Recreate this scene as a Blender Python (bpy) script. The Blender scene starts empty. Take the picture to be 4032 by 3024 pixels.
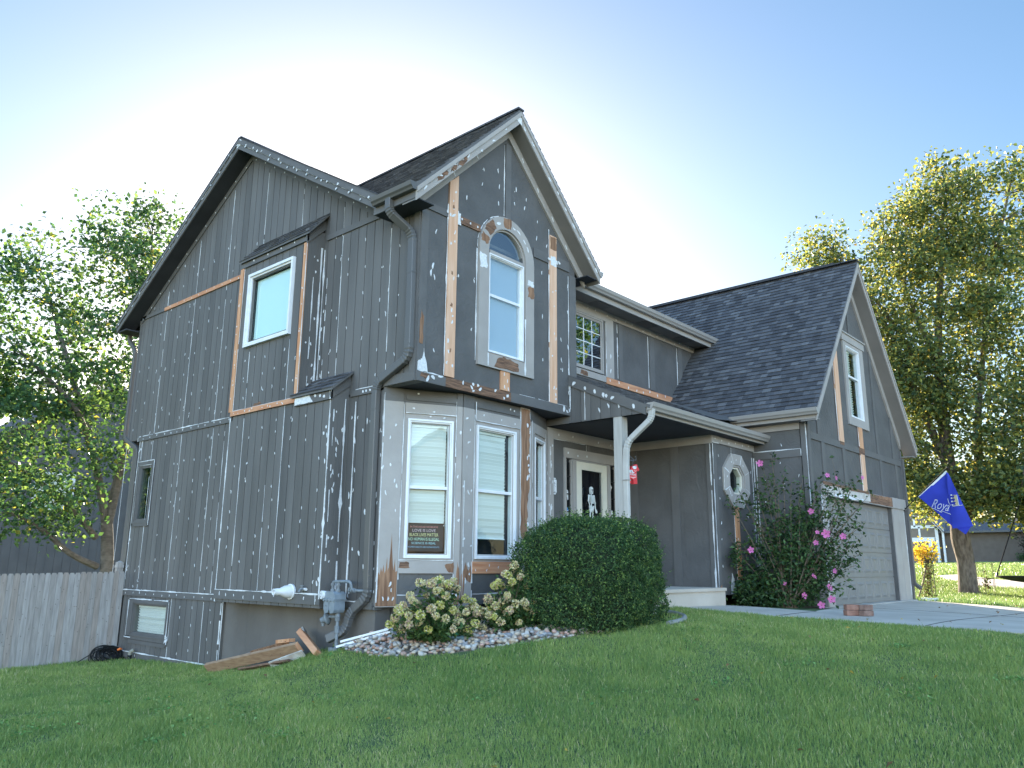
import bpy, bmesh, math, random
import numpy as np
from mathutils import Vector, Matrix

# ------------------------------------------------------------------ camera, sky, sun, exposure
SC = bpy.context.scene
CAM = (-7.092, -8.054, 0.705)
YAW, PITCH, ROLL = math.radians(48.509), math.radians(12.874), math.radians(0.4448)
cd = bpy.data.cameras.new('camera'); cam = bpy.data.objects.new('camera', cd)
SC.collection.objects.link(cam); SC.camera = cam
cd.sensor_width = 36.0; cd.sensor_fit = 'HORIZONTAL'; cd.lens = 3121.89 / 4032 * 36.0
cd.clip_start = 0.05; cd.clip_end = 3000
fw = Vector((math.sin(YAW) * math.cos(PITCH), math.cos(YAW) * math.cos(PITCH), math.sin(PITCH)))
rt = Vector((math.cos(YAW), -math.sin(YAW), 0)); up = rt.cross(fw)
rt2 = rt * math.cos(ROLL) + up * math.sin(ROLL); up2 = up * math.cos(ROLL) - rt * math.sin(ROLL)
cam.matrix_world = Matrix(((rt2.x, up2.x, -fw.x, CAM[0]), (rt2.y, up2.y, -fw.y, CAM[1]), (rt2.z, up2.z, -fw.z, CAM[2]), (0, 0, 0, 1)))

SUN_AZ, SUN_EL = math.radians(38.0), math.radians(16.0)       # azimuth from +Y towards +X
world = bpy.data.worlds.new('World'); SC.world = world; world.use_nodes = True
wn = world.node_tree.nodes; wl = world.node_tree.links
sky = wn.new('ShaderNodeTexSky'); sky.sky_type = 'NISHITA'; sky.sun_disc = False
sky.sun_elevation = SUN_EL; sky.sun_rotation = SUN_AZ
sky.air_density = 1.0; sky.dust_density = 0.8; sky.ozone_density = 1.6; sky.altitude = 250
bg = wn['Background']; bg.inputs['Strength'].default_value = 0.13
gam = wn.new('ShaderNodeGamma'); gam.inputs['Gamma'].default_value = 0.86
hsv = wn.new('ShaderNodeHueSaturation'); hsv.inputs['Saturation'].default_value = 1.3; hsv.inputs['Value'].default_value = 1.0
wl.new(sky.outputs['Color'], gam.inputs['Color']); wl.new(gam.outputs['Color'], hsv.inputs['Color']); # sky gain added behind the camera to lift the shaded walls; windows reflect it
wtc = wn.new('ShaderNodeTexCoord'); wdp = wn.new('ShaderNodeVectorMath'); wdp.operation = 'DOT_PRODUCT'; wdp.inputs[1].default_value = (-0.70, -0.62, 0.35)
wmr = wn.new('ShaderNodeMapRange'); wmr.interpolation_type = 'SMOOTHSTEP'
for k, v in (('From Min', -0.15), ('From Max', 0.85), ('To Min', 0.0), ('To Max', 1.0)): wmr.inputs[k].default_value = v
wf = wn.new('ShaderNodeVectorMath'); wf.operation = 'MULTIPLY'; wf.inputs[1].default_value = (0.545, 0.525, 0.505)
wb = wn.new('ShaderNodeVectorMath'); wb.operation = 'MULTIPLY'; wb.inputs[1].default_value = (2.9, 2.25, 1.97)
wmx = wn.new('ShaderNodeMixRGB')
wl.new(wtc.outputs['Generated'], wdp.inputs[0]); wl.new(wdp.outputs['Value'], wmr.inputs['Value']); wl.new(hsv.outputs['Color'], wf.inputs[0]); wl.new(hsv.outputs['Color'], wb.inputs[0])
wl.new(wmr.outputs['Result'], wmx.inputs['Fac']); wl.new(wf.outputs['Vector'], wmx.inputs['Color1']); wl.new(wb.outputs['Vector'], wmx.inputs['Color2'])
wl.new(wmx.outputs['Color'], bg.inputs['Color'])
sd = bpy.data.lights.new('sun', 'SUN'); sd.energy = 5.0; sd.angle = math.radians(0.6); sd.color = (1.0, 0.86, 0.66)
sun = bpy.data.objects.new('sun', sd); SC.collection.objects.link(sun)
sdir = Vector((math.sin(SUN_AZ) * math.cos(SUN_EL), math.cos(SUN_AZ) * math.cos(SUN_EL), math.sin(SUN_EL)))
sun.location = sdir * 60; sun.rotation_euler = sdir.to_track_quat('Z', 'Y').to_euler()
SC.view_settings.view_transform = 'Standard'; SC.view_settings.look = 'None'
SC.view_settings.gamma = 1.0; SC.view_settings.exposure = 2.25; SC.view_settings.use_curve_mapping = False
SC.cycles.max_bounces = 8; SC.cycles.transparent_max_bounces = 16; SC.cycles.transmission_bounces = 4

random.seed(7); R = random.random
def U(a, b): return a + (b - a) * R()
rng = np.random.default_rng(11)

# ------------------------------------------------------------------ materials
MATS = {}
def mat(name, col, rough=0.7, col2=None, scale=4.0, stretch=(1, 1, 1), bump=0.0, bscale=30.0, bstretch=(1, 1, 1), spec=0.4,
        metal=0.0, contrast=(0.35, 0.65), detail=5.0, wave=None):
    m = bpy.data.materials.new(name); m.use_nodes = True; MATS[name] = m
    nt = m.node_tree; n = nt.nodes; l = nt.links; b = n['Principled BSDF']
    b.inputs['Base Color'].default_value = (*col, 1); b.inputs['Roughness'].default_value = rough
    b.inputs['Specular IOR Level'].default_value = spec; b.inputs['Metallic'].default_value = metal
    geo = n.new('ShaderNodeNewGeometry')
    if col2:
        mp = n.new('ShaderNodeMapping'); mp.inputs['Scale'].default_value = stretch
        l.new(geo.outputs['Position'], mp.inputs['Vector'])
        nz = n.new('ShaderNodeTexNoise'); nz.inputs['Scale'].default_value = scale; nz.inputs['Detail'].default_value = detail
        l.new(mp.outputs['Vector'], nz.inputs['Vector'])
        rp = n.new('ShaderNodeValToRGB'); rp.color_ramp.elements[0].position = contrast[0]; rp.color_ramp.elements[1].position = contrast[1]
        rp.color_ramp.elements[0].color = (*col, 1); rp.color_ramp.elements[1].color = (*col2, 1)
        l.new(nz.outputs['Fac'], rp.inputs['Fac']); l.new(rp.outputs['Color'], b.inputs['Base Color'])
    if bump:
        mp2 = n.new('ShaderNodeMapping'); mp2.inputs['Scale'].default_value = bstretch
        l.new(geo.outputs['Position'], mp2.inputs['Vector'])
        if wave == 'swirl':
            nz2 = n.new('ShaderNodeTexNoise'); nz2.inputs['Scale'].default_value = bscale * 0.35; nz2.inputs['Detail'].default_value = 3
            nz2.inputs['Distortion'].default_value = 2.2
        elif wave == 'cells':
            nz2 = n.new('ShaderNodeTexVoronoi'); nz2.inputs['Scale'].default_value = bscale
        else:
            nz2 = n.new('ShaderNodeTexNoise'); nz2.inputs['Scale'].default_value = bscale; nz2.inputs['Detail'].default_value = 6
        l.new(mp2.outputs['Vector'], nz2.inputs['Vector'])
        bp = n.new('ShaderNodeBump'); bp.inputs['Strength'].default_value = bump; bp.inputs['Distance'].default_value = 0.02
        l.new(nz2.outputs[0] if wave != 'cells' else nz2.outputs['Distance'], bp.inputs['Height']); l.new(bp.outputs['Normal'], b.inputs['Normal'])
    return m

def leafmat(name, col, trans, fac=0.45, rough=0.5, var=0.35):
    m = bpy.data.materials.new(name); m.use_nodes = True; MATS[name] = m
    nt = m.node_tree; n = nt.nodes; l = nt.links; n.remove(n['Principled BSDF']); out = n['Material Output']
    geo = n.new('ShaderNodeNewGeometry')
    d = n.new('ShaderNodeBsdfPrincipled'); d.inputs['Roughness'].default_value = rough; d.inputs['Specular IOR Level'].default_value = 0.3
    t = n.new('ShaderNodeBsdfTranslucent'); mx = n.new('ShaderNodeMixShader'); mx.inputs[0].default_value = fac
    for c, node, sock in ((col, d, 'Base Color'), (trans, t, 'Color')):
        rp = n.new('ShaderNodeMixRGB'); rp.inputs['Color1'].default_value = (*[x * (1 - var) for x in c], 1)
        rp.inputs['Color2'].default_value = (*[min(1, x * (1 + var)) for x in c], 1)
        l.new(geo.outputs['Random Per Island'], rp.inputs['Fac']); l.new(rp.outputs['Color'], node.inputs[sock])
    l.new(d.outputs[0], mx.inputs[1]); l.new(t.outputs[0], mx.inputs[2]); l.new(mx.outputs[0], out.inputs['Surface'])
    return m

def glassmat(name, tint=(0.93, 0.97, 0.96), base=0.03, ior=1.5, gain=1.0):
    m = bpy.data.materials.new(name); m.use_nodes = True; MATS[name] = m
    nt = m.node_tree; n = nt.nodes; l = nt.links; n.remove(n['Principled BSDF']); out = n['Material Output']
    tr = n.new('ShaderNodeBsdfTransparent'); tr.inputs['Color'].default_value = (*tint, 1)
    gl = n.new('ShaderNodeBsdfGlossy'); gl.inputs['Roughness'].default_value = 0.0; gl.inputs['Color'].default_value = (0.95, 0.97, 1, 1)
    fr = n.new('ShaderNodeFresnel'); fr.inputs['IOR'].default_value = ior
    ma = n.new('ShaderNodeMath'); ma.operation = 'MULTIPLY_ADD'; ma.inputs[1].default_value = gain; ma.inputs[2].default_value = base; ma.use_clamp = True
    nz = n.new('ShaderNodeTexNoise'); nz.inputs['Scale'].default_value = 1.3; nz.inputs['Detail'].default_value = 1
    bp = n.new('ShaderNodeBump'); bp.inputs['Strength'].default_value = 0.025; bp.inputs['Distance'].default_value = 0.05
    l.new(nz.outputs[0], bp.inputs['Height']); l.new(bp.outputs['Normal'], gl.inputs['Normal'])
    geo = n.new('ShaderNodeNewGeometry'); inv = n.new('ShaderNodeMath'); inv.operation = 'SUBTRACT'; inv.inputs[0].default_value = 1.0
    mu = n.new('ShaderNodeMath'); mu.operation = 'MULTIPLY'; l.new(geo.outputs['Backfacing'], inv.inputs[1])
    mx = n.new('ShaderNodeMixShader')
    l.new(fr.outputs[0], ma.inputs[0]); l.new(ma.outputs[0], mu.inputs[0]); l.new(inv.outputs[0], mu.inputs[1]); l.new(mu.outputs[0], mx.inputs[0]); l.new(tr.outputs[0], mx.inputs[1]); l.new(gl.outputs[0], mx.inputs[2])
    l.new(mx.outputs[0], out.inputs['Surface'])
    return m

SID = mat('painted_siding', (0.098, 0.095, 0.093), 0.62, (0.138, 0.133, 0.130), 1.1, (2.2, 2.2, 0.3), 0.35, 9, (4, 4, 0.6), 0.45)
SIDS = [SID, mat('painted_siding_faded', (0.108, 0.105, 0.103), 0.66, (0.146, 0.142, 0.139), 1.4, (2.2, 2.2, 0.3), 0.4, 9, (4, 4, 0.6), 0.4), mat('painted_siding_dull', (0.090, 0.088, 0.087), 0.7, (0.126, 0.122, 0.120), 0.9, (2.2, 2.2, 0.4), 0.4, 9, (4, 4, 0.6), 0.35)]
STU = mat('painted_stucco', (0.086, 0.084, 0.084), 0.6, (0.110, 0.107, 0.107), 2.2, (1, 1, 1), 0.55, 16, (1, 1, 1), 0.45, wave='swirl')
DTR = mat('dark_trim', (0.110, 0.107, 0.106), 0.6, (0.130, 0.126, 0.125), 3, (1, 1, 1), 0.2, 25)
TAN = mat('tan_trim', (0.325, 0.302, 0.285), 0.65, (0.365, 0.340, 0.322), 2.5, (1, 1, 1), 0.2, 22)
CAULK = mat('white_caulk', (0.74, 0.755, 0.775), 0.75, (0.58, 0.60, 0.62), 30)
CEDAR = mat('new_cedar', (0.50, 0.235, 0.120), 0.7, (0.62, 0.35, 0.205), 3.2, (5, 5, 0.5), 0.25, 14, (5, 5, 0.6))
CEDH = mat('new_cedar_horizontal', (0.46, 0.20, 0.105), 0.7, (0.60, 0.32, 0.185), 3.2, (0.5, 0.5, 6), 0.25, 14, (0.5, 0.5, 6))
PINE = mat('new_pine', (0.60, 0.345, 0.215), 0.7, (0.70, 0.455, 0.32), 3, (6, 6, 0.5), 0.2, 14, (5, 5, 0.6))
BROWN = mat('weathered_wood', (0.165, 0.085, 0.050), 0.85, (0.33, 0.19, 0.115), 5, (6, 6, 0.5), 0.5, 12, (6, 6, 0.6))
BROWNH = mat('weathered_wood_horizontal', (0.10, 0.060, 0.042), 0.85, (0.26, 0.145, 0.090), 6, (0.8, 0.8, 7), 0.6, 12, (0.8, 0.8, 7))
FOUND = mat('painted_foundation', (0.125, 0.115, 0.108), 0.8, (0.160, 0.149, 0.140), 1.4, (1, 1, 1), 0.35, 14)
CONC = mat('concrete', (0.43, 0.378, 0.318), 0.85, (0.53, 0.475, 0.41), 1.3, (1, 1, 1), 0.3, 60)
CONCD = mat('old_concrete', (0.33, 0.31, 0.28), 0.9, (0.45, 0.43, 0.40), 2.2, (1, 1, 1), 0.4, 40)
WHITE = mat('white_vinyl', (0.76, 0.775, 0.80), 0.4, (0.70, 0.715, 0.74), 8)
CREAM = mat('cream_door', (0.70, 0.665, 0.565), 0.45, (0.64, 0.61, 0.52), 5)
BLIND = mat('blind_slat', (0.83, 0.845, 0.85), 0.55)
SHADE = mat('roller_shade', (0.74, 0.90, 0.88), 0.7)
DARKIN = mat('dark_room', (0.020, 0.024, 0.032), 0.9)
GUTD = mat('dark_gutter', (0.105, 0.102, 0.101), 0.38, spec=0.5)
GUTT = mat('tan_gutter', (0.325, 0.305, 0.288), 0.38, spec=0.5)
GLASS = glassmat('window_glass'); GLASSD = glassmat('door_glass', (0.55, 0.6, 0.65), 0.03, 1.45, 1.0)
GLASSS = glassmat('upper_glass', (0.95, 0.99, 0.99), 0.16, 1.55, 1.4)
SH = [mat('shingle_%s' % k, c, 0.9, tuple(x * 1.25 for x in c), 40, (1, 1, 1), 0.6, 180) for k, c in
      (('dark', (0.055, 0.056, 0.063)), ('slate', (0.074, 0.075, 0.083)), ('mid', (0.098, 0.099, 0.107)), ('pale', (0.128, 0.129, 0.137)))]
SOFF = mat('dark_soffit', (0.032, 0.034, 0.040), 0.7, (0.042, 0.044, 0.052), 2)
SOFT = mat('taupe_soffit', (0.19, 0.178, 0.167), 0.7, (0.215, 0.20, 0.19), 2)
BLACK = mat('black_metal', (0.012, 0.012, 0.013), 0.45)
STEEL = mat('grey_meter_paint', (0.235, 0.275, 0.315), 0.42, (0.19, 0.225, 0.26), 14)
PIPE = mat('grey_pipe_paint', (0.205, 0.24, 0.275), 0.45, (0.15, 0.165, 0.18), 22)
FENCE = [mat('fence_board_%s' % k, c, 0.85, tuple(x * 1.35 for x in c), 4, (6, 6, 0.7), 0.4, 14, (6, 6, 0.6)) for k, c in
         (('grey', (0.265, 0.247, 0.236)), ('silver', (0.30, 0.284, 0.276)), ('tan', (0.27, 0.236, 0.214)))]
BARK = mat('rough_bark', (0.085, 0.066, 0.055), 0.95, (0.20, 0.165, 0.14), 7, (2.2, 2.2, 0.7), 1.0, 9, (2, 2, 0.5))
BARKG = mat('grey_bark', (0.10, 0.095, 0.090), 0.9, (0.17, 0.16, 0.15), 6, (1, 1, 2), 0.5, 14, (1, 1, 3))
TWIG = mat('twig', (0.12, 0.09, 0.062), 0.85, (0.18, 0.14, 0.10), 20)

# ------------------------------------------------------------------ mesh builder
COL = SC.collection
def V(*a): return Vector(a) if len(a) > 1 else Vector(a[0])
def root_loc(p):
    while p is not None and p.parent is not None: p = p.parent
    return p.location.copy() if p is not None else Vector((0, 0, 0))
def link(o, parent=None):
    COL.objects.link(o)
    if parent is not None: o.parent = parent
    return o
def tag(o, label=None, cat=None, group=None, kind=None):
    if label: o['label'] = label
    if cat: o['category'] = cat
    if group: o['group'] = group
    if kind: o['kind'] = kind
    return o
def thing(name, loc, label, cat, group=None):
    o = bpy.data.objects.new(name, None); o.empty_display_size = 0.2; o.location = loc
    COL.objects.link(o); return tag(o, label, cat, group)
class Fr:
    def __init__(s, o, u, n): s.o, s.u, s.n, s.v = V(o), V(u).normalized(), V(n).normalized(), V(0, 0, 1)
    def p(s, a, b, c=0.0): return s.o + s.u * a + s.v * b + s.n * c
class MB:
    marks = ()
    def __init__(s): s.v = []; s.f = []; s.m = []; s.mats = []; s.runs = []
    def mi(s, m):
        if m not in s.mats: s.mats.append(m)
        return s.mats.index(m)
    def add(s, vs, fs, m):
        k = len(s.v); i = s.mi(m); f0 = len(s.f); s.v += [tuple(x) for x in vs]
        for f in fs: s.f.append([k + j for j in f]); s.m.append(i)
        s.runs.append((k, len(s.v), f0, len(s.f), m))
    def box(s, p0, p1, m):
        (x0, y0, z0), (x1, y1, z1) = p0, p1
        s.add([(x0, y0, z0), (x1, y0, z0), (x1, y1, z0), (x0, y1, z0), (x0, y0, z1), (x1, y0, z1), (x1, y1, z1), (x0, y1, z1)],
              [(0, 3, 2, 1), (4, 5, 6, 7), (0, 1, 5, 4), (1, 2, 6, 5), (2, 3, 7, 6), (3, 0, 4, 7)], m)
    def obox(s, c, ax, m):                       # oriented box: centre, three half axes
        c = V(c); a, b, d = [V(x) for x in ax]
        s.add([c + a * i + b * j + d * k for k in (-1, 1) for i, j in ((-1, -1), (1, -1), (1, 1), (-1, 1))],
              [(0, 3, 2, 1), (4, 5, 6, 7), (0, 1, 5, 4), (1, 2, 6, 5), (2, 3, 7, 6), (3, 0, 4, 7)], m)
    def fbox(s, F, a0, a1, b0, b1, c0, c1, m):
        s.add([F.p(a, b, c) for c in (c0, c1) for a, b in ((a0, b0), (a1, b0), (a1, b1), (a0, b1))],
              [(0, 3, 2, 1), (4, 5, 6, 7), (0, 1, 5, 4), (1, 2, 6, 5), (2, 3, 7, 6), (3, 0, 4, 7)], m)
    def fprism(s, F, poly, c0, c1, m):
        n = len(poly)
        s.add([F.p(a, b, c0) for a, b in poly] + [F.p(a, b, c1) for a, b in poly],
              [tuple(range(n - 1, -1, -1)), tuple(range(n, 2 * n))] + [(i, (i + 1) % n, n + (i + 1) % n, n + i) for i in range(n)], m)
    def fring(s, F, outer, inner, c0, c1, m):    # closed ring between two loops of equal length
        n = len(outer); vs = []
        for c in (c0, c1): vs += [F.p(a, b, c) for a, b in outer] + [F.p(a, b, c) for a, b in inner]
        fs = []
        for i in range(n):
            j = (i + 1) % n
            fs += [(i, j, n + j, n + i), (2 * n + i, 2 * n + j, 3 * n + j, 3 * n + i), (i, j, 2 * n + j, 2 * n + i), (n + i, n + j, 3 * n + j, 3 * n + i)]
        s.add(vs, fs, m)
    def slab(s, top, dz, m, mtop=None):          # polygon of 3D points, extruded down by vector dz
        n = len(top); d = V(dz); t = [V(p) for p in top]
        if mtop: s.add(t, [tuple(range(n))], mtop)
        else: s.add(t, [tuple(range(n))], m)
        s.add([p + d for p in t] + t, [tuple(range(n - 1, -1, -1))] + [(i, (i + 1) % n, n + (i + 1) % n, n + i) for i in range(n)], m)
    def extrude(s, prof, A, B, m):               # prof: function point->list of 3D points at A and at B
        pa, pb = prof(V(A)), prof(V(B)); n = len(pa)
        s.add(pa + pb, [tuple(range(n)), tuple(range(2 * n - 1, n - 1, -1))] + [(i, (i + 1) % n, n + (i + 1) % n, n + i) for i in range(n)], m)
    def tube(s, path, r, m, n=8, caps=True):
        P = [V(p) for p in path]; k = len(P); rr = r if isinstance(r, (list, tuple)) else [r] * k
        t0 = (P[1] - P[0]).normalized(); ref = V(0, 0, 1) if abs(t0.z) < 0.9 else V(1, 0, 0)
        x = t0.cross(ref).normalized(); vs = []; fs = []
        for i in range(k):
            t = (P[min(i + 1, k - 1)] - P[max(i - 1, 0)]).normalized()
            x = (x - t * x.dot(t)).normalized(); y = t.cross(x)
            for j in range(n):
                a = 2 * math.pi * j / n; vs.append(P[i] + (x * math.cos(a) + y * math.sin(a)) * rr[i])
        for i in range(k - 1):
            for j in range(n): fs.append((i * n + j, i * n + (j + 1) % n, (i + 1) * n + (j + 1) % n, (i + 1) * n + j))
        if caps: fs += [tuple(range(n - 1, -1, -1)), tuple(range((k - 1) * n, k * n))]
        s.add(vs, fs, m)
    def rtube(s, path, w, d, nrm, m, ripple=0.0, open_end=False):   # rectangular pipe swept along a path
        P = [V(p) for p in path]; k = len(P); vs = []; fs = []
        for i in range(k):
            t = (P[min(i + 1, k - 1)] - P[max(i - 1, 0)]).normalized()
            n = V(nrm); n = (n - t * n.dot(t)).normalized(); sd = t.cross(n).normalized()
            t1 = (P[i] - P[max(i - 1, 0)]); t2 = (P[min(i + 1, k - 1)] - P[i])
            bend = 1 if (0 < i < k - 1 and t1.length and t2.length and t1.angle(t2) > 0.05) else 0
            q = 1 + (ripple * (1 if i % 2 else -1) if bend else 0)
            b = 0.16
            for a_, c_ in ((-1, -1 + b), (-1 + b, -1), (1 - b, -1), (1, -1 + b), (1, 1 - b), (1 - b, 1), (-1 + b, 1), (-1, 1 - b)):
                vs.append(P[i] + sd * (a_ * w / 2 * q) + n * (c_ * d / 2 * q))
        N = 8
        for i in range(k - 1):
            for j in range(N): fs.append((i * N + j, i * N + (j + 1) % N, (i + 1) * N + (j + 1) % N, (i + 1) * N + j))
        fs.append(tuple(range(N - 1, -1, -1)))
        if not open_end: fs.append(tuple(range((k - 1) * N, k * N)))
        s.add(vs, fs, m)
    def sphere(s, c, r, m, seg=10, ring=6, jit=0.0):
        c = V(c); rx, ry, rz = r if isinstance(r, (tuple, list)) else (r, r, r); vs = []; fs = []
        for i in range(ring + 1):
            th = math.pi * i / ring
            for j in range(seg):
                ph = 2 * math.pi * j / seg; q = 1 + U(-jit, jit)
                vs.append(c + V(rx * math.sin(th) * math.cos(ph) * q, ry * math.sin(th) * math.sin(ph) * q, rz * math.cos(th) * q))
        for i in range(ring):
            for j in range(seg): fs.append((i * seg + j, i * seg + (j + 1) % seg, (i + 1) * seg + (j + 1) % seg, (i + 1) * seg + j))
        s.add(vs, fs, m)
    def lathe(s, c, axis, prof, m, n=20):        # prof: list of (distance along axis, radius)
        c = V(c); ax = V(axis).normalized(); x = ax.orthogonal().normalized(); y = ax.cross(x); vs = []; fs = []
        for h, r in prof:
            for j in range(n):
                a = 2 * math.pi * j / n; vs.append(c + ax * h + (x * math.cos(a) + y * math.sin(a)) * r)
        k = len(prof)
        for i in range(k - 1):
            for j in range(n): fs.append((i * n + j, i * n + (j + 1) % n, (i + 1) * n + (j + 1) % n, (i + 1) * n + j))
        s.add(vs, fs, m)
    def split(s, name, parent, small=0.28, label=None):
        """one object per board: big pieces become objects of their own, dabs and scrapes stay with the board they lie on"""
        runs = s.runs; bb = []
        for v0, v1, f0, f1, m in runs:
            p = np.array(s.v[v0:v1]); bb.append((p.min(0), p.max(0), m))
        big = [i for i, (lo, hi, m) in enumerate(bb) if np.linalg.norm(hi - lo) > small and m not in s.marks]
        if not big: return s.build(name, parent)
        own = {i: [i] for i in big}
        for i, (lo, hi, m) in enumerate(bb):
            if i in own: continue
            c = (lo + hi) / 2; best = min(big, key=lambda j: float(np.linalg.norm(np.maximum(0, np.maximum(bb[j][0] - c, c - bb[j][1])))))
            own[best].append(i)
        out = []
        for j, lst in own.items():
            q = MB()
            for i in lst:
                v0, v1, f0, f1, m = runs[i]; q.add(s.v[v0:v1], [[k - v0 for k in f] for f in s.f[f0:f1]], m)
            out.append(q.build(name, parent))
        return out
    def build(s, name, parent=None, smooth=False, bevel=0.0):
        off = root_loc(parent)
        me = bpy.data.meshes.new(name)
        me.from_pydata([(x - off.x, y - off.y, z - off.z) for x, y, z in s.v], [], s.f)
        for m in s.mats: me.materials.append(m)
        me.polygons.foreach_set('material_index', s.m)
        if smooth: me.polygons.foreach_set('use_smooth', [True] * len(s.f))
        me.update()
        o = bpy.data.objects.new(name, me)
        if smooth:
            try: me.set_sharp_from_angle(angle=math.radians(40))
            except Exception: pass
        if bevel:
            b = o.modifiers.new('bevel', 'BEVEL'); b.width = bevel; b.segments = 2; b.limit_method = 'ANGLE'
        return link(o, parent)

MB.marks = (CAULK, BROWN, BROWNH)
def np_mesh(name, verts, faces, mats, midx=None, parent=None, smooth=False, tint=None):
    off = root_loc(parent); verts = np.asarray(verts, np.float32) - np.array(off, np.float32)
    faces = np.asarray(faces, np.int32); k = faces.shape[1]; me = bpy.data.meshes.new(name)
    me.vertices.add(len(verts)); me.vertices.foreach_set('co', verts.ravel())
    me.loops.add(faces.size); me.loops.foreach_set('vertex_index', faces.ravel())
    me.polygons.add(len(faces)); me.polygons.foreach_set('loop_start', np.arange(0, faces.size, k, dtype=np.int32))
    for m in mats: me.materials.append(m)
    if midx is not None: me.polygons.foreach_set('material_index', np.asarray(midx, np.int32))
    me.polygons.foreach_set('use_smooth', np.full(len(faces), smooth))
    if tint is not None:
        a = me.attributes.new('tint', 'FLOAT', 'POINT'); a.data.foreach_set('value', np.asarray(tint, np.float32))
    me.update(calc_edges=True)
    return link(bpy.data.objects.new(name, me), parent)

def leaves(name, pts, size, mats, weights=None, parent=None, aspect=0.55, up=0.3, droop=0.0, fold=0.18, kind=None):
    """pointed, slightly folded leaves at the given points"""
    pts = np.asarray(pts, float); n = len(pts)
    nr = rng.normal(size=(n, 3)); nr[:, 2] = np.abs(nr[:, 2]) + up; nr /= np.linalg.norm(nr, axis=1)[:, None]
    ax = rng.normal(size=(n, 3)); ax[:, 2] -= droop; ax -= nr * (ax * nr).sum(1)[:, None]; ax /= np.linalg.norm(ax, axis=1)[:, None]
    sd = np.cross(nr, ax); L = (size * rng.uniform(0.65, 1.25, n))[:, None]; W = L * aspect * 0.5
    b = pts - ax * L * 0.5; t = pts + ax * L * 0.5; mid = pts - ax * L * 0.08
    vs = np.stack([b, mid + sd * W + nr * L * fold, t, mid - sd * W + nr * L * fold], 1).reshape(-1, 3)
    i = np.arange(n)[:, None] * 4
    fs = np.concatenate([i + np.array([[0, 1, 2]]), i + np.array([[0, 2, 3]])], 1).reshape(-1, 3)
    mi = rng.choice(len(mats), n, p=weights)
    o = np_mesh(name, vs, fs, mats, np.repeat(mi, 2), parent)
    if kind: o['kind'] = kind
    return o

def clip(poly, ax, val, keep_less):
    out = []; n = len(poly)
    ins = lambda p: (p[ax] <= val + 1e-9) if keep_less else (p[ax] >= val - 1e-9)
    for i in range(n):
        p, q = poly[i], poly[(i + 1) % n]
        if ins(p): out.append(p)
        if ins(p) != ins(q):
            t = (val - p[ax]) / (q[ax] - p[ax]); out.append((p[0] + (q[0] - p[0]) * t, p[1] + (q[1] - p[1]) * t))
    return out
def rng_clip(poly, a0, a1, b0=None, b1=None):
    p = clip(poly, 0, a0, False)
    if len(p) > 2: p = clip(p, 0, a1, True)
    if b0 is not None and len(p) > 2: p = clip(p, 1, b0, False)
    if b1 is not None and len(p) > 2: p = clip(p, 1, b1, True)
    return p if len(p) > 2 else None
def cells(poly, a0, a1, holes):
    """convex pieces of poly in the strip a0..a1 with the holes (a0,a1,b0,b1) left out"""
    cuts = sorted({a0, a1} | {x for h in holes for x in h[:2] if a0 < x < a1}); res = []
    for x0, x1 in zip(cuts, cuts[1:]):
        xm = (x0 + x1) / 2; hs = sorted([h for h in holes if h[0] < xm < h[1]], key=lambda h: h[2])
        lo = min(p[1] for p in poly) - 1
        for h in hs:
            c = rng_clip(poly, x0, x1, lo, h[2]); lo = h[3]
            if c: res.append(c)
        c = rng_clip(poly, x0, x1, lo, max(p[1] for p in poly) + 1)
        if c: res.append(c)
    return res
def wall(mb, F, poly, m, c1=0.0, thick=0.14, holes=(), pitch=None, off=0.0, gap=0.0145):
    A0 = min(p[0] for p in poly); A1 = max(p[0] for p in poly)
    if not pitch:
        for c in cells(poly, A0, A1, holes): mb.fprism(F, c, c1 - thick, c1, m)
        return
    for c in cells(poly, A0, A1, holes): mb.fprism(F, c, c1 - thick, c1 - 0.010, m)
    k = math.floor((A0 - off) / pitch); xs = []
    while off + k * pitch < A1:
        a, b = max(A0, off + k * pitch + gap / 2), min(A1, off + (k + 1) * pitch - gap / 2)
        if b - a > 0.004:
            mm = random.choices(SIDS, (6, 1.6, 1.6))[0] if m is SID else m
            for c in cells(poly, a, b, holes): mb.fprism(F, c, c1 - 0.0098, c1 + U(-.0012, 0), mm)
        k += 1
def seam(mb, F, a0, b0, a1, b1, w=0.012, c=0.003, m=None, skip=0.035):
    """a hand-laid bead of caulk"""
    L = math.hypot(a1 - a0, b1 - b0); n = max(2, int(L / 0.09)); ta, tb = (a1 - a0) / L, (b1 - b0) / L
    pts = []
    for i in range(n + 1):
        t = i / n; j = U(-0.002, 0.002); ww = w * .78 * (.8 + .45 * math.sin(i * .55 + a0 * 9)) * U(0.6, 1.3) * (1.9 if R() < 0.06 else 1) / 2
        pts.append((a0 + (a1 - a0) * t - tb * j, b0 + (b1 - b0) * t + ta * j, ww))
    for p, q in zip(pts, pts[1:]):
        if R() < skip: continue
        mb.fprism(F, [(p[0] + tb * p[2], p[1] - ta * p[2]), (q[0] + tb * q[2], q[1] - ta * q[2]), (q[0] - tb * q[2], q[1] + ta * q[2]), (p[0] - tb * p[2], p[1] + ta * p[2])], c - 0.004, c + U(0, 0.0015), m or CAULK)
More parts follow.
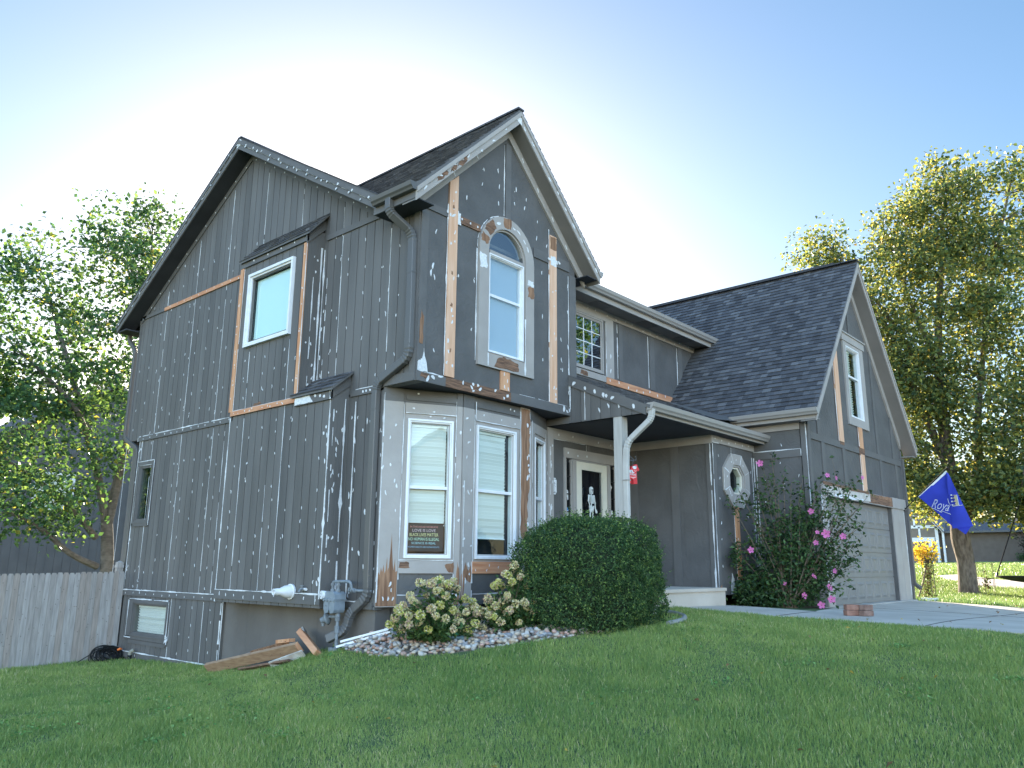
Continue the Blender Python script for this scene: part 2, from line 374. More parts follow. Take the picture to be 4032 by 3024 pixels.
def dab(mb, F, a, b, h=None, w=None, tilt=None, c=0.003, m=None):
    """one smear of filler over a nail head"""
    h = (h or U(0.032, 0.075)) * .85; w = (w or U(0.013, 0.023)) * .75; th = U(-0.35, 0.35) if tilt is None else tilt
    bow = U(-0.012, 0.012); n = 9; pl = []
    for i in range(n):
        t = 2 * math.pi * i / n; x = math.cos(t) * w / 2 * U(0.7, 1.2); y = math.sin(t) * h / 2 * U(0.8, 1.1)
        x += bow * (1 - (2 * y / h) ** 2) + (w * 0.15 * y / h)
        pl.append((a + x * math.cos(th) - y * math.sin(th), b + x * math.sin(th) + y * math.cos(th)))
    mb.fprism(F, pl, c - 0.004, c + U(0, 0.002), m or CAULK)
def inside(poly, a, b):
    k = 0; n = len(poly)
    for i in range(n):
        (x0, y0), (x1, y1) = poly[i], poly[(i + 1) % n]
        if (x1 - x0) * (b - y0) - (y1 - y0) * (a - x0) > 0: k += 1
    return k in (0, n)
def dabs(mb, F, poly, da, db, a_off=0.0, holes=(), prob=0.82, c=0.003, ja=0.03, jb=0.10, s=1.0):
    A0 = min(p[0] for p in poly); A1 = max(p[0] for p in poly); B0 = min(p[1] for p in poly); B1 = max(p[1] for p in poly)
    a = a_off + da * math.ceil((A0 - a_off) / da)
    while a < A1:
        b = B0 + U(0.1, db)
        while b < B1:
            aa, bb = a + U(-ja, ja), b + U(-jb, jb)
            if R() < prob and inside(poly, aa, bb - 0.06) and inside(poly, aa, bb + 0.06) and not any(h[0] - .03 < aa < h[1] + .03 and h[2] - .06 < bb < h[3] + .06 for h in holes):
                dab(mb, F, aa, bb, U(.04, .085) * s, U(.014, .025) * s, c=c)
                if R() < 0.12: dab(mb, F, aa + U(-.04, .04), bb + U(-.07, .07), U(.02, .05), U(.012, .022), c=c)
            b += db
        a += da
def jag(poly, amp=0.02, n=5):
    """roughen the outline of a peeled patch"""
    out = []
    for i in range(len(poly)):
        p, q = poly[i], poly[(i + 1) % len(poly)]
        for k in range(n):
            t = k / n; out.append((p[0] + (q[0] - p[0]) * t + U(-amp, amp) * (k > 0), p[1] + (q[1] - p[1]) * t + U(-amp, amp) * (k > 0)))
    return out
def text_mesh(name, body, F, a, b, size, c, m, parent, align='CENTER', shear=0.0, sx=1.0, extr=0.002, rot=0.0, outline=0.0):
    cu = bpy.data.curves.new('lettering', 'FONT'); cu.body = body; cu.size = size; cu.align_x = align; cu.shear = shear
    cu.extrude = extr; cu.resolution_u = 3; cu.offset = outline
    o = bpy.data.objects.new('lettering', cu); COL.objects.link(o)
    me = bpy.data.meshes.new_from_object(o.evaluated_get(bpy.context.evaluated_depsgraph_get()))
    bpy.data.objects.remove(o); bpy.data.curves.remove(cu)
    off = root_loc(parent); cr, sr = math.cos(rot), math.sin(rot)
    for v in me.vertices:
        x, y = v.co.x * sx, v.co.y
        v.co = F.p(a + x * cr - y * sr, b + x * sr + y * cr, c + v.co.z) - off
    me.materials.clear(); me.materials.append(m); me.name = name
    return link(bpy.data.objects.new(name, me), parent)
# ------------------------------------------------------------------ the house (axes: X along its front, Y to the back, Z up; garage floor at z = 0)
house = thing('house', (0, 0, -1), 'two-storey dark grey house being repainted, with filler dabs, bare cedar trim and steep gables', 'house')
LF = Fr((0, 0, 0), (0, 1, 0), (-1, 0, 0))                    # left side wall
FB = Fr((0, 0, 0), (1, 0, 0), (0, -1, 0))                    # front gable box
FU = Fr((0, 0.67, 0), (1, 0, 0), (0, -1, 0))                 # recessed upper front wall
FD = Fr((0, 0.494, 0), (1, 0, 0), (0, -1, 0))                # front door wall
FO = Fr((0, -1.281, 0), (1, 0, 0), (0, -1, 0))               # octagon window wall
FG = Fr((0, -2.39, 0), (1, 0, 0), (0, -1, 0))                # garage front
LP = Fr((6.052, 0, 0), (0, 1, 0), (-1, 0, 0))                # porch right wall
LG = Fr((7.79, 0, 0), (0, 1, 0), (-1, 0, 0))                 # garage left wall
LT = Fr((3.49, 0, 0), (0, 1, 0), (-1, 0, 0))                 # porch roof end
th = math.radians(27); B1E = (1.056, 0.122); B2E = 2.624
F1 = Fr((0, 0.66, 0), (math.cos(th), -math.sin(th), 0), (-math.sin(th), -math.cos(th), 0))
F2 = Fr((0, 0.122, 0), (1, 0, 0), (0, -1, 0))
d3 = Vector((3.49 - B2E, 0.494 - 0.122, 0)); L3 = d3.length; d3.normalize()
F3 = Fr((B2E, 0.122, 0), d3, (d3.y, -d3.x, 0))
L1 = 1.185

def window(F, outer, fw, parent, frame=WHITE, pane_c=-0.03, mid=None, blind=None, glass=GLASS, depth=0.3, name='window', proud=0.03, label=None,
           cols=0, rows=0, step=True, munt=None, casement=False, sill=False):
    a0, a1, b0, b1 = outer; mb = MB()
    def ring(x0, x1, y0, y1, w, c0, c1, m):
        mb.fbox(F, x0, x0 + w, y0, y1, c0, c1, m); mb.fbox(F, x1 - w, x1, y0, y1, c0, c1, m)
        mb.fbox(F, x0 + w, x1 - w, y1 - w, y1, c0, c1, m); mb.fbox(F, x0 + w, x1 - w, y0, y0 + w, c0, c1, m)
    w1 = fw * 0.45
    ring(a0, a1, b0, b1, w1, -0.10, proud, frame)
    ring(a0 + w1 + .001, a1 - w1 - .001, b0 + w1 + .001, b1 - w1 - .001, fw * 0.3, -0.10, proud * 0.45, frame)
    k = w1 + fw * .3 + .001
    ring(a0 + k, a1 - k, b0 + k, b1 - k, fw - k, -0.095, pane_c + 0.016, frame)
    if sill: mb.fbox(F, a0 - .01, a1 + .01, b0 - .035, b0 - .001, -.02, proud + .03, frame)
    g0, g1, h0, h1 = a0 + fw, a1 - fw, b0 + fw, b1 - fw
    if mid: mb.fbox(F, g0, g1, mid - .022, mid + .022, -0.09, pane_c + 0.014, frame)
    # room behind
    e = 0.25
    for q in ((g0 - e, g0 - e + .02, h0 - .1, h1 + .1), (g1 + e - .02, g1 + e, h0 - .1, h1 + .1), (g0 - e, g1 + e, h0 - .12, h0 - .1), (g0 - e, g1 + e, h1 + .1, h1 + .12)):
        mb.fbox(F, *q, -depth - .1, -0.15, DARKIN)
    mb.fbox(F, g0 - e, g1 + e, h0 - .12, h1 + .12, -depth - .13, -depth - .1, DARKIN)
    for i in range(1, cols): mb.fbox(F, g0 + (g1 - g0) * i / cols - .008, g0 + (g1 - g0) * i / cols + .008, h0, h1, pane_c - .012, pane_c + .008, munt or frame)
    for i in range(1, rows): mb.fbox(F, g0, g1, h0 + (h1 - h0) * i / rows - .008, h0 + (h1 - h0) * i / rows + .008, pane_c - .012, pane_c + .0075, munt or frame)
    w = mb.build(name, parent)
    if label: w['label'] = label
    p = MB()
    if mid:
        p.fbox(F, g0, g1, h0, mid - .022, pane_c - .016, pane_c - .010, glass); p.fbox(F, g0, g1, mid + .022, h1, pane_c - .006, pane_c, glass)
    else: p.fbox(F, g0, g1, h0, h1, pane_c - .006, pane_c, glass)
    p.build('pane', w)
    if blind:
        s = MB(); bt = blind.get('bottom', h0 + .01); pitch = blind.get('pitch', .048); z = h1 - .03; t0 = blind.get('tilt', .75)
        s.fbox(F, g0 + .012, g1 - .012 - blind.get('gap', 0), h1 - .04, h1 - .002, -.115, -.073, blind.get('mat', BLIND))
        if blind.get('shade'): s.fbox(F, g0 + .012, g1 - .012, bt, h1 - .041, -.078, -.074, blind['mat'])
        else:
            while z > bt:
                q = pitch * .58; t = t0 + U(-.13, .13)
                s.fprism(Fr(F.p(g0 + .014, z, -.095), F.v * math.sin(t) + F.n * math.cos(t), F.u),
                         [(-q, -.0016), (q, -.0016), (q, .0016), (-q, .0016)], 0, g1 - g0 - .028 - blind.get('gap', 0), BLIND) if False else \
                s.add([F.p(a, z + sb * q * math.sin(t) + tb * .0016, -.095 + sb * q * math.cos(t)) for a in (g0 + .014, g1 - .014 - blind.get('gap', 0)) for sb, tb in ((-1, -1), (1, -1), (1, 1), (-1, 1))],
                      [(0, 1, 2, 3), (7, 6, 5, 4), (0, 4, 5, 1), (1, 5, 6, 2), (2, 6, 7, 3), (3, 7, 4, 0)], BLIND)
                z -= pitch
            s.fbox(F, g0 + .014, g1 - .014 - blind.get('gap', 0), bt - .03, bt - .012, -.11, -.08, BLIND)
        s.build('blind', w)
    return w

# ---- foundation, body and hidden walls
mb = MB()
mb.box((0.05, 0.70, -1.7), (0.30, 4.62, 0.135), FOUND); mb.box((0.145, 8.3, -1.7), (.4, 9.0, .1), FOUND); mb.box((0.01, 4.63, -1.7), (.3, 8.4, -1.03), FOUND); mb.box((0.30, 0.75, -1.7), (3.6, 0.95, 0.135), FOUND)
mb.box((0.30, 8.4, -1.7), (13.6, 8.6, 0.135), FOUND)
mb.fprism(F1, [(-.02, -.6), (L1, -.6), (L1, .135), (-.02, .135)], -.4, -.25, FOUND)
mb.fprism(F2, [(1.0, -.6), (2.7, -.6), (2.7, .135), (1.0, .135)], -.4, -.25, FOUND)
for y in (2.0, 3.3, 3.9): mb.fbox(LF, y, y + .012, -1.3, .12, -.051, -.0475, FOUND)
mb.build('foundation', house)
mb = MB()
mb.box((0.1, 8.86, -1.0), (13.7, 9.0, 5.75), SID); mb.box((13.56, -2.3, -.3), (13.70, 8.86, 3.4), SID); mb.box((9.5, .8, 3.0), (13.5, .9, 5.7), SID)
mb.box((0.15, .8, 3.05), (13.5, 8.8, 3.12), DARKIN); mb.box((.15, .82, .2), (13.5, 8.8, .25), DARKIN); mb.box((.15, 4.5, .26), (13.5, 4.6, 5.6), DARKIN)
mb.build('back_wall', house)

# ---- left wall: three runs of grooved siding
JY = [0.65 + 1.203 * i for i in range(8)]
W1 = (7.79, 8.27, 1.55, 2.56); W2 = (6.575, 7.87, -.605, -.085); WB = (2.79, 3.94, 4.39, 5.495)
up_poly = [(0, 3.18), (9.08, 3.18), (9.08, 5.84), (4.89, 8.34), (0.68, 5.86), (0, 5.74)]
lo_poly = [(.66, .10), (8.5, .10), (8.5, 3.14), (.66, 3.14)]
ba_poly = [(4.6, -1.0), (8.42, -1.0), (8.42, .09), (4.6, .09)]
mb = MB()
wall(mb, LF, up_poly, SID, pitch=.2005, off=.65)
seg = lambda a, b0, b1, **k: seam(mb, LF, a, b0, a, b1, **k)
topz = lambda y: 8.3 - abs(y - 4.89) * .595
for y in JY:
    hi = topz(y) - .16
    if 2.3 < y < 4.4: seg(y, 6.35, hi)
    else: seg(y, 3.25, min(5.84, hi)); seg(y, 5.95, hi) if hi > 6.1 else None
seg(9.03, 3.2, 5.75, w=.03, skip=.02); seg(2.33, 3.3, 5.72, w=.03, skip=.02); seg(2.22, 3.3, 5.3, w=.02, skip=.3); seg(0.06, 3.5, 5.5, skip=.75)
box_hole = (2.3, 4.42, 3.1, 6.35)
dabs(mb, LF, up_poly, .401, .40, .45, holes=[box_hole]); dabs(mb, LF, up_poly, 1.203, .33, .68, holes=[box_hole], prob=.5)
for b in range(6): dab(mb, LF, 2.33 + U(-.09, .14), U(3.3, 5.6), U(.04, .12), U(.02, .045))
mb.build('siding_wall', house)
mb = MB()
wall(mb, LF, lo_poly, SID, holes=[W1], pitch=.2005, off=.65)
for y in JY[:1] + JY[3:]: seam(mb, LF, y, .2, y, 3.1)
seam(mb, LF, 5.05, .2, 5.05, 3.0, skip=.2); seam(mb, LF, 8.46, .2, 8.46, 3.2, w=.028, skip=.02); seam(mb, LF, 1.30, .2, 1.30, 3.05, w=.03, skip=.02)
seam(mb, LF, 8.35, 2.75, 8.35, 3.2); seam(mb, LF, 4.45, .1, 4.45, 3.0, w=.03, skip=.02)
dabs(mb, LF, lo_poly, .401, .37, .45, holes=[(1.42, 4.5, 0, 3.3), (7.6, 8.5, 1.35, 2.75)])
dabs(mb, LF, lo_poly, 1.203, .3, .69, holes=[(1.42, 4.5, 0, 3.3), (7.6, 8.5, 1.35, 2.75)], prob=.5)
for i in range(22): dab(mb, LF, U(.72, 1.4), U(.3, 3.0), U(.05, .13), U(.02, .05))
for i in range(15): dab(mb, LF, 4.62 + U(-.14, .3), U(.2, 2.9), U(.03, .08), U(.02, .04))
for i in range(16): dab(mb, LF, 8.4 + U(-.06, .08), U(.3, 3.0), U(.03, .08), U(.018, .035))
mb.build('siding_wall', house)
mb = MB()
wall(mb, LF, ba_poly, SID, holes=[W2], pitch=.2005, off=.65)
seam(mb, LF, 6.42, -.95, 6.42, .06); seam(mb, LF, 5.25, -.95, 5.25, .05); seam(mb, LF, 4.66, -.98, 4.66, .05, w=.04, skip=.02); seam(mb, LF, 4.605, -.95, 4.605, .08, w=.022)
for y in (5.0, 5.65, 6.05):
    for b in (-.05, -.3, -.55, -.8): dab(mb, LF, y + U(-.05, .05), b + U(-.06, .06))
mb.build('siding_wall', house)
# trim bands of the left wall
mb = MB()
def band(F, a0, a1, b0, b1, m=DTR, c1=.022, c0=.0005): mb.fbox(F, a0, a1, b0, b1, c0, c1, m)
band(LF, 4.43, 8.56, 3.135, 3.225); band(LF, .84, 1.42, 3.13, 3.22); band(LF, .78, 2.27, 5.86, 5.955); band(LF, 7.95, 9.07, 5.855, 5.93)
band(LF, 4.4, 8.46, .075, .18); band(LF, .7, 1.46, .105, .195); band(LF, 4.62, 8.42, -1.055, -.955, c1=.03)
band(LF, 4.36, 4.46, .18, 3.12, c1=.018); band(LF, 9.0, 9.08, 3.2, 5.8, c1=.015)
seam(mb, LF, 4.45, 3.23, 8.5, 3.232, c=.024, w=.02); seam(mb, LF, 4.4, .186, 8.45, .184, c=.024, w=.024, skip=.02); seam(mb, LF, .8, .20, 1.42, .2, c=.024, w=.022)
seam(mb, LF, 4.7, -.95, 8.4, -.95, c=.032, w=.028, skip=.02); seam(mb, LF, .86, 3.225, 1.4, 3.225, c=.024); seam(mb, LF, 8.53, 3.14, 8.53, 3.22, c=.024)
for y in np.arange(4.6, 8.5, .28): dab(mb, LF, y + U(-.05, .05), 3.18 + U(-.02, .02), U(.03, .06), U(.02, .04), c=.024)
for y in np.arange(4.7, 8.4, .3): dab(mb, LF, y + U(-.05, .05), .13 + U(-.02, .02), U(.03, .06), U(.02, .03), c=.024)
for y in (5.3, 5.9, 7.6, 7.75): dab(mb, LF, y, -1.0, U(.04, .07), U(.02, .03), c=.032)
for y in (.95, 1.05, 1.12): dab(mb, LF, y, 3.175, .05, .05, c=.024)
mb.split('trim_board', house)
mb = MB(); band(LF, 4.42, 7.96, 5.85, 5.925, CEDH, c1=.026)
for y in np.arange(4.7, 7.9, .3): dab(mb, LF, y, 5.89 + U(-.02, .02), U(.02, .04), U(.02, .03), c=.028)
o = mb.build('trim_board', house); o['label'] = 'long horizontal board of new bare cedar under the side gable'

# ---- chase on the left wall: wide below, narrow above
CH = -0.31; LC = Fr((CH, 0, 0), (0, 1, 0), (-1, 0, 0))
mb = MB()
wall(mb, LC, [(2.36, 3.13), (4.36, 3.13), (4.36, 5.79), (2.36, 5.79)], SID, holes=[WB], pitch=.2005, off=.65 + .03, thick=.12)
mb.fbox(Fr((0, 2.36, 0), (1, 0, 0), (0, -1, 0)), CH + .0005, -.0005, 3.05, 6.02, -.10, -.001, SID); mb.fbox(Fr((0, 4.36, 0), (1, 0, 0), (0, 1, 0)), CH + .0005, -.0005, 3.05, 6.0, -.1, -.001, SID)
wall(mb, LC, [(1.47, .1), (4.36, .1), (4.36, 3.12), (1.47, 3.12)], SID, pitch=.2005, off=.68, thick=.12)
FC = Fr((0, 1.47, 0), (1, 0, 0), (0, -1, 0)); FC2 = Fr((0, 2.36, 0), (1, 0, 0), (0, -1, 0))
mb.fbox(FC, CH + .0005, -.0005, .1, 3.2, -.10, -.001, SID); mb.fprism(FC, [(CH + .0005, 3.2), (-.0005, 3.2), (-.0005, 3.46)], -.1, -.001, SID); mb.fbox(Fr((0, 4.36, 0), (1, 0, 0), (0, 1, 0)), CH + .0005, -.0005, .1, 3.12, -.10, -.002, SID)
mb.box((CH + .02, 1.5, .1), (-.001, 4.34, .12), SOFF)
for y in (2.69, 3.885): seam(mb, LC, y, 3.2 if y > 3 else .2, y, 4.2); seam(mb, LC, y, .2, y, 3.05)
seam(mb, LC, 4.33, .1, 4.33, 3.1, w=.03, skip=.02); seam(mb, LC, 1.50, .25, 1.50, 3.2, w=.032, skip=.02); seam(mb, LC, 3.09, .3, 3.09, 1.9)
dabs(mb, LC, [(1.5, .3), (4.3, .3), (4.3, 3.05), (1.5, 3.05)], .401, .34, .48); dabs(mb, LC, [(2.5, 3.25), (4.2, 3.25), (4.2, 4.2), (2.5, 4.2)], .3, .3, .1)
for i in range(16): dab(mb, LC, 1.5 + U(-.02, .12), U(.3, 3.0), U(.04, .1), U(.02, .05))
seam(mb, FC2, -.17, 3.3, -.17, 5.3, w=.02, c=.002, skip=.3); seam(mb, FC2, -.04, 3.25, -.04, 5.75, w=.034, c=.002, skip=.02)
seam(mb, FC, -.06, .2, -.06, 3.1, w=.03, c=.002, skip=.03); seam(mb, FC, -.26, .2, -.26, 3.1, w=.02, c=.002, skip=.5)
for i in range(15): dab(mb, FC, U(-.27, -.06), U(.25, 3.0), U(.04, .11), U(.015, .045), c=.002)
for i in range(10): dab(mb, FC2, U(-.28, -.06), U(3.3, 5.6), U(.04, .10), U(.015, .04), c=.002)
chase = mb.build('siding_wall', house); chase['label'] = 'boxed-out siding chase that carries the side window'
mb = MB()
band(LC, 2.34, 4.385, 5.785, 5.91, c1=.03); band(LC, 1.45, 2.39, 3.06, 3.20, c1=.03); band(LC, 1.46, 4.34, .145, .285, c1=.02)
mb.fprism(FC2, [(CH - .03, 5.74), (-.001, 6.08), (-.001, 6.295), (CH - .05, 5.885)], .0005, .02, DTR); mb.fprism(FC, [(CH - .03, 3.06), (-.001, 3.31), (-.001, 3.49), (CH - .05, 3.205)], .0005, .02, DTR)
mb.fprism(LC, jag([(1.9, 3.07), (2.375, 3.07), (2.375, 3.19), (2.0, 3.185)], .012, 4), .029, .034, CAULK)
for y in np.arange(1.6, 4.3, .26): dab(mb, LC, y + U(-.05, .05), .22 + U(-.03, .03), U(.04, .08), U(.02, .03), c=.022)
for y in (2.7, 3.1, 3.5, 3.95): dab(mb, LC, y, 5.85, .05, .04, c=.032)
seam(mb, LC, 1.5, .29, 4.32, .29, c=.022, w=.024, skip=.03); seam(mb, LC, 1.47, .16, 1.47, .29, c=.022, w=.028); seam(mb, LC, 1.56, .15, 1.56, .28, c=.022)
for a, b in ((1.72, 3.14), (1.62, 3.12), (1.85, 3.16)): dab(mb, LC, a, b, .06, .07, c=.032)
seam(mb, LC, 1.47, 3.06, 1.47, 3.2, c=.032, w=.03)
mb.split('trim_board', house)
mb = MB(); band(LC, 4.27, 4.365, 3.20, 5.78, CEDAR, c1=.028); seam(mb, LC, 4.26, 3.2, 4.26, 5.78, w=.014, c=.01); 
for i in range(14): dab(mb, LC, U(4.29, 4.35), U(3.3, 5.7), U(.02, .05), U(.015, .025), c=.029)
mb.build('trim_board', house)
mb = MB(); band(LC, 2.355, 2.43, 3.21, 5.76, CEDAR, c1=.028); seam(mb, LC, 2.345, 3.2, 2.345, 5.75, w=.02, c=.028, skip=.02)
for i in range(9): dab(mb, LC, U(2.37, 2.42), U(3.3, 5.7), U(.02, .05), U(.015, .025), c=.029)
mb.build('trim_board', house)
mb = MB(); band(LC, 2.36, 4.30, 3.125, 3.205, CEDH, c1=.03); seam(mb, LC, 2.4, 3.212, 4.25, 3.212, w=.016, c=.012)
for i in range(12): dab(mb, LC, U(2.5, 4.2), U(3.14, 3.19), U(.02, .05), U(.015, .035), c=.031)
mb.fprism(LC, jag([(3.35, 3.22), (3.65, 3.22), (3.6, 3.27), (3.42, 3.28)], .015, 4), .001, .004, BROWNH)
mb.build('trim_board', house)
window(LC, (2.685, 4.045, 4.285, 5.60), .105, house, WHITE, pane_c=-.055, proud=.055, blind=dict(shade=True, mat=SHADE, bottom=4.40), glass=GLASSS, label='square white side window with a pale shade')
window(LF, (7.72, 8.35, 1.46, 2.66), .09, house, DTR, pane_c=-.02, proud=.025, glass=GLASSS, label='narrow dark framed side window')
window(LF, (6.50, 7.95, -.66, -.02), .075, house, DTR, pane_c=-.03, proud=.03, blind=dict(pitch=.05, tilt=1.0), glass=glassmat('basement_glass', (.95, .98, .97), .04, 1.4, .8), label='low basement window with white blinds')
mb = MB()
for q in ((7.67, 1.42, 7.67, 2.70), (7.70, 2.70, 8.4, 2.70), (7.75, 2.62, 8.3, 2.62), (8.35, 1.5, 8.35, 2.6)): seam(mb, LF, *q, c=.022, w=.018)
for a0, a1, b0, b1 in ((7.67, 7.72, 1.42, 2.70), (8.35, 8.42, 1.42, 2.70), (7.72, 8.35, 2.66, 2.70), (7.69, 8.41, 1.40, 1.46)): band(LF, a0, a1, b0, b1, c1=.02)
mb.build('window_casing', house); mb = MB()
for a0, a1, b0, b1 in ((6.44, 6.50, -.76, .0), (7.95, 8.14, -.70, .0), (6.5, 7.95, -.02, .03), (6.44, 8.16, -.72, -.66)): band(LF, a0, a1, b0, b1, c1=.02)
band(LF, 6.50, 8.0, -.80, -.73, c1=.014)
for q in ((6.47, -.7, 6.47, .0), (6.5, .02, 8.1, .02), (8.12, -.66, 8.12, 0), (7.9, -.69, 8.18, -.69)): seam(mb, LF, *q, c=.022, w=.03, skip=.03)
for i in range(12): dab(mb, LF, 6.47 + U(-.05, .05), U(-.72, -.6), U(.04, .09), U(.02, .05), c=.022)
mb.build('window_casing', house)
# little shed roofs on the chase
def shingles(mb, o, e, s, poly, expo=.125, rise=.013, wmin=.09, wmax=.21, seedmats=None):
    """overlapping tabs over a polygon given in (along eave, up slope) coordinates"""
    o, e, s = V(o), V(e).normalized(), V(s).normalized(); n = e.cross(s)
    if n.z < 0: n = -n
    S0 = min(p[1] for p in poly); S1 = max(p[1] for p in poly); A0 = min(p[0] for p in poly); A1 = max(p[0] for p in poly)
    y = S0; fr = 0; ms = seedmats or SH
    while y < S1:
        x = A0 - U(0, .25); prev = None
        while x < A1:
            w = U(wmin, wmax); m = random.choices(ms, (3, 5, 4, 1.3))[0]; lift = U(.0, .004) + (.005 if R() < .5 else 0)
            c = rng_clip(poly, x, x + w, y, y + expo)
            if c:
                top = [o + e * a + s * b + n * (.004 + (rise + lift) * (1 - (b - y) / expo)) for a, b in c]
                bot = [o + e * a + s * b for a, b in c]; k = len(c)
                mb.add(top + bot, [tuple(range(k))] + [(i, (i + 1) % k, k + (i + 1) % k, k + i) for i in range(k)], m)
            x += w
        y += expo
def minir(y0, y1, z, run, rise_):
    mb = MB(); sl = math.hypot(run, rise_)
    e0 = (-run - .0, y1, z)
    mb.slab([(-run, y0, z), (-run, y1, z), (-.003, y1, z + rise_), (-.003, y0, z + rise_)], (0, 0, -.03), DTR, SH[0])
    shingles(mb, (-run, y1, z + .002), (0, -1, 0), (run, 0, rise_), [(0, 0), (y1 - y0, 0), (y1 - y0, sl - .005), (0, sl - .005)], expo=.13)
    return mb.build('chase_roof', house)
minir(2.25, 4.37, 5.905, .375, .43); minir(1.38, 2.46, 3.215, .375, .31)

# ---- bay window, first floor
def bay_face(F, L, win, hole, ends, name):
    mb = MB()
    wall(mb, F, [(0, .14), (L, .14), (L, 2.98), (0, 2.98)], TAN, thick=.10, holes=[hole])
    mb.fprism(F, [(0, 2.98), (L, 2.98), (L, 3.178), (0, 3.178)], -.10, -.0005, DTR)
    return mb
hole1 = (.42, .99, .85, 2.69)
mb = bay_face(F1, L1, None, hole1, None, '')
mb.fbox(F1, .30, 1.085, .29, .585, -.002, .003, STU)
mb.fbox(F1, .30, 1.085, .155, .285, .0, .012, DTR); mb.fbox(F1, .33, 1.10, 3.02, 3.09, .0, .016, DTR)
mb.fbox(F1, .0, .29, .14, 3.178, .0, .018, TAN); mb.fbox(F1, .0, .29, 2.985, 3.179, .0, .019, DTR); mb.fbox(F1, 1.095, 1.178, .14, 2.98, .0, .018, TAN); mb.fbox(F1, 1.095, 1.178, 2.98, 3.178, .0, .018, DTR)
mb.fbox(F1, .292, 1.088, .585, .752, .0, .03, TAN); mb.fbox(F1, .32, 1.09, 2.83, 2.978, .0, .02, TAN)
for q in ((.30, .5, .30, 2.95), (1.085, .6, 1.085, 3.05), (.3, .765, 1.085, .765), (.33, 2.83, 1.09, 2.835), (.3, .295, 1.07, .295), (.012, .2, .012, 3.1), (1.09, .16, 1.09, .58)): seam(mb, F1, *q, c=.022, w=.016)
pk = [(0.004, .15), (.286, .15), (.286, .62), (.262, .60), (.25, .78), (.235, .62), (.222, .70), (.205, .9), (.193, 1.12), (.182, .85), (.168, .66), (.15, .62), (.14, .80), (.125, .62), (.11, .58), (.095, .70), (.08, .60), (.06, .66), (.045, .56), (.03, .60), (.004, .52)]
mb.fprism(F1, pk, .012, .0205, BROWN)
mb.fprism(F1, jag([(.30, .66), (.46, .66), (.44, .735), (.31, .735)], .012, 4), .02, .0325, BROWNH); mb.fprism(F1, jag([(1.02, .60), (1.086, .60), (1.086, .74), (.96, .70)], .012, 4), .02, .0325, BROWN)
mb.fprism(F1, jag([(1.10, .16), (1.175, .16), (1.175, .62), (1.15, .75), (1.13, .5), (1.105, .4)], .01, 4), .012, .0203, BROWN)
for i in range(16): dab(mb, F1, random.choice((U(.02, .27), U(1.1, 1.17))), U(.2, 2.8), U(.04, .1), U(.02, .045), c=.022)
for i in range(3): dab(mb, F1, .1 + .07 * i, .25, .07, .03, c=.023)
for a, b in ((.45, 2.9), (.75, 2.87), (.5, 3.12), (.9, 2.79), (.7, 2.8)): dab(mb, F1, a, b, .03, .05, c=.022)
mb.build('bay_wall', house)
hole2 = (1.41, 2.19, .85, 2.70)
mb = MB()
wall(mb, F2, [(B1E[0], .14), (B2E, .14), (B2E, 2.98), (B1E[0], 2.98)], TAN, thick=.10, holes=[hole2]); mb.fbox(F2, B1E[0], B2E, 2.98, 3.178, -.10, -.0005, DTR)
mb.fbox(F2, 1.30, 2.34, .29, .585, -.002, .003, STU); mb.fbox(F2, 1.30, 2.34, .155, .285, .0, .012, DTR); mb.fbox(F2, 1.33, 2.335, 3.02, 3.085, 0, .016, DTR)
mb.fbox(F2, 1.06, 1.285, .14, 2.98, 0, .018, TAN); mb.fbox(F2, 1.06, 1.285, 2.98, 3.178, 0, .018, DTR); mb.fbox(F2, 1.325, 2.335, 2.82, 2.978, 0, .02, TAN)
for q in ((1.30, .6, 1.30, 2.9), (1.10, .2, 1.10, 1.9), (1.33, 2.82, 2.33, 2.822), (1.31, .30, 2.3, .30), (1.325, 2.83, 1.325, 3.1), (2.342, .3, 2.342, 3.1), (2.58, 1.0, 2.58, 3.1), (1.29, .15, 1.29, .75)): seam(mb, F2, *q, c=.022, w=.016)
mb.fprism(F2, jag([(1.07, .16), (1.12, .16), (1.14, .5), (1.27, .46), (1.28, .72), (1.22, .62), (1.16, .74), (1.12, .62), (1.07, .55)], .012, 4), .012, .0203, BROWN)
for i in range(14): dab(mb, F2, U(1.08, 1.27), U(.3, 2.9), U(.04, .1), U(.02, .045), tilt=U(-1, 1), c=.022)
for a, b in ((1.5, 2.92), (1.9, 2.9), (2.2, 2.88), (2.1, 3.1), (2.2, 3.09)): dab(mb, F2, a, b, .04, .035, c=.022)
mb.build('bay_wall', house)
mb = MB(); mb.fbox(F2, 2.348, 2.578, .14, 3.176, .0005, .024, TAN); mb.fprism(F2, jag([(2.352, 1.15), (2.53, 1.0), (2.50, 1.6), (2.57, 1.9), (2.55, 2.5), (2.574, 3.15), (2.352, 3.16), (2.36, 2.2)], .018, 8), .02, .0265, BROWN)
for i in range(9): dab(mb, F2, U(2.5, 2.57), U(1.2, 2.9), U(.05, .12), U(.03, .06), c=.027)
o = mb.build('trim_board', house); o['label'] = 'tall corner board of the bay stripped to brown wood'
mb = MB(); mb.fbox(F2, 1.292, 2.345, .585, .752, .0005, .03, CEDH)
for a in (1.36, 1.6, 1.64, 1.85, 2.1): dab(mb, F2, a, .67 + U(-.05, .05), .05, .02, c=.031)
o = mb.build('trim_board', house); o['label'] = 'fresh reddish cedar board under the middle bay window'
mb = MB()
h3 = (.22, .72, .875, 2.69)
wall(mb, F3, [(0, .14), (L3, .14), (L3, 2.98), (0, 2.98)], TAN, thick=.10, holes=[h3]); mb.fbox(F3, 0, L3, 2.98, 3.178, -.10, -.0005, DTR)
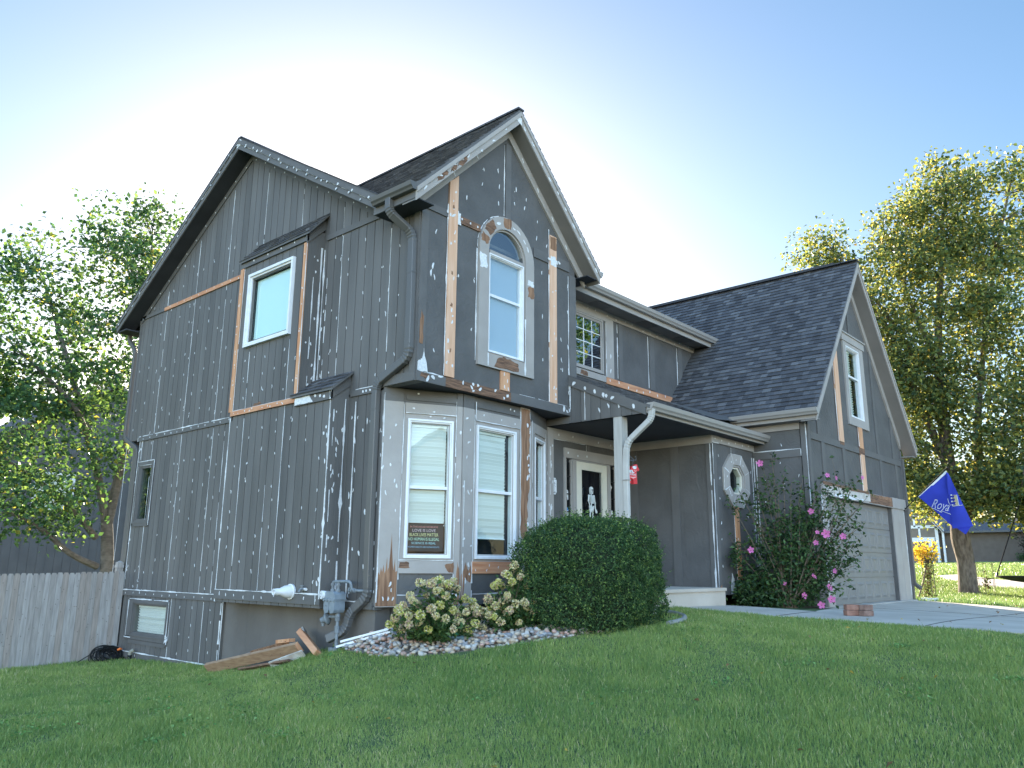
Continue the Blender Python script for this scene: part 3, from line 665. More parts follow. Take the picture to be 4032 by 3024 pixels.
mb.fbox(F3, .005, .16, .14, 2.98, 0, .018, TAN); mb.fbox(F3, .80, L3 - .01, .14, 2.98, 0, .018, TAN); mb.fbox(F3, .16, .80, 2.82, 2.978, 0, .02, TAN); mb.fbox(F3, .16, .8, .585, .752, 0, .03, TAN)
seam(mb, F3, .80, .8, .80, 2.9, c=.02); seam(mb, F3, .03, .8, .03, 3.0, c=.02)
for i in range(7): dab(mb, F3, U(.83, .92), U(1.0, 2.8), U(.05, .1), U(.02, .04), c=.02)
mb.build('bay_wall', house)
mb = MB(); mb.slab([(0, .66, .14), (1.056, .122, .14), (2.624, .122, .14), (3.49, .494, .14), (3.49, .8, .14), (0, .8, .14)], (0, 0, .02), SOFF); mb.build('bay_floor', house)
bl = dict(pitch=.05, tilt=1.1)
window(F1, (.365, 1.045, .79, 2.75), .062, house, WHITE, mid=1.775, blind=dict(bottom=1.27, **bl), label='white double-hung window on the left face of the bay, sign in its lower sash')
window(F2, (1.352, 2.245, .79, 2.755), .065, house, WHITE, mid=1.785, blind=dict(bottom=1.11, gap=.07, **bl), label='white double-hung window in the middle of the bay')
window(F3, (.165, .775, .79, 2.75), .06, house, WHITE, mid=1.78, blind=dict(bottom=1.9, gap=.12, **bl), label='white double-hung window on the right face of the bay')

# ---- front gable box, second floor
wl_hole = (1.44, 2.245, 3.9, 5.99)
mb = MB()
gb = [(0, 3.19), (3.68, 3.19), (3.68, 5.93), (1.84, 7.78), (0, 5.93)]
wall(mb, FB, gb, STU, holes=[wl_hole], thick=.13)
mb.slab([(0.001, .0, 3.185), (3.68, .0, 3.185), (3.68, .66, 3.185), (0.001, .66, 3.185)], (0, 0, .02), SOFF)
mb.box((3.56, .002, 3.2), (3.68, .66, 5.72), STU)
for q in ((.43, .86), (2.45, 2.9)):
    pass
dabs(mb, FB, [(.15, 3.5), (.5, 3.5), (.5, 5.7), (.15, 5.7)], .3, .45, .3, s=1.45); dabs(mb, FB, [(.8, 5.9), (1.8, 5.9), (1.8, 7.2), (1.3, 7.0), (.8, 6.5)], .38, .3, .9, s=1.45)
dabs(mb, FB, [(1.95, 6.25), (2.9, 5.95), (2.9, 6.3), (2.0, 7.2)], .28, .3, 2.05, prob=.95, s=1.45); dabs(mb, FB, [(2.6, 3.6), (2.95, 3.6), (2.95, 6.3), (2.6, 6.3)], .2, .36, 2.78, s=1.45)
dabs(mb, FB, [(3.2, 3.5), (3.5, 3.5), (3.5, 5.7), (3.2, 5.7)], .2, .36, 3.28, s=1.45); dabs(mb, FB, [(.75, 3.4), (1.15, 3.4), (1.15, 5.7), (.75, 5.7)], .3, .8, .8, prob=.6, s=1.45)
for i in range(3): dab(mb, FB, .10 + U(0, .2), 4.7 + i * .12, .14, .05)
mb.build('stucco_wall', house)
mb = MB()
def fb(a0, a1, b0, b1, m=DTR, c1=.022): mb.fbox(FB, a0, a1, b0, b1, .0005, c1, m)
fb(0, .14, 3.32, 5.74); fb(.0, .52, 5.78, 5.89); fb(2.52, 2.92, 5.77, 5.935); fb(3.14, 3.50, 5.77, 5.955); fb(3.50, 3.68, 3.33, 5.72, c1=.024)
fb(1.80, 1.93, 6.22, 7.55, c1=.024); fb(.0, .55, 3.185, 3.318, c1=.03); fb(1.96, 3.58, 3.185, 3.335, c1=.03)
mb.fbox(LF, .0, .65, 3.185, 3.318, .0005, .02, DTR); mb.fbox(LF, .0, .12, 3.32, 5.74, .0005, .018, DTR)
seam(mb, FB, 1.785, 6.25, 1.785, 7.52, c=.003, w=.022, skip=.02); seam(mb, FB, 3.49, 3.6, 3.49, 5.7, c=.004, w=.024, skip=.02); seam(mb, FB, .02, 3.325, .5, 3.325, c=.012, w=.016, skip=.3); seam(mb, FB, 2.0, 3.34, 3.5, 3.34, c=.012, w=.016, skip=.3); seam(mb, FB, 3.575, 3.2, 3.575, 3.34, c=.031)
mb.fprism(FB, jag([(.01, 3.33), (.2, 3.33), (.16, 3.5), (.12, 3.66), (.09, 3.5), (.05, 3.48), (.01, 3.45)], .012, 4), .021, .027, CAULK); mb.fprism(FB, jag([(.02, 3.72), (.09, 3.72), (.1, 4.1), (.06, 4.22), (.03, 4.0)], .014, 4), .021, .0265, BROWN)
mb.fprism(FB, jag([(.06, 3.25), (.25, 3.22), (.22, 3.3), (.08, 3.31)], .01, 4), .029, .033, BROWNH)
for a, b in ((.55, 5.83), (.62, 5.84), (.49, 5.86), (3.2, 5.86), (3.12, 5.84), (2.93, 5.85), (3.3, 3.28), (3.4, 3.25), (3.45, 3.27), (.3, 3.27), (.45, 3.31), (.2, 3.24)): dab(mb, FB, a, b, U(.06, .14), U(.04, .08), tilt=U(-1.5, 1.5), c=.033)
mb.split('trim_board', house)
mb = MB(); mb.fbox(FB, .535, .715, 3.34, 6.42, .0005, .032, PINE); mb.fprism(FB, [(.535, 6.42), (.715, 6.42), (.715, 6.53), (.535, 6.33 + .03)], .001, .0315, PINE); seam(mb, FB, .522, 3.35, .522, 6.0, c=.015, w=.02, skip=.02)
for i in range(14): dab(mb, FB, U(.56, .69), U(3.4, 6.3), U(.04, .1), U(.02, .05), c=.033)
for b in (5.95, 4.9, 4.4, 3.7): mb.fprism(FB, jag([(.60, b), (.64, b), (.64, b + .05), (.61, b + .06)], .01, 3), .031, .0335, BROWN)
o = mb.build('trim_board', house); o['label'] = 'new pale pine board left of the arched window'
mb = MB(); mb.fbox(FB, 2.945, 3.125, 3.335, 6.30, .0005, .032, PINE); seam(mb, FB, 2.932, 3.35, 2.932, 6.4, c=.015, w=.024, skip=.02)
mb.fprism(FB, jag([(2.95, 6.05), (3.12, 6.05), (3.12, 6.28), (2.95, 6.28)], .012, 3), .031, .034, BROWN); mb.fprism(FB, jag([(2.96, 5.75), (3.12, 5.75), (3.1, 5.92), (2.96, 5.92)], .015, 3), .031, .034, CAULK)
for i in range(10): dab(mb, FB, U(2.97, 3.1), U(3.4, 5.6), U(.03, .09), U(.02, .04), c=.033)
o = mb.build('trim_board', house); o['label'] = 'new pale pine board right of the arched window'
mb = MB(); fb(.73, 1.22, 5.775, 5.89, BROWNH, .024)
for a in (.8, 1.0, 1.15): dab(mb, FB, a, 5.83 + U(-.03, .03), .05, .04, c=.025)
mb.fprism(FB, jag([(.70, 5.74), (.79, 5.74), (.78, 5.93), (.70, 5.95)], .015, 4), .02, .026, CAULK)
mb.build('trim_board', house)['label'] = 'short scraped board beside the arched window'
mb = MB(); fb(.55, 1.96, 3.185, 3.325, BROWNH, .031)
for i in range(10): dab(mb, FB, U(.6, 1.95), U(3.2, 3.32), U(.04, .11), U(.04, .09), tilt=U(-1, 1), c=.032)
o = mb.build('trim_board', house); o['label'] = 'dark weathered board with the paint scraped off'
mb = MB(); fb(1.725, 1.935, 3.34, 3.66, CEDAR, .026)
for a, b in ((1.8, 3.6), (1.88, 3.5), (1.82, 3.4), (1.9, 3.38)): dab(mb, FB, a, b, .08, .03, c=.027)
mb.build('trim_board', house)
# arched window with its tan casing
AC = (1.845, 5.555)
def arc(r, n=20, dy=0.0): return [(AC[0] + r * math.cos(math.pi * i / n), AC[1] + dy + r * math.sin(math.pi * i / n)) for i in range(n + 1)]
def arch_loop(r, base, n=20): return arc(r, n) + [(AC[0] - r, base), (AC[0] + r, base)]
mb = MB()
mb.fring(FB, arch_loop(.655, 3.645), arch_loop(.445, 3.86), .0005, .045, TAN)
mb.fbox(FB, AC[0] - .4, AC[0] + .4, 5.50, 5.56, -.10, .02, TAN)
mb.fring(FB, arch_loop(.444, 3.861), arch_loop(.415, 3.89), -.10, .012, TAN)
for t0, t1, m in ((2.2, 2.65, BROWNH), (1.45, 1.75, BROWN), (2.75, 3.0, BROWN)):
    mb.fprism(FB, jag([(AC[0] + rr * math.cos(t), AC[1] + rr * math.sin(t)) for rr, t in ((.48, t0), (.64, t0), (.645, (t0 + t1) / 2), (.63, t1), (.48, t1))], .018, 4), .044, .0475, m)
mb.fprism(FB, jag([(1.55, 3.67), (2.12, 3.69), (2.1, 3.82), (1.95, 3.84), (1.8, 3.86), (1.65, 3.83)], .015, 4), .044, .0475, BROWNH)
mb.fprism(FB, jag([(1.2, 5.2), (1.36, 5.22), (1.35, 5.42), (1.2, 5.45)], .02, 4), .044, .0475, CAULK); mb.fprism(FB, jag([(2.34, 5.0), (2.49, 5.0), (2.48, 5.2), (2.36, 5.18)], .02, 4), .044, .0475, BROWN); mb.fprism(FB, jag([(2.33, 5.2), (2.49, 5.2), (2.48, 5.29), (2.36, 5.3)], .02, 4), .044, .0478, CAULK)
for q in ((1.41, 3.66, 1.41, 3.86), (2.28, 3.66, 2.28, 4.6), (1.17, 3.7, 1.17, 5.5)): seam(mb, FB, *q, c=.047 if q[0] > 1.2 else .004, w=.024)
for i in range(14):
    t = math.pi * (i + .3) / 14; p = (AC[0] + .67 * math.cos(t), AC[1] + .67 * math.sin(t)); q = (AC[0] + .67 * math.cos(t + .2), AC[1] + .67 * math.sin(t + .2)); seam(mb, FB, *p, *q, c=.004, w=.018)
for t in (.5, .75, 1.1, 1.3, 2.0): dab(mb, FB, AC[0] + .55 * math.cos(t), AC[1] + .55 * math.sin(t), U(.08, .16), U(.03, .06), tilt=t, c=.047)
mb.build('window_casing', house)
wa = window(FB, (1.425, 2.26, 3.89, 5.50), .05, house, WHITE, mid=4.83, glass=GLASSS, blind=dict(shade=True, mat=mat('sheer_curtain', (.40, .47, .55), .8), bottom=3.95), label='tall arched window with a white double-hung sash')
p = MB(); p.fprism(FB, arc(.416), -.03, -.024, GLASSS); p.fprism(FB, arc(.60), -.5, -.48, DARKIN); p.build('pane', wa)

# ---- recessed upper front wall
mb = MB()
uw = (4.3, 5.40, 4.44, 5.42)
wall(mb, FU, [(3.68, 3.2), (7.15, 3.2), (9.25, 5.72), (3.68, 5.72)], STU, holes=[uw])
dabs(mb, FU, [(6.0, 4.5), (8.5, 4.6), (8.5, 5.4), (6.0, 5.4)], 1.2, .4, 6.05, prob=.9)
mb.build('stucco_wall', house)
mb = MB()
def fu(a0, a1, b0, b1, m=DTR, c1=.022): mb.fbox(FU, a0, a1, b0, b1, .0005, c1, m)
fu(6.03, 6.17, 4.36, 5.565); fu(7.21, 7.41, 4.37, 5.565); fu(8.43, 8.60, 4.66, 5.565)
for a in (6.005, 7.18, 8.405): seam(mb, FU, a, 4.4 if a < 8 else 4.66, a, 5.54, c=.003, w=.03, skip=.02)
mb.split('trim_board', house)
mb = MB(); fu(3.69, 9.2, 5.57, 5.73, TAN, .024); fu(5.56, 5.84, 4.35, 5.568, TAN, .024); fu(3.69, 5.56, 4.235, 4.36, TAN, .024); fu(3.69, 5.56, 5.49, 5.568, TAN, .030)
mb.fprism(FU, jag([(4.7, 4.26), (4.95, 4.25), (4.92, 4.33), (4.72, 4.34)], .012, 4), .0235, .027, BROWNH)
for a in np.arange(4.6, 9.0, .33): dab(mb, FU, a + U(-.05, .05), U(5.6, 5.68), .035, .05, c=.026)
for b in (4.5, 4.8): dab(mb, FU, 5.72, b, .12, .04, c=.026)
seam(mb, FU, 5.57, 4.35, 5.57, 5.45, c=.026, w=.02)
mb.split('trim_board', house)
mb = MB(); mb.fprism(FU, [(5.56, 4.215), (8.02, 4.215), (8.13, 4.345), (5.58, 4.345)], .0005, .028, CEDH)
for a in np.arange(5.7, 8.1, .3): dab(mb, FU, a + U(-.05, .05), 4.28 + U(-.04, .04), U(.04, .08), U(.03, .05), c=.03)
o = mb.build('trim_board', house); o['label'] = 'new cedar board along the foot of the recessed upper wall'
window(FU, (4.24, 5.475, 4.38, 5.485), .075, house, TAN, pane_c=-.01, cols=4, rows=4, munt=WHITE, glass=glassmat('grid_glass', (.6, .65, .7), .22, 1.6, 1.8), label='upper window divided into small panes by white bars')

# ---- front door wall and porch
mb = MB()
dh = (3.98, 5.60, .36, 2.56)
wall(mb, FD, [(3.4, .1), (6.06, .1), (6.06, 3.06), (3.4, 3.06)], STU, holes=[dh]); mb.build('stucco_wall', house)
mb = MB()
def fd(a0, a1, b0, b1, m=TAN, c1=.022): mb.fbox(FD, a0, a1, b0, b1, .0005, c1, m)
fd(3.50, 3.655, .36, 3.05); fd(3.655, 6.05, 2.87, 3.05, c1=.024); fd(3.96, 5.72, 2.57, 2.745, c1=.03); fd(3.95, 4.0, .36, 2.568, c1=.03); fd(5.58, 5.68, .36, 2.568, c1=.03)
fd(4.66, 4.74, 2.746, 2.868, DTR, .018)
seam(mb, FD, 3.67, 2.865, 4.6, 2.865, c=.01); seam(mb, FD, 4.645, 2.75, 4.645, 2.86, c=.003); seam(mb, FD, 4.755, 2.75, 4.755, 2.86, c=.003); seam(mb, FD, 3.56, .5, 3.56, 2.9, c=.024, skip=.4)
for i in range(10): dab(mb, FD, U(3.53, 3.63), U(1.2, 2.8), U(.05, .11), U(.02, .04), c=.024)
for a, b in ((4.05, 2.66), (4.35, 2.63), (4.62, 2.65), (3.8, 2.95), (4.2, 2.96), (5.0, 2.95), (5.4, 2.94)): dab(mb, FD, a, b, .05, .05, c=.031)
mb.build('door_casing', house)
door = MB()
door.fbox(FD, 4.31, 4.47, .38, 2.54, -.05, .02, CREAM); door.fbox(FD, 5.115, 5.26, .38, 2.54, -.05, .02, CREAM); door.fbox(FD, 4.47, 5.115, 2.40, 2.54, -.05, .02, CREAM); door.fbox(FD, 4.47, 5.115, .38, .62, -.05, .02, CREAM)
door.fbox(FD, 4.0, 5.58, .30, .36, -.14, .06, CONC); door.fbox(FD, 4.2, 4.30, .36, 2.56, -.10, .03, TAN); door.fbox(FD, 5.27, 5.36, .36, 2.56, -.10, .03, TAN); door.fbox(FD, 4.30, 5.27, 2.545, 2.565, -.10, .02, TAN)
door.fbox(FD, 3.8, 5.8, .3, 2.7, -.75, -.72, DARKIN); door.fbox(FD, 3.8, 3.83, .3, 2.7, -.72, -.15, DARKIN); door.fbox(FD, 5.77, 5.8, .3, 2.7, -.72, -.15, DARKIN); door.fbox(FD, 3.8, 5.8, 2.65, 2.7, -.72, -.15, DARKIN)
door = door.build('front_door', house)
mb = MB(); mb.fbox(FD, 4.47, 5.115, .62, 2.40, -.02, -.014, GLASSD); mb.build('pane', door)
mb = MB(); mb.fbox(FD, 4.34, 5.24, .38, 2.5, -.13, -.10, mat('navy_door', (.012, .016, .028), .3)); mb.fbox(FD, 5.0, 5.03, .6, 2.4, -.1, -.09, BLACK); mb.build('inner_door', door)
mb = MB(); mb.tube([FD.p(5.19, 1.38, .02), FD.p(5.19, 1.38, .07), FD.p(5.11, 1.38, .07)], .012, BLACK); mb.fbox(FD, 5.17, 5.21, 1.30, 1.52, .02, .03, BLACK); mb.build('handle', door)
for x0, x1 in ((4.005, 4.195), (5.365, 5.575)):
    mb = MB(); mb.fbox(FD, x0, x0 + .03, .4, 2.55, -.05, .01, TAN); mb.fbox(FD, x1 - .03, x1, .4, 2.55, -.05, .01, TAN); mb.fbox(FD, x0, x1, .36, .7, -.05, .01, TAN)
    for b in np.arange(1.0, 2.5, .31): mb.fbox(FD, x0 + .03, x1 - .03, b, b + .018, -.03, -.005, BLACK)
    mb.fbox(FD, x1 - .065, x1 - .05, .7, 2.5, -.03, -.006, BLACK)
    sl = mb.build('sidelight', house); mb = MB(); mb.fbox(FD, x0 + .03, x1 - .03, .7, 2.55, -.04, -.034, GLASSD); mb.build('pane', sl)
mb = MB()
wall(mb, LP, [(-1.281, .1), (.494, .1), (.494, 3.06), (-1.281, 3.06)], STU)
mb.fbox(LP, -1.27, -1.18, .30, 2.9, .0005, .02, DTR); mb.fbox(LP, -.60, -.44, .30, 2.9, .0005, .02, DTR); mb.fbox(LP, .3, .48, .30, 2.9, .0005, .02, DTR)
seam(mb, LP, -1.265, .33, -1.265, 2.95, c=.022, w=.03, skip=.02); mb.build('stucco_wall', house)
mb = MB(); mb.fbox(LP, -1.30, .47, 2.90, 3.055, .0005, .03, TAN); mb.build('trim_board', house)
# octagon window wall
ox, oz, oa, ob = 6.955, 2.29, .515, .49
octp = lambda s, t=None: [(ox + oa * s * x, oz + ob * (t or s) * y) for x, y in ((-.42, 1), (.42, 1), (1, .42), (1, -.42), (.42, -1), (-.42, -1), (-1, -.42), (-1, .42))]
mb = MB()
wall(mb, FO, [(6.053, .22), (7.79, .22), (7.79, 3.06), (6.053, 3.06)], STU, holes=[(ox - .24, ox + .24, oz - .24, oz + .24)])
mb.fbox(FO, 6.056, 6.20, .24, 2.92, .0005, .02, DTR); mb.fbox(FO, 6.86, 6.97, 2.78, 2.92, .0005, .018, DTR)
seam(mb, FO, 6.845, 2.79, 6.845, 2.91, c=.003, w=.02); seam(mb, FO, 7.72, .5, 7.72, 2.9, c=.003, w=.026); seam(mb, FO, 6.07, .3, 6.07, 2.9, c=.021, w=.026)
dabs(mb, FO, [(6.25, .5), (6.45, .5), (6.45, 2.8), (6.25, 2.8)], .2, .4, 6.3); dabs(mb, FO, [(7.3, .5), (7.7, .5), (7.7, 2.8), (7.3, 2.8)], .25, .4, 7.4)
mb.fprism(FO, jag([(6.1, .24), (6.2, .24), (6.18, .4), (6.12, .36)], .02, 3), .019, .023, BROWN); mb.fprism(FO, jag([(6.55, .23), (6.72, .23), (6.7, .5), (6.62, .6), (6.58, .4)], .02, 3), .001, .004, CAULK)
mb.build('stucco_wall', house)
mb = MB(); mb.fbox(FO, 6.03, 7.79, 2.925, 3.055, .0005, .032, TAN)
for a in np.arange(6.15, 7.7, .28): dab(mb, FO, a, 2.99 + U(-.04, .04), .05, .04, c=.034)
seam(mb, FO, 6.05, 2.925, 6.3, 2.925, c=.033, w=.03); mb.build('trim_board', house)
mb = MB(); mb.fbox(FO, 6.84, 6.985, .24, 1.80, .0005, .03, CEDAR); seam(mb, FO, 6.825, .4, 6.825, 1.8, c=.01, w=.026, skip=.03)
for i in range(5): dab(mb, FO, U(6.87, 6.96), U(.8, 1.3), .05, .03, c=.031)
o = mb.build('trim_board', house); o['label'] = 'new cedar board below the octagon window'
mb = MB(); mb.fring(FO, octp(1.0), octp(.60), -.03, .05, TAN); mb.fring(FO, octp(.60), octp(.52), -.09, .028, TAN); mb.fring(FO, octp(.52), octp(.45), -.09, .004, CREAM)
for p, q in zip(octp(.99), octp(.62)): seam(mb, FO, *p, *q, c=.052, w=.016, skip=0)
for p, q in zip(octp(1.01), octp(1.01)[1:]): seam(mb, FO, *p, *q, c=.04, w=.014)
for i in range(12):
    t = U(0, 6.28); dab(mb, FO, ox + oa * .8 * math.cos(t), oz + ob * .8 * math.sin(t), .05, .03, c=.052)
mb.fprism(FO, octp(.9), -.42, -.40, DARKIN)
ow = mb.build('window', house); ow['label'] = 'octagonal window in a wide tan casing'
mb = MB(); mb.fprism(FO, octp(.46), -.03, -.024, GLASS); mb.build('pane', ow)
# garage left wall
mb = MB()
wall(mb, LG, [(-2.39, -.12), (-1.281, .05), (-1.281, 3.6), (-2.39, 3.5)], STU)
mb.fbox(LG, -2.388, -2.27, .0, 3.42, .0005, .02, DTR); mb.fbox(LG, -2.25, -1.29, 2.765, 2.91, .0005, .018, DTR)
for q in ((-2.25, 2.915, -1.29, 2.915), (-2.255, 2.77, -2.255, 2.91), (-2.375, .3, -2.375, 3.4), (-1.30, .5, -1.30, 2.8)): seam(mb, LG, *q, c=.021, w=.022)
seam(mb, LG, -1.345, .5, -1.345, 2.75, c=.003, w=.02)
dabs(mb, LG, [(-2.2, .6), (-1.4, .6), (-1.4, 3.35), (-2.2, 3.35)], .35, .42, -2.2, prob=.9)
mb.build('stucco_wall', house)
# porch ceiling, post, slab, end wall, roof
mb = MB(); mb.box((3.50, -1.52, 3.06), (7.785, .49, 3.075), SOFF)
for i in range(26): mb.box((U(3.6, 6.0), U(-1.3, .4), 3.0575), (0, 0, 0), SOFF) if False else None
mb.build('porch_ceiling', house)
mb = MB()
pr = lambda y: 4.185 + (y - .67) * .452
wall(mb, LT, [(-1.50, 3.06), (-.005, 3.06), (-.005, pr(0) - .05), (-1.50, pr(-1.5) - .05)], SID, thick=.09, pitch=.2, off=-.05)
wall(mb, LT, [(.0, 3.06), (.49, 3.06), (.49, 3.178), (.0, 3.178)], SID, thick=.09)
mb.fprism(LT, [(-1.52, pr(-1.52) - .17), (-.002, pr(0) - .17), (-.002, pr(0) - .035), (-1.52, pr(-1.52) - .035)], .0005, .022, DTR)
seam(mb, LT, -.03, 3.2, -.03, 3.75, c=.012, w=.028, skip=.02); seam(mb, LT, -.33, 3.08, -.33, 3.62, c=.003, w=.03)
for y in (-.62, -.8, -1.0, -1.15): dab(mb, LT, y, U(3.1, 3.3), .11, .035)
for y in (-.12, -.35, -.55, -.72, -.78, -.9, -1.3): dab(mb, LT, y, pr(y) - .1, U(.05, .1), U(.05, .12), tilt=1.2, c=.024)
mb.build('porch_end_wall', house)
mb = MB(); mb.box((3.50, -1.05, .355), (3.66, -.89, 3.059), mat('painted_post', (.46, .45, .43), .6, (.40, .385, .365), 6, (4, 4, .4), .2, 18)); mb.box((3.47, -1.08, .355), (3.69, -.86, .46), TAN); mb.build('porch_post', house)
mb = MB(); mb.box((2.7, -1.42, .02), (6.051, .40, .352), CONC); mb.box((2.68, -1.45, .30), (6.05, -1.42, .350), CONC); mb.build('porch_slab', house)
mb = MB(); L = 4.30
mb.slab([(3.47, -1.6, pr(-1.6)), (7.80, -1.6, pr(-1.6)), (7.80, .66, pr(.66)), (3.47, .66, pr(.66))], (0, 0, -.04), DTR, SH[0])
sl = math.hypot(2.26, 2.26 * .452)
shingles(mb, (3.47, -1.6, pr(-1.6)), (1, 0, 0), (0, 1, .452), [(0, 0), (4.32, 0), (4.32, sl), (0, sl)])
mb.box((5.6, -.4, pr(-.4) + .0), (5.601, -.399, pr(-.4) + .001), SH[0])
mb.slab([(6.9, -1.0, 3.50), (7.72, -1.25, 3.53), (7.72, -.7, 3.66), (6.9, .2, 4.04)], (0, 0, -.004), GUTD)
mb.build('porch_roof', house)
mb = MB(); mb.box((3.50, -1.54, 3.055), (7.785, -1.515, 3.21), TAN); mb.box((7.785, -1.54, 3.06), (7.97, -1.51, 3.20), TAN); mb.build('fascia', house)

# ---- garage front
mb = MB()
gg = [(7.79, -.10), (13.70, -.10), (13.70, 3.55), (10.75, 7.08), (7.79, 3.55)]
wall(mb, FG, gg, STU, holes=[(8.53, 12.56, -.2, 2.06), (10.35, 11.13, 3.93, 5.45)])
mb.build('stucco_wall', house)
mb = MB()
def fg(a0, a1, b0, b1, m=DTR, c1=.024): mb.fbox(FG, a0, a1, b0, b1, .0005, c1, m)
fg(7.79, 7.90, -.08, 3.5); fg(13.60, 13.70, -.05, 3.5); fg(7.90, 13.60, 3.11, 3.24, c1=.026)
for a in (8.44, 9.60, 11.98, 13.13): fg(a, a + .16, 2.30, 3.108)
for a, b in ((8.29, 3.72), (11.88, 5.65), (13.02, 4.25)): fg(a, a + .14, 3.242, b)
fg(10.60, 10.72, 5.74, 7.0); mb.split('trim_board', house)
mb = MB(); fg(8.20, 8.52, -.02, 2.06, TAN); fg(12.57, 13.45, -.02, 2.06, TAN); fg(12.98, 13.0, .0, 2.06, TAN, .028); fg(8.28, 8.50, 2.062, 2.29, TAN, .05); fg(12.56, 13.56, 2.062, 2.30, TAN, .05); fg(8.5, 12.56, 2.10, 2.29, TAN, .03)
seam(mb, FG, 8.22, .2, 8.22, 2.05, c=.026, w=.05, skip=.02); seam(mb, FG, 8.45, .9, 8.45, 2.05, c=.026, w=.03); seam(mb, FG, 13.42, .1, 13.42, 2.0, c=.026, w=.03, skip=.02)
mb.split('door_casing', house, small=1.5)
mb = MB()
mb.fprism(FG, [(8.5, 2.10), (11.0, 2.10), (11.0, 2.27), (8.5, 2.29)], .031, .05, mat('old_white_paint', (.55, .53, .50), .7, (.42, .38, .34), 9)); mb.fprism(FG, jag([(8.7, 2.06), (10.6, 2.09), (10.5, 2.13), (8.9, 2.12)], .015, 8), .048, .053, CAULK)
mb.fprism(FG, jag([(8.3, 2.27), (10.9, 2.25), (10.9, 2.31), (8.3, 2.33)], .012, 8), .04, .056, BROWNH); mb.fprism(FG, jag([(10.9, 2.08), (12.54, 2.08), (12.54, 2.27), (10.9, 2.29)], .012, 6), .031, .048, BROWNH)
mb.fprism(FG, jag([(11.6, 2.20), (12.5, 2.20), (12.5, 2.28), (11.6, 2.28)], .012, 5), .047, .053, BROWN)
mb.fbox(FG, 8.5, 12.56, 2.0615, 2.098, .0, .045, TAN)
o = mb.build('trim_board', house); o['label'] = 'rotten garage header with split paint and brown bare wood'
for a0, a1, b0, b1, q in ((9.44, 9.72, 3.25, 5.0, PINE), (10.66, 10.92, 3.242, 3.70, CEDAR), (10.66, 10.92, 2.30, 3.107, PINE)):
    mb = MB(); fg(a0 + .03, a1, b0, b1, q, .034)
    if b1 > 4.5: mb.fprism(FG, [(a0 + .03, 5.0), (a1, 5.0), (a1, 5.25), (a0 + .03, 4.96)], .001, .0335, q)
    seam(mb, FG, a0 + .015, b0, a0 + .015, b1, c=.02, w=.03, skip=.02); mb.build('trim_board', house)
mb = MB(); mb.fprism(FG, jag([(10.62, 3.09), (10.96, 3.09), (10.97, 3.26), (10.62, 3.27)], .012, 3), .024, .029, BROWNH); mb.fprism(FG, jag([(9.48, 3.18), (9.72, 3.18), (9.72, 3.25), (9.48, 3.25)], .012, 3), .024, .029, BROWNH); mb.build('bare_patch', house)
mb = MB()   # gable window casing
for a0, a1, b0, b1, c in ((10.14, 10.31, 3.70, 5.56, .035), (11.17, 11.42, 3.70, 5.56, .035), (10.31, 11.17, 3.70, 3.88, .035), (10.07, 11.50, 5.562, 5.72, .05), (10.03, 11.55, 5.722, 5.755, .075), (10.31, 11.17, 5.48, 5.56, .03)): mb.fbox(FG, a0, a1, b0, b1, .0005, c, TAN)
mb.build('window_casing', house)
window(FG, (10.312, 11.168, 3.882, 5.478), .055, house, WHITE, mid=4.82, blind=dict(pitch=.055, tilt=.8, bottom=4.0, gap=.28), label='white double-hung window in the garage gable')
mb = MB()
gd = mat('garage_door_paint', (.195, .188, .180), .5, (.215, .208, .20), 3, (1, 1, 1), .12, 50); mb.fbox(FG, 8.45, 12.64, -.03, 2.08, -.14, -.10, gd)
for r in range(4):
    b0 = .0 + r * .515; mb.fbox(FG, 8.53, 12.56, b0 + .006, b0 + .507, -.10, -.085, gd)
    for k in range(8):
        a0 = 8.53 + .045 + k * .503; a1 = a0 + .42; y0, y1 = b0 + .09, b0 + .425
        o4 = [(a0, y0), (a1, y0), (a1, y1), (a0, y1)]; s = .045; i4 = [(a0 + s, y0 + s), (a1 - s, y0 + s), (a1 - s, y1 - s), (a0 + s, y1 - s)]; s2 = .075; j4 = [(a0 + s2, y0 + s2), (a1 - s2, y0 + s2), (a1 - s2, y1 - s2), (a0 + s2, y1 - s2)]
        mb.add([FG.p(a, b, -.0845) for a, b in o4] + [FG.p(a, b, -.070) for a, b in i4] + [FG.p(a, b, -.080) for a, b in j4],
               [(i, (i + 1) % 4, 4 + (i + 1) % 4, 4 + i) for i in range(4)] + [(4 + i, 4 + (i + 1) % 4, 8 + (i + 1) % 4, 8 + i) for i in range(4)] + [(8, 9, 10, 11)], gd)
mb.build('garage_door', house)
mb = MB(); mb.fbox(FG, 8.1, 13.5, -.12, -.005, -.10, .12, CONCD); mb.build('garage_sill', house)
for k, (ch, b) in enumerate((('6', 2.22), ('5', 1.97), ('1', 1.72), ('0', 1.47))): text_mesh('house_numeral', ch, FG, 7.98, b - .07, .24, .026, BLACK, house, extr=.006)

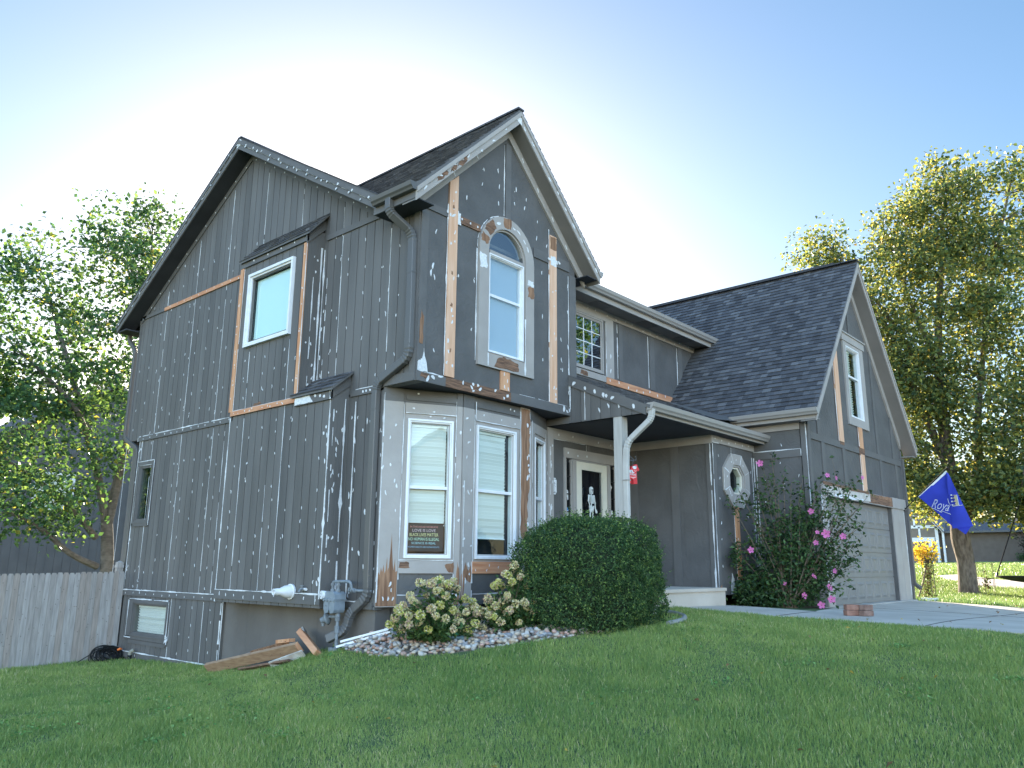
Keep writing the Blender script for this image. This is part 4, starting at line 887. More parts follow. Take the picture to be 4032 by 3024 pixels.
# ---- roofs
mb = MB()
rz = lambda y: 8.58 - abs(y - 4.89) * .595
def rslab(p, m=SH[1]): mb.slab(p, (0, 0, -.05), DTR, m)
rslab([(-.325, 9.52, rz(9.52)), (-.325, 4.89, 8.58), (10.9, 4.89, 8.58), (10.9, 9.52, rz(9.52))]); rslab([(-.325, .25, rz(.25)), (9.45, .25, rz(.25)), (11.6, 4.89, 8.58), (-.325, 4.89, 8.58)])
shingles(mb, (3.9, .22, rz(.22)), (1, 0, 0), (0, 1, .595), [(0, 0), (5.5, 0), (7.4, 5.3), (0, 5.3)])
for x in np.arange(-.32, 10.8, .25): mb.obox((x + .125, 4.89, 8.585), ((.13, 0, 0), (0, .06, 0), (0, 0, .012)), random.choice(SH[:3]))
for y in np.arange(.3, 9.4, .14): dy = .07 * (1 if y < 4.82 else -1); mb.slab([(-.335, y, rz(y) + .012), (-.10, y, rz(y) + .012), (-.10, y + .137, rz(y + .137) + .012 + U(0, .006)), (-.335, y + .137, rz(y + .137) + .012 + U(0, .006))], (0, 0, -.02), SH[0])
mb.build('main_roof', house)
mb = MB()
bz = lambda x: 8.085 - abs(x - 1.84) * .993
yv = lambda x: 4.89 - (8.58 - bz(x)) / .595 + .05
rslab([(-.36, -.30, bz(-.36)), (1.84, -.30, 8.085), (1.84, 4.1, 8.085), (-.36, yv(-.36), bz(-.36))]); rslab([(1.84, -.30, 8.085), (4.05, -.30, bz(4.05)), (4.05, yv(4.05), bz(4.05)), (1.84, 4.1, 8.085)])
sl = 2.2 * math.sqrt(1 + .993 ** 2)
shingles(mb, (-.36, -.30, bz(-.36)), (0, 1, 0), (1, 0, .993), [(0, 0), (yv(-.36) + .30, 0), (4.4, sl), (0, sl)])
shingles(mb, (4.05, -.30, bz(4.05)), (0, 1, 0), (-1, 0, .993), [(0, 0), (yv(4.05) + .30, 0), (4.4, sl), (0, sl)])
for y in np.arange(-.31, 4.0, .25): mb.obox((1.84, y + .125, 8.088), ((.07, 0, 0), (0, .13, 0), (0, 0, .016)), random.choice(SH[:3]))
mb.build('gable_roof', house)
mb = MB()
gz = lambda x: 7.49 - abs(x - 10.75) * 1.2
rslab([(7.53, -2.70, gz(7.53)), (10.75, -2.70, 7.49), (10.75, 3.1, 7.49), (7.53, 3.1, gz(7.53))]); rslab([(10.75, -2.70, 7.49), (13.98, -2.70, gz(13.98)), (13.98, 3.1, gz(13.98)), (10.75, 3.1, 7.49)])
sl = 3.22 * math.sqrt(2.44)
shingles(mb, (7.53, 3.1, gz(7.53)), (0, -1, 0), (1, 0, 1.2), [(0, 0), (5.81, 0), (5.81, sl), (0, sl)], expo=.128, rise=.016)
mb.build('garage_roof', house)
mb = MB()
for y in np.arange(-2.2, 3.0, .3): mb.obox((10.75, y + .15, 7.525), ((.10, 0, 0), (0, .152, 0), (0, 0, .03)), SH[0])
for y in np.arange(-2.71, -2.2, .17): mb.obox((10.75, y + .08, 7.505), ((.12, 0, 0), (0, .09, 0), (0, 0, .012)), SH[1])
o = mb.build('ridge_vent', house)
# rakes, soffits, friezes
def rake(F, half, zf, centre, c, w, m, mshade, lo, hi, marks=None, second=True):
    """fascia boards, soffit and frieze along both slopes of a gable; zf(a) = roof underside height"""
    mb = MB()
    for a0, a1 in ((lo, centre), (centre, hi)):
        z0, z1 = zf(a0) - .05, zf(a1) - .05
        mb.fprism(F, [(a0, z0 - w), (a1, z1 - w), (a1, z1 - .001), (a0, z0 - .001)], c - .025, c, m)
        if second: mb.fprism(F, [(a0, z0 - .075), (a1, z1 - .075), (a1, z1 + .002), (a0, z0 + .002)], c + .0005, c + .02, m)
    if marks: marks(mb)
    mb.split('fascia', house); mb = MB()
    for a0, a1 in ((lo, centre), (centre, hi)):
        z0, z1 = zf(a0) - .05 - w, zf(a1) - .05 - w
        mb.fprism(F, [(a0, z0 + .01), (a1, z1 + .01), (a1, z1 + .03), (a0, z0 + .03)], .001, c - .026, mshade)
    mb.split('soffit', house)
def side_marks(mb):
    for y in np.concatenate([np.arange(.7, 9.4, .3), np.arange(.8, 4.8, .42)]): dab(mb, LF, y, rz(y) - .05 - U(.03, .15), U(.03, .07), U(.03, .06), tilt=1.3, c=.347)
    for a0, a1 in ((.75, 4.85), (4.95, 9.4)): seam(mb, LF, a0, rz(a0) - .128, a1, rz(a1) - .128, c=.327, w=.010, skip=.35)
    mb.fprism(LF, jag([(4.8, 8.40), (4.95, 8.38), (4.96, 8.5), (4.82, 8.52)], .02, 4), .325, .330, CAULK)
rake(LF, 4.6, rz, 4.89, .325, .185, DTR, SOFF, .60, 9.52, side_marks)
mb = MB()
for a0, a1 in ((.7, 4.89), (4.89, 9.08)):
    z0, z1 = rz(a0) - .235, rz(a1) - .235; mb.fprism(LF, [(a0, z0 - .11), (a1, z1 - .11), (a1, z1 + .01), (a0, z0 + .01)], .0005, .022, DTR)
for y in np.arange(.9, 9.0, .35): dab(mb, LF, y, rz(y) - .29 + U(-.02, .02), .04, .04, c=.024)
mb.split('frieze_board', house)
def front_marks(mb):
    for a in list(np.arange(-.2, 1.8, .28)) + list(np.arange(1.95, 4.0, .22)): dab(mb, FB, a, bz(a) - .05 - U(.08, .17), U(.06, .14), U(.025, .05), tilt=U(.3, 1.2) * (1 if a > 1.84 else -1), c=.303)
    for x0, x1 in ((.42, .62), (.28, .40), (.02, .22)):
        mb.fprism(FB, jag([(x0, bz(x0) - .20), (x1, bz(x1) - .22), (x1, bz(x1) - .11), (x0 + .05, bz(x0 + .05) - .14)], .025, 5), .298, .3025, BROWNH)
    mb.fprism(FB, jag([(1.76, 7.84), (1.86, 7.80), (1.88, 7.95), (1.80, 7.98)], .02, 4), .298, .303, CAULK)
    for a in (.6, 1.1, 2.2, 2.6, 3.0, 3.4): dab(mb, FB, a, bz(a) - .33, .12, .04, tilt=.6, c=.042)
rake(FB, 2.2, bz, 1.84, .30, .20, TAN, SOFT, -.36, 4.05, front_marks)
mb = MB()
for a0, a1 in ((-.12, 1.84), (1.84, 3.93)):
    z0, z1 = bz(a0) - .25, bz(a1) - .25; mb.fprism(FB, [(a0, z0 - .17), (a1, z1 - .17), (a1, z1 + .01), (a0, z0 + .01)], .0005, .04, TAN)
mb.split('frieze_board', house)
mb = MB()   # boxed eave returns of the front gable
mb.box((-.335, -.272, 5.70), (-.001, .64, 5.715), SOFF); mb.box((-.36, -.272, 5.695), (-.336, .64, 5.84), DTR); mb.build('eave_return', house); mb = MB()
mb.box((3.69, -.272, 5.70), (4.02, .24, 5.715), SOFF); mb.box((4.021, -.272, 5.695), (4.045, .24, 5.83), TAN); mb.build('eave_return', house)
rake(FG, 3.2, gz, 10.75, .31, .20, TAN, SOFT, 7.53, 13.98)
mb = MB()
for a0, a1 in ((7.9, 10.75), (10.75, 13.65)):
    z0, z1 = gz(a0) - .25, gz(a1) - .25; mb.fprism(FG, [(a0, z0 - .22), (a1, z1 - .22), (a1, z1 + .01), (a0, z0 + .01)], .0005, .04, TAN)
mb.box((13.7, -2.66, 3.34), (13.97, .5, 3.37), SOFT)
mb.build('frieze_board', house)
# main eave over the recessed wall, with vents
mb = MB(); mb.box((4.06, .26, 5.70), (9.35, .66, 5.73), SOFT); mb.box((3.69, .24, 5.66), (9.45, .268, 5.83), TAN)
for x in (4.9, 6.6, 8.1): mb.box((x, .35, 5.694), (x + .5, .60, 5.699), DTR)
mb.build('eave_soffit', house)
mb = MB(); mb.box((7.56, -2.66, 3.42), (7.78, -1.0, 3.45), SOFT); mb.box((7.53, -2.68, 3.42), (7.558, -1.0, 3.60), TAN); mb.box((7.762, -2.26, 3.42 - .13), (7.789, -1.0, 3.418), TAN); mb.build('eave_soffit', house)
mb = MB(); mb.box((.01, 9.09, 5.60), (13.0, 9.5, 5.63), SOFF); mb.box((-.30, 9.48, 5.60), (13.0, 9.505, 5.77), DTR); mb.box((-.30, 9.09, 5.60), (-.001, 9.48, 5.629), SOFF); mb.box((.02, 8.5, 3.17), (13, 9.07, 3.18), SOFF); mb.build('eave_soffit', house)

# ---- gutters and downspouts
GP = [(0, 0), (.075, 0), (.09, .03), (.115, .055), (.13, .115), (.118, .122), (.118, .11), (.105, .06), (.08, .035), (.07, .012), (.012, .012), (.012, .115), (0, .115)]
def gutter(A, B, out, m, name='gutter', s=1.0):
    out = V(out); mb = MB(); prof = lambda P: [P + out * (x * s) + V(0, 0, z * s) for x, z in GP]
    mb.extrude(prof, A, B, m); d = (V(B) - V(A)).normalized() * .004
    cap = lambda P: [P + out * (x * s) + V(0, 0, z * s) for x, z in ((0, 0), (.075, 0), (.09, .03), (.115, .055), (.13, .115), (0, .115))]
    for P, q in ((V(A), d), (V(B), -d)):
        a, b = cap(P - q), cap(P + q); k = len(a); mb.add(a + b, [tuple(range(k)), tuple(range(2 * k - 1, k - 1, -1))] + [(i, (i + 1) % k, k + (i + 1) % k, k + i) for i in range(k)], m)
    return mb.build(name, house)
gutter((3.95, .238, 5.765), (9.47, .238, 5.755), (0, -1, 0), GUTT)
gutter((-.362, .58, 5.80), (-.362, -.30, 5.80), (-1, 0, 0), GUTD, s=.95)
gutter((3.48, -1.542, 3.10), (7.98, -1.542, 3.10), (0, -1, 0), GUTT)
gutter((7.528, -1.0, 3.49), (7.528, -2.74, 3.49), (-1, 0, 0), GUTT)
gutter((4.055, -.28, 5.78), (4.055, .25, 5.78), (1, 0, 0), GUTT)
gutter((-.30, 9.51, 5.68), (13.0, 9.51, 5.68), (0, 1, 0), GUTD)
def bend(pts, n=6, r=.12):
    """rounded polyline"""
    P = [V(p) for p in pts]; out = [P[0]]
    for a, b, c in zip(P, P[1:], P[2:]):
        q = min(r, (b - a).length * .45, (c - b).length * .45); p0 = b + (a - b).normalized() * q; p1 = b + (c - b).normalized() * q
        for i in range(n + 1):
            t = i / n; out.append(p0 * (1 - t) ** 2 + b * 2 * t * (1 - t) + p1 * t * t)
    return out + [P[-1]]
mb = MB()
mb.rtube(bend([(-.40, .24, 5.82), (-.40, .24, 5.62), (-.06, .10, 5.36), (-.06, .09, 4.6), (-.06, .09, 3.52), (-.06, .76, 3.24), (-.06, .77, 3.0), (-.06, .77, 1.0), (-.06, .75, .27), (-.09, 1.07, .05), (-.12, 1.10, -.17), (-.24, 1.34, -.30)], 9, .125), .115, .085, (-1, .02, 0), GUTD, .06, True)
for z in (4.75, 3.68, 2.85, .62): mb.box((-.105, .03 if z > 3.3 else .715, z), (-.018, .15 if z > 3.3 else .825, z + .02), GUTD)
o = mb.build('downspout', house); o['label'] = 'long dark downspout bending under the overhang to the gas meter'
mb = MB(); mb.rtube(bend([(3.53, -1.60, 3.12), (3.53, -1.58, 2.96), (3.52, -1.12, 2.62), (3.52, -1.10, 2.3), (3.52, -1.10, .40)], 9, .13), .085, .075, (-1, 0, .02), mat('pale_downspout', (.50, .49, .47), .4, (.44, .43, .41), 5), .06)
mb.box((3.47, -1.15, 2.02), (3.57, -1.05, 2.04), TAN); o = mb.build('downspout', house); o['label'] = 'pale downspout running down the porch post'
mb = MB(); mb.rtube(bend([(9.36, .17, 5.77), (9.36, .17, 5.60), (9.44, .12, 5.50), (9.6, .05, 5.46)], 7, .07), .09, .075, (0, -1, 0), GUTT, .05); mb.build('downspout', house)
mb = MB(); mb.rtube(bend([(-.02, 9.55, 5.68), (-.02, 9.54, 5.50), (-.03, 9.15, 5.2), (-.03, 9.15, 3.26), (.04, 8.62, 3.0), (.04, 8.60, -.9)], 7, .12), .085, .07, (-1, 0, 0), GUTD, .05); mb.build('downspout', house)
mb = MB(); mb.rtube(bend([(13.66, -2.43, 3.3), (13.66, -2.43, .35), (13.70, -2.55, .25)], 6, .1), .085, .07, (0, -1, 0), GUTD, .05); mb.build('downspout', house)
mb = MB()   # dryer vent hood and spigot
mb.lathe((CH - .005, 2.16, .31), (-1, 0, 0), [(0, .0), (0, .105), (.03, .11), (.03, .095), (.12, .085), (.20, .05), (.30, .045), (.30, .034), (.25, .03), (.25, 0)], WHITE)
mb.build('dryer_vent', house, True)
mb = MB(); mb.tube([(CH, 1.83, .35), (CH - .09, 1.83, .35), (CH - .11, 1.83, .31)], .014, PIPE); mb.lathe((CH - .06, 1.83, .36), (0, 0, 1), [(0, .008), (.03, .008), (.03, .03), (.045, .03), (.045, 0)], PIPE, 10); mb.tube([(CH - .02, 1.78, .35), (CH - .02, 1.90, .35)], .02, WHITE); mb.build('spigot', house, True)
# ------------------------------------------------------------------ ground
CP = np.array([(0,.66,-.25),(0,1.44,-.45),(0,2.8,-.78),(0,4.8,-.97),(0,8.4,-1.12),(-2.2,8,-1.16),(-6,8,-1.35),(-.3,1.1,-.46),(-.38,.17,-.42),(-.1,-.47,-.37),(.45,-1.05,-.28),(1.54,-1.98,-.12),(3.0,-2.1,0),
 (.6,-.2,-.17),(1.2,-.2,-.10),(2,-.3,-.06),(3.2,0,.0),(4.4,-1.4,.06),(4.4,-3,.0),(4.35,-5,-.03),(4.2,-7,-.07),(-7,-8,-.9),(-3,-3,-.66),(0,-4,-.36),(-5,2,-.95),(-9,-2,-1.2),(8,-2.4,-.02),(13,-2.5,-.03),(13.5,-4.6,-.12),(9,-8,-.2),(13,-8,-.25),
 (19.3,-2.3,.0),(26,0,.30),(22.3,-2.3,.24),(40,3,.70),(67,10,1.1),(66,-2,1.25),(14,6,-.35),(8,14,-1.2),(0,14,-1.3),(5,26,-1.2),(-20,10,-2),(-20,-15,-1.6),(8,-22,-.8),(40,-25,.3),(6.3,-2,.03),(-40,-40,-2),(60,60,.5),(-40,60,-2),(100,-40,1.5)], float)
def tps_fit(P):
    n = len(P); d = np.linalg.norm(P[:, None, :2] - P[None, :, :2], axis=2); K = np.where(d > 0, d * d * np.log(d + 1e-12), 0) + np.eye(n) * .02
    A = np.zeros((n + 3, n + 3)); A[:n, :n] = K; A[:n, n] = 1; A[:n, n + 1:] = P[:, :2]; A[n, :n] = 1; A[n + 1:, :n] = P[:, :2].T
    return np.linalg.solve(A, np.concatenate([P[:, 2], np.zeros(3)]))
TW = tps_fit(CP)
def ground(x, y):
    x = np.asarray(x, float); y = np.asarray(y, float); sh = x.shape; q = np.stack([x.ravel(), y.ravel()], 1)
    d = np.linalg.norm(q[:, None] - CP[None, :, :2], axis=2); K = np.where(d > 0, d * d * np.log(d + 1e-12), 0)
    z = K @ TW[:-3] + TW[-3] + q @ TW[-2:]
    r = np.hypot(q[:, 0] - 15, q[:, 1]); f = np.clip((r - 70) / 60, 0, 1)
    return (z * (1 - f) + .6 * f).reshape(sh)
g1 = lambda x, y: float(ground(np.array([x]), np.array([y]))[0])
PAVE = [(4.42, -1.43), (4.42, -4), (4.36, -5.5), (4.2, -7), (3.9, -14), (13.55, -14), (13.5, -2.30), (8.0, -2.30), (7.6, -2.67), (6.0, -2.98), (6.1, -2.2), (6.3, -1.30), (6.05, -1.43)]
BED = [(-.12, 1.16), (-.36, .75), (-.40, .25), (-.30, -.25), (-.02, -.72), (.45, -1.15), (.95, -1.6), (1.50, -1.96), (1.9, -2.05), (2.6, -1.9), (3.3, -1.7), (3.45, -.5), (3.45, .4), (.2, .72), (.08, 1.1)]
FAR_WALK = [(20.5, -6.5), (21.3, -2.2), (24.5, -.6), (30, 1.2), (31.5, .4), (26, -1.6), (23.4, -3.2), (22.6, -6.8)]
def in_poly(x, y, P):
    x = np.asarray(x); y = np.asarray(y); c = np.zeros(x.shape, bool); n = len(P)
    for i in range(n):
        (x0, y0), (x1, y1) = P[i], P[(i + 1) % n]
        m = ((y0 > y) != (y1 > y)) & (x < (x1 - x0) * (y - y0) / (y1 - y0 + 1e-12) + x0); c ^= m
    return c
def axis(lo, hi, f0, f1, fine, coarse):
    a = [f0]
    while a[-1] > lo: a.append(a[-1] - min(coarse, fine + (f0 - a[-1]) * .12))
    a = a[::-1]; b = list(np.arange(f0 + fine, f1, fine)); c = [f1]
    while c[-1] < hi: c.append(c[-1] + min(coarse, fine + (c[-1] - f1) * .12))
    return np.array(a + b + c)
gx = axis(-900, 900, -12, 15, .22, 60); gy = axis(-900, 900, -10, 10, .22, 60)
GX, GY = np.meshgrid(gx, gy, indexing='ij'); GZ = ground(GX, GY)
hole = in_poly(GX, GY, PAVE) | ((GX > .2) & (GX < 13.5) & (GY > .8) & (GY < 8.6)); GZ = np.where(hole, GZ - .12, GZ)
nx, ny = GX.shape; idx = np.arange(nx * ny).reshape(nx, ny)
LAWN = mat('lawn_soil', (.055, .095, .035), .95, (.085, .125, .045), 3.5, (1, 1, 1), .6, 60)
lawn = np_mesh('lawn', np.stack([GX, GY, GZ], -1).reshape(-1, 3), np.stack([idx[:-1, :-1], idx[1:, :-1], idx[1:, 1:], idx[:-1, 1:]], -1).reshape(-1, 4), [LAWN], smooth=True); tag(lawn, kind='structure')
def sheet(name, poly, m, dz, step=.3, thick=.12, kind='structure', joints=()):
    xs = np.array([p[0] for p in poly]); ys = np.array([p[1] for p in poly])
    bm = bmesh.new(); vs = [bm.verts.new((x, y, 0)) for x, y in poly]; f = bm.faces.new(vs)
    for ax, lo, hi in ((0, xs.min(), xs.max()), (1, ys.min(), ys.max())):
        for c in np.arange(math.ceil(lo / step) * step, hi, step):
            n = [0, 0, 0]; n[ax] = 1; co = [0, 0, 0]; co[ax] = c
            bmesh.ops.bisect_plane(bm, geom=bm.verts[:] + bm.edges[:] + bm.faces[:], plane_co=co, plane_no=n, dist=1e-5)
    for v in bm.verts: v.co.z = g1(v.co.x, v.co.y) + dz
    r = bmesh.ops.extrude_face_region(bm, geom=bm.faces[:])
    for v in r['geom']:
        if isinstance(v, bmesh.types.BMVert): v.co.z -= thick
    bmesh.ops.recalc_face_normals(bm, faces=bm.faces[:])
    me = bpy.data.meshes.new(name); bm.to_mesh(me); bm.free(); me.materials.append(m)
    return tag(link(bpy.data.objects.new(name, me)), kind=kind)
sheet('driveway', PAVE, CONC, .012); sheet('sidewalk', FAR_WALK, mat('sidewalk', (.46, .40, .36), .9, (.52, .46, .42), 2), .02, 1.0)
sheet('gravel_bed', BED, mat('bed_soil', (.10, .085, .07), .95, (.16, .14, .12), 12), .005, .2)

for i, P in enumerate(([(4.45, -5.02), (13.48, -5.02), (13.48, -5.00), (4.45, -5.00)], [(8.9, -13.5), (8.92, -13.5), (8.92, -2.42), (8.9, -2.42)], [(4.46, -3.02), (5.98, -3.02), (5.98, -3.0), (4.46, -3.0)])):
    sheet('pavement_joint', P, mat('joint_%d' % i, (.10, .09, .08), .95), .016, .5, .004)
# ------------------------------------------------------------------ grass, stones, plants
def grassmat(name, a, b, straw):
    m = bpy.data.materials.new(name); m.use_nodes = True; nt = m.node_tree; n = nt.nodes; l = nt.links
    at = n.new('ShaderNodeAttribute'); at.attribute_name = 'tint'
    rp = n.new('ShaderNodeValToRGB'); e = rp.color_ramp.elements; e[0].color = (*a, 1); e[0].position = 0; e[1].position = .8; e[1].color = (*b, 1)
    s = e.new(.93); s.color = (*straw, 1)
    l.new(at.outputs['Fac'], rp.inputs['Fac']); p = n['Principled BSDF']; p.inputs['Roughness'].default_value = .42; p.inputs['Specular IOR Level'].default_value = .4
    t = n.new('ShaderNodeBsdfTranslucent'); mx = n.new('ShaderNodeMixShader'); mx.inputs[0].default_value = .3
    l.new(rp.outputs['Color'], p.inputs['Base Color']); l.new(rp.outputs['Color'], t.inputs['Color'])
    l.new(p.outputs[0], mx.inputs[1]); l.new(t.outputs[0], mx.inputs[2]); l.new(mx.outputs[0], n['Material Output'].inputs['Surface'])
    return m
GRASS = grassmat('grass_blade', (.120, .225, .056), (.345, .425, .120), (.60, .54, .29))
def smooth_noise(x, y, s, seed):
    r = np.random.default_rng(seed); z = np.zeros_like(x)
    for k in range(6):
        a = r.uniform(0, 6.28); f = s * r.uniform(.5, 1.8); z += np.sin((x * math.cos(a) + y * math.sin(a)) * f + r.uniform(0, 6.28))
    return z / 6
def blades(name, x, y, h, w, tint, m, lean=.6):
    n = len(x); z = ground(x, y); a = rng.uniform(0, 2 * np.pi, n); hd = rng.uniform(0, 2 * np.pi, n)
    ln = rng.uniform(.15, 1, n) * lean * h; dx, dy = np.cos(hd) * ln, np.sin(hd) * ln; wx, wy = np.cos(a) * w / 2, np.sin(a) * w / 2
    P = lambda X, Y, Z: np.stack([X, Y, Z], -1); zb = z - .012
    v = np.stack([P(x - wx, y - wy, zb), P(x + wx, y + wy, zb), P(x + dx * .35 + wx * .75, y + dy * .35 + wy * .75, zb + h * .6), P(x + dx * .35 - wx * .75, y + dy * .35 - wy * .75, zb + h * .6), P(x + dx, y + dy, zb + h)], 1).reshape(-1, 3)
    i = np.arange(n)[:, None] * 5
    f = np.concatenate([i + np.array([[0, 1, 2]]), i + np.array([[0, 2, 3]]), i + np.array([[3, 2, 4]])], 1).reshape(-1, 3)
    o = np_mesh(name, v, f, [m], tint=np.repeat(tint, 5)); return tag(o, kind='stuff')
def scatter_lawn(N, x0, x1, y0, y1):
    x = rng.uniform(x0, x1, N); y = rng.uniform(y0, y1, N); dx, dy = x - CAM[0], y - CAM[1]; d = np.hypot(dx, dy)
    az = np.degrees(np.arctan2(dx, dy)) - math.degrees(YAW); ok = (np.abs(az) < 40) & (d > 4.6)
    ok &= ~(in_poly(x, y, PAVE) | in_poly(x, y, BED) | ((x > -.02) & (x < 13.8) & (y > .7)) | ((x > 1.0) & (y > -1.3)))
    ok &= ~((x > .0) & (x < 4.5) & (y > -1.0)) & (y < 8.38) & (x < 4.5)
    keep = rng.random(N) < np.clip((8.0 / np.maximum(d, .1)) ** 1.25, 0, 1)
    ok &= keep; return x[ok], y[ok], d[ok]
gx_, gy_, gd_ = scatter_lawn(1500000, -9.5, 4.6, -7.2, 8.4)
pn = smooth_noise(gx_, gy_, 1.6, 3) * .5 + smooth_noise(gx_, gy_, 5.5, 4) * .35
ti = np.clip(.42 + pn * .62 + rng.normal(0, .17, len(gx_)), 0, .8); st = rng.random(len(gx_)) < (.03 + .22 * np.clip(pn + smooth_noise(gx_, gy_, .8, 21) * .5 - .05, 0, 1) ** 1.3); ti[st] = 1.0
hh = rng.uniform(.028, .062, len(gx_)) * np.clip(1 + .55 * smooth_noise(gx_, gy_, 2.3, 8) + .35 * smooth_noise(gx_, gy_, 7, 9), .45, 1.9) * np.where(rng.random(len(gx_)) < .03, 1.6, 1); edge = (gy_ > 6) | ((gx_ > -.9) & (gy_ > 1)); hh[edge] *= 1.25
blades('grass', gx_, gy_, hh, 0.0034 + .00026 * gd_, ti, GRASS)
N = 60000; x = rng.uniform(13.4, 25, N); y = rng.uniform(-6.5, 2.5, N); ok = ~in_poly(x, y, PAVE) & ~in_poly(x, y, FAR_WALK) & ((x - 13.6 > (y + 2.3) * -.0) | (y < -2.3)); ok &= ~((x < 13.9) & (y > -2.4))
x, y = x[ok], y[ok]; pn = smooth_noise(x, y, 1.2, 5); ti = np.clip(.5 + pn * .4 + rng.normal(0, .15, len(x)), 0, .8); ti[rng.random(len(x)) < .012] = 1
blades('grass', x, y, rng.uniform(.05, .11, len(x)), .016, ti, GRASS)
N = 60000; x = rng.uniform(24, 68, N); y = rng.uniform(-14, 12, N); ok = ~in_poly(x, y, FAR_WALK); x, y = x[ok], y[ok]
blades('grass', x, y, rng.uniform(.08, .15, len(x)), .06, np.clip(.6 + rng.normal(0, .15, len(x)), 0, .8), GRASS)

# river stones
STONES = [mat('stone_%s' % k, c, .75, tuple(min(1, v * 1.4) for v in c), 18, (1, 1, 1), .2, 60) for k, c in
          (('white', (.40, .385, .365)), ('grey', (.26, .26, .27)), ('pink', (.36, .24, .20)), ('tan', (.33, .265, .20)), ('buff', (.38, .33, .275)), ('slate', (.18, .19, .21)), ('rust', (.27, .165, .12)))]
bm = bmesh.new(); bmesh.ops.create_icosphere(bm, subdivisions=2, radius=1); sv = np.array([v.co[:] for v in bm.verts]); bm.verts.index_update(); sf = np.array([[v.index for v in f.verts] for f in bm.faces]); bm.free()
pts = []; tries = 0
while len(pts) < 4300 and tries < 60000:
    tries += 1; x, y = U(-.45, 3.7), U(-2.4, 1.2)
    if in_poly(np.array([x]), np.array([y]), BED)[0]: pts.append((x, y))
pts = np.array(pts); zz = ground(pts[:, 0], pts[:, 1]); vs, fs, mi = [], [], []
for i, ((x, y), z) in enumerate(zip(pts, zz)):
    r = U(.016, .037) * (1.25 if R() < .15 else 1); s = np.array([r * U(.8, 1.35), r * U(.8, 1.2), r * U(.55, .85)]); a = U(0, 6.28); ca, sa = math.cos(a), math.sin(a)
    q = sv * (1 + .10 * np.sin(sv @ rng.normal(size=3) * 2.2 + U(0, 6))[:, None] + .05 * np.sin(sv @ rng.normal(size=3) * 4)[:, None]) * s
    t = U(-.5, .5); q = np.stack([q[:, 0], q[:, 1] * math.cos(t) - q[:, 2] * math.sin(t), q[:, 1] * math.sin(t) + q[:, 2] * math.cos(t)], 1)
    q = np.stack([q[:, 0] * ca - q[:, 1] * sa, q[:, 0] * sa + q[:, 1] * ca, q[:, 2]], 1) + (x, y, z + r * .35 + (U(.02, .05) if R() < .45 else 0))
    vs.append(q); fs.append(sf + i * len(sv)); mi += [random.choices(range(7), (5, 3, 3.2, 3, 4.5, 1.6, 1.4))[0]] * len(sf)
o = np_mesh('river_stones', np.concatenate(vs), np.concatenate(fs), STONES, mi, smooth=True); tag(o, kind='stuff')

# clipped boxwood
BX = [leafmat('boxwood_dark', (.034, .080, .032), (.06, .14, .03), .25, .42), leafmat('boxwood_mid', (.064, .130, .045), (.10, .20, .04), .25, .42), leafmat('boxwood_fresh', (.20, .30, .085), (.18, .30, .06), .3, .45)]
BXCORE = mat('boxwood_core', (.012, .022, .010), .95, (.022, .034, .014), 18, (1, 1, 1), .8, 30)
bc = np.array([2.04, -1.42, .50]); ba = np.array([.90, .90, .83])
bush = thing('boxwood_shrub', (2.04, -1.42, -.12), 'big rounded clipped boxwood in front of the porch', 'shrub')
def bush_surface(n, scale=1.0):
    d = rng.normal(size=(n, 3)); d /= np.linalg.norm(d, axis=1)[:, None]; p = 3.7
    r = (np.abs(d[:, 0]) ** p + np.abs(d[:, 1]) ** p + np.abs(d[:, 2]) ** p) ** (-1 / p)
    a = np.arctan2(d[:, 1], d[:, 0]); lump = 1 + .035 * np.sin(a * 3 + d[:, 2] * 4 + 1) + .028 * np.sin(a * 7 - d[:, 2] * 6) + .018 * np.sin(a * 15 + d[:, 2] * 13) + .015 * np.sin(d[:, 2] * 21 + a * 5)
    q = d * (r * lump * scale)[:, None]; wid = np.where(q[:, 2] < 0, 1.0, 1 - .06 * np.clip(q[:, 2], 0, 1) ** 1.5); q[:, :2] *= wid[:, None]
    return q * ba + bc
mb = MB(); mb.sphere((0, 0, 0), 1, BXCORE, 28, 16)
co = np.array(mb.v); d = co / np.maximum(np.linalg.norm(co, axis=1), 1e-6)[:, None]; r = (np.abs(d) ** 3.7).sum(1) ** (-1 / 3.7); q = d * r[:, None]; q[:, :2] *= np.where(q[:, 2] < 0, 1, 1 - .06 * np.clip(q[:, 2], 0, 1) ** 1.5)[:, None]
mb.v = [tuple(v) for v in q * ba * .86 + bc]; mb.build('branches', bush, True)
s1 = bush_surface(62000); s1 = bc + (s1 - bc) * (1 - np.abs(rng.normal(0, .045, len(s1))))[:, None]; s1 = s1[s1[:, 2] > -.26]
leaves('foliage', s1, .034, BX, (.5, .4, .1), bush, .55, .1)
sp = bush_surface(1500); nrm = (sp - bc) / ba; nrm /= np.linalg.norm(nrm, axis=1)[:, None]; sp = sp[nrm[:, 2] > -.5]; nrm = nrm[nrm[:, 2] > -.5]
ln = rng.uniform(.02, .085, len(sp)) * (1 + 1.1 * (rng.random(len(sp)) < .12)); k = np.linspace(0, 1, 7); tw = (sp[:, None] + (nrm * .8 + np.array([0, 0, .45]) + rng.normal(0, .2, nrm.shape))[:, None] * (ln[:, None] * k)[:, :, None]).reshape(-1, 3)
leaves('sprigs', tw + rng.normal(0, .007, tw.shape), .030, BX, (.25, .45, .3), bush, .5, .1)

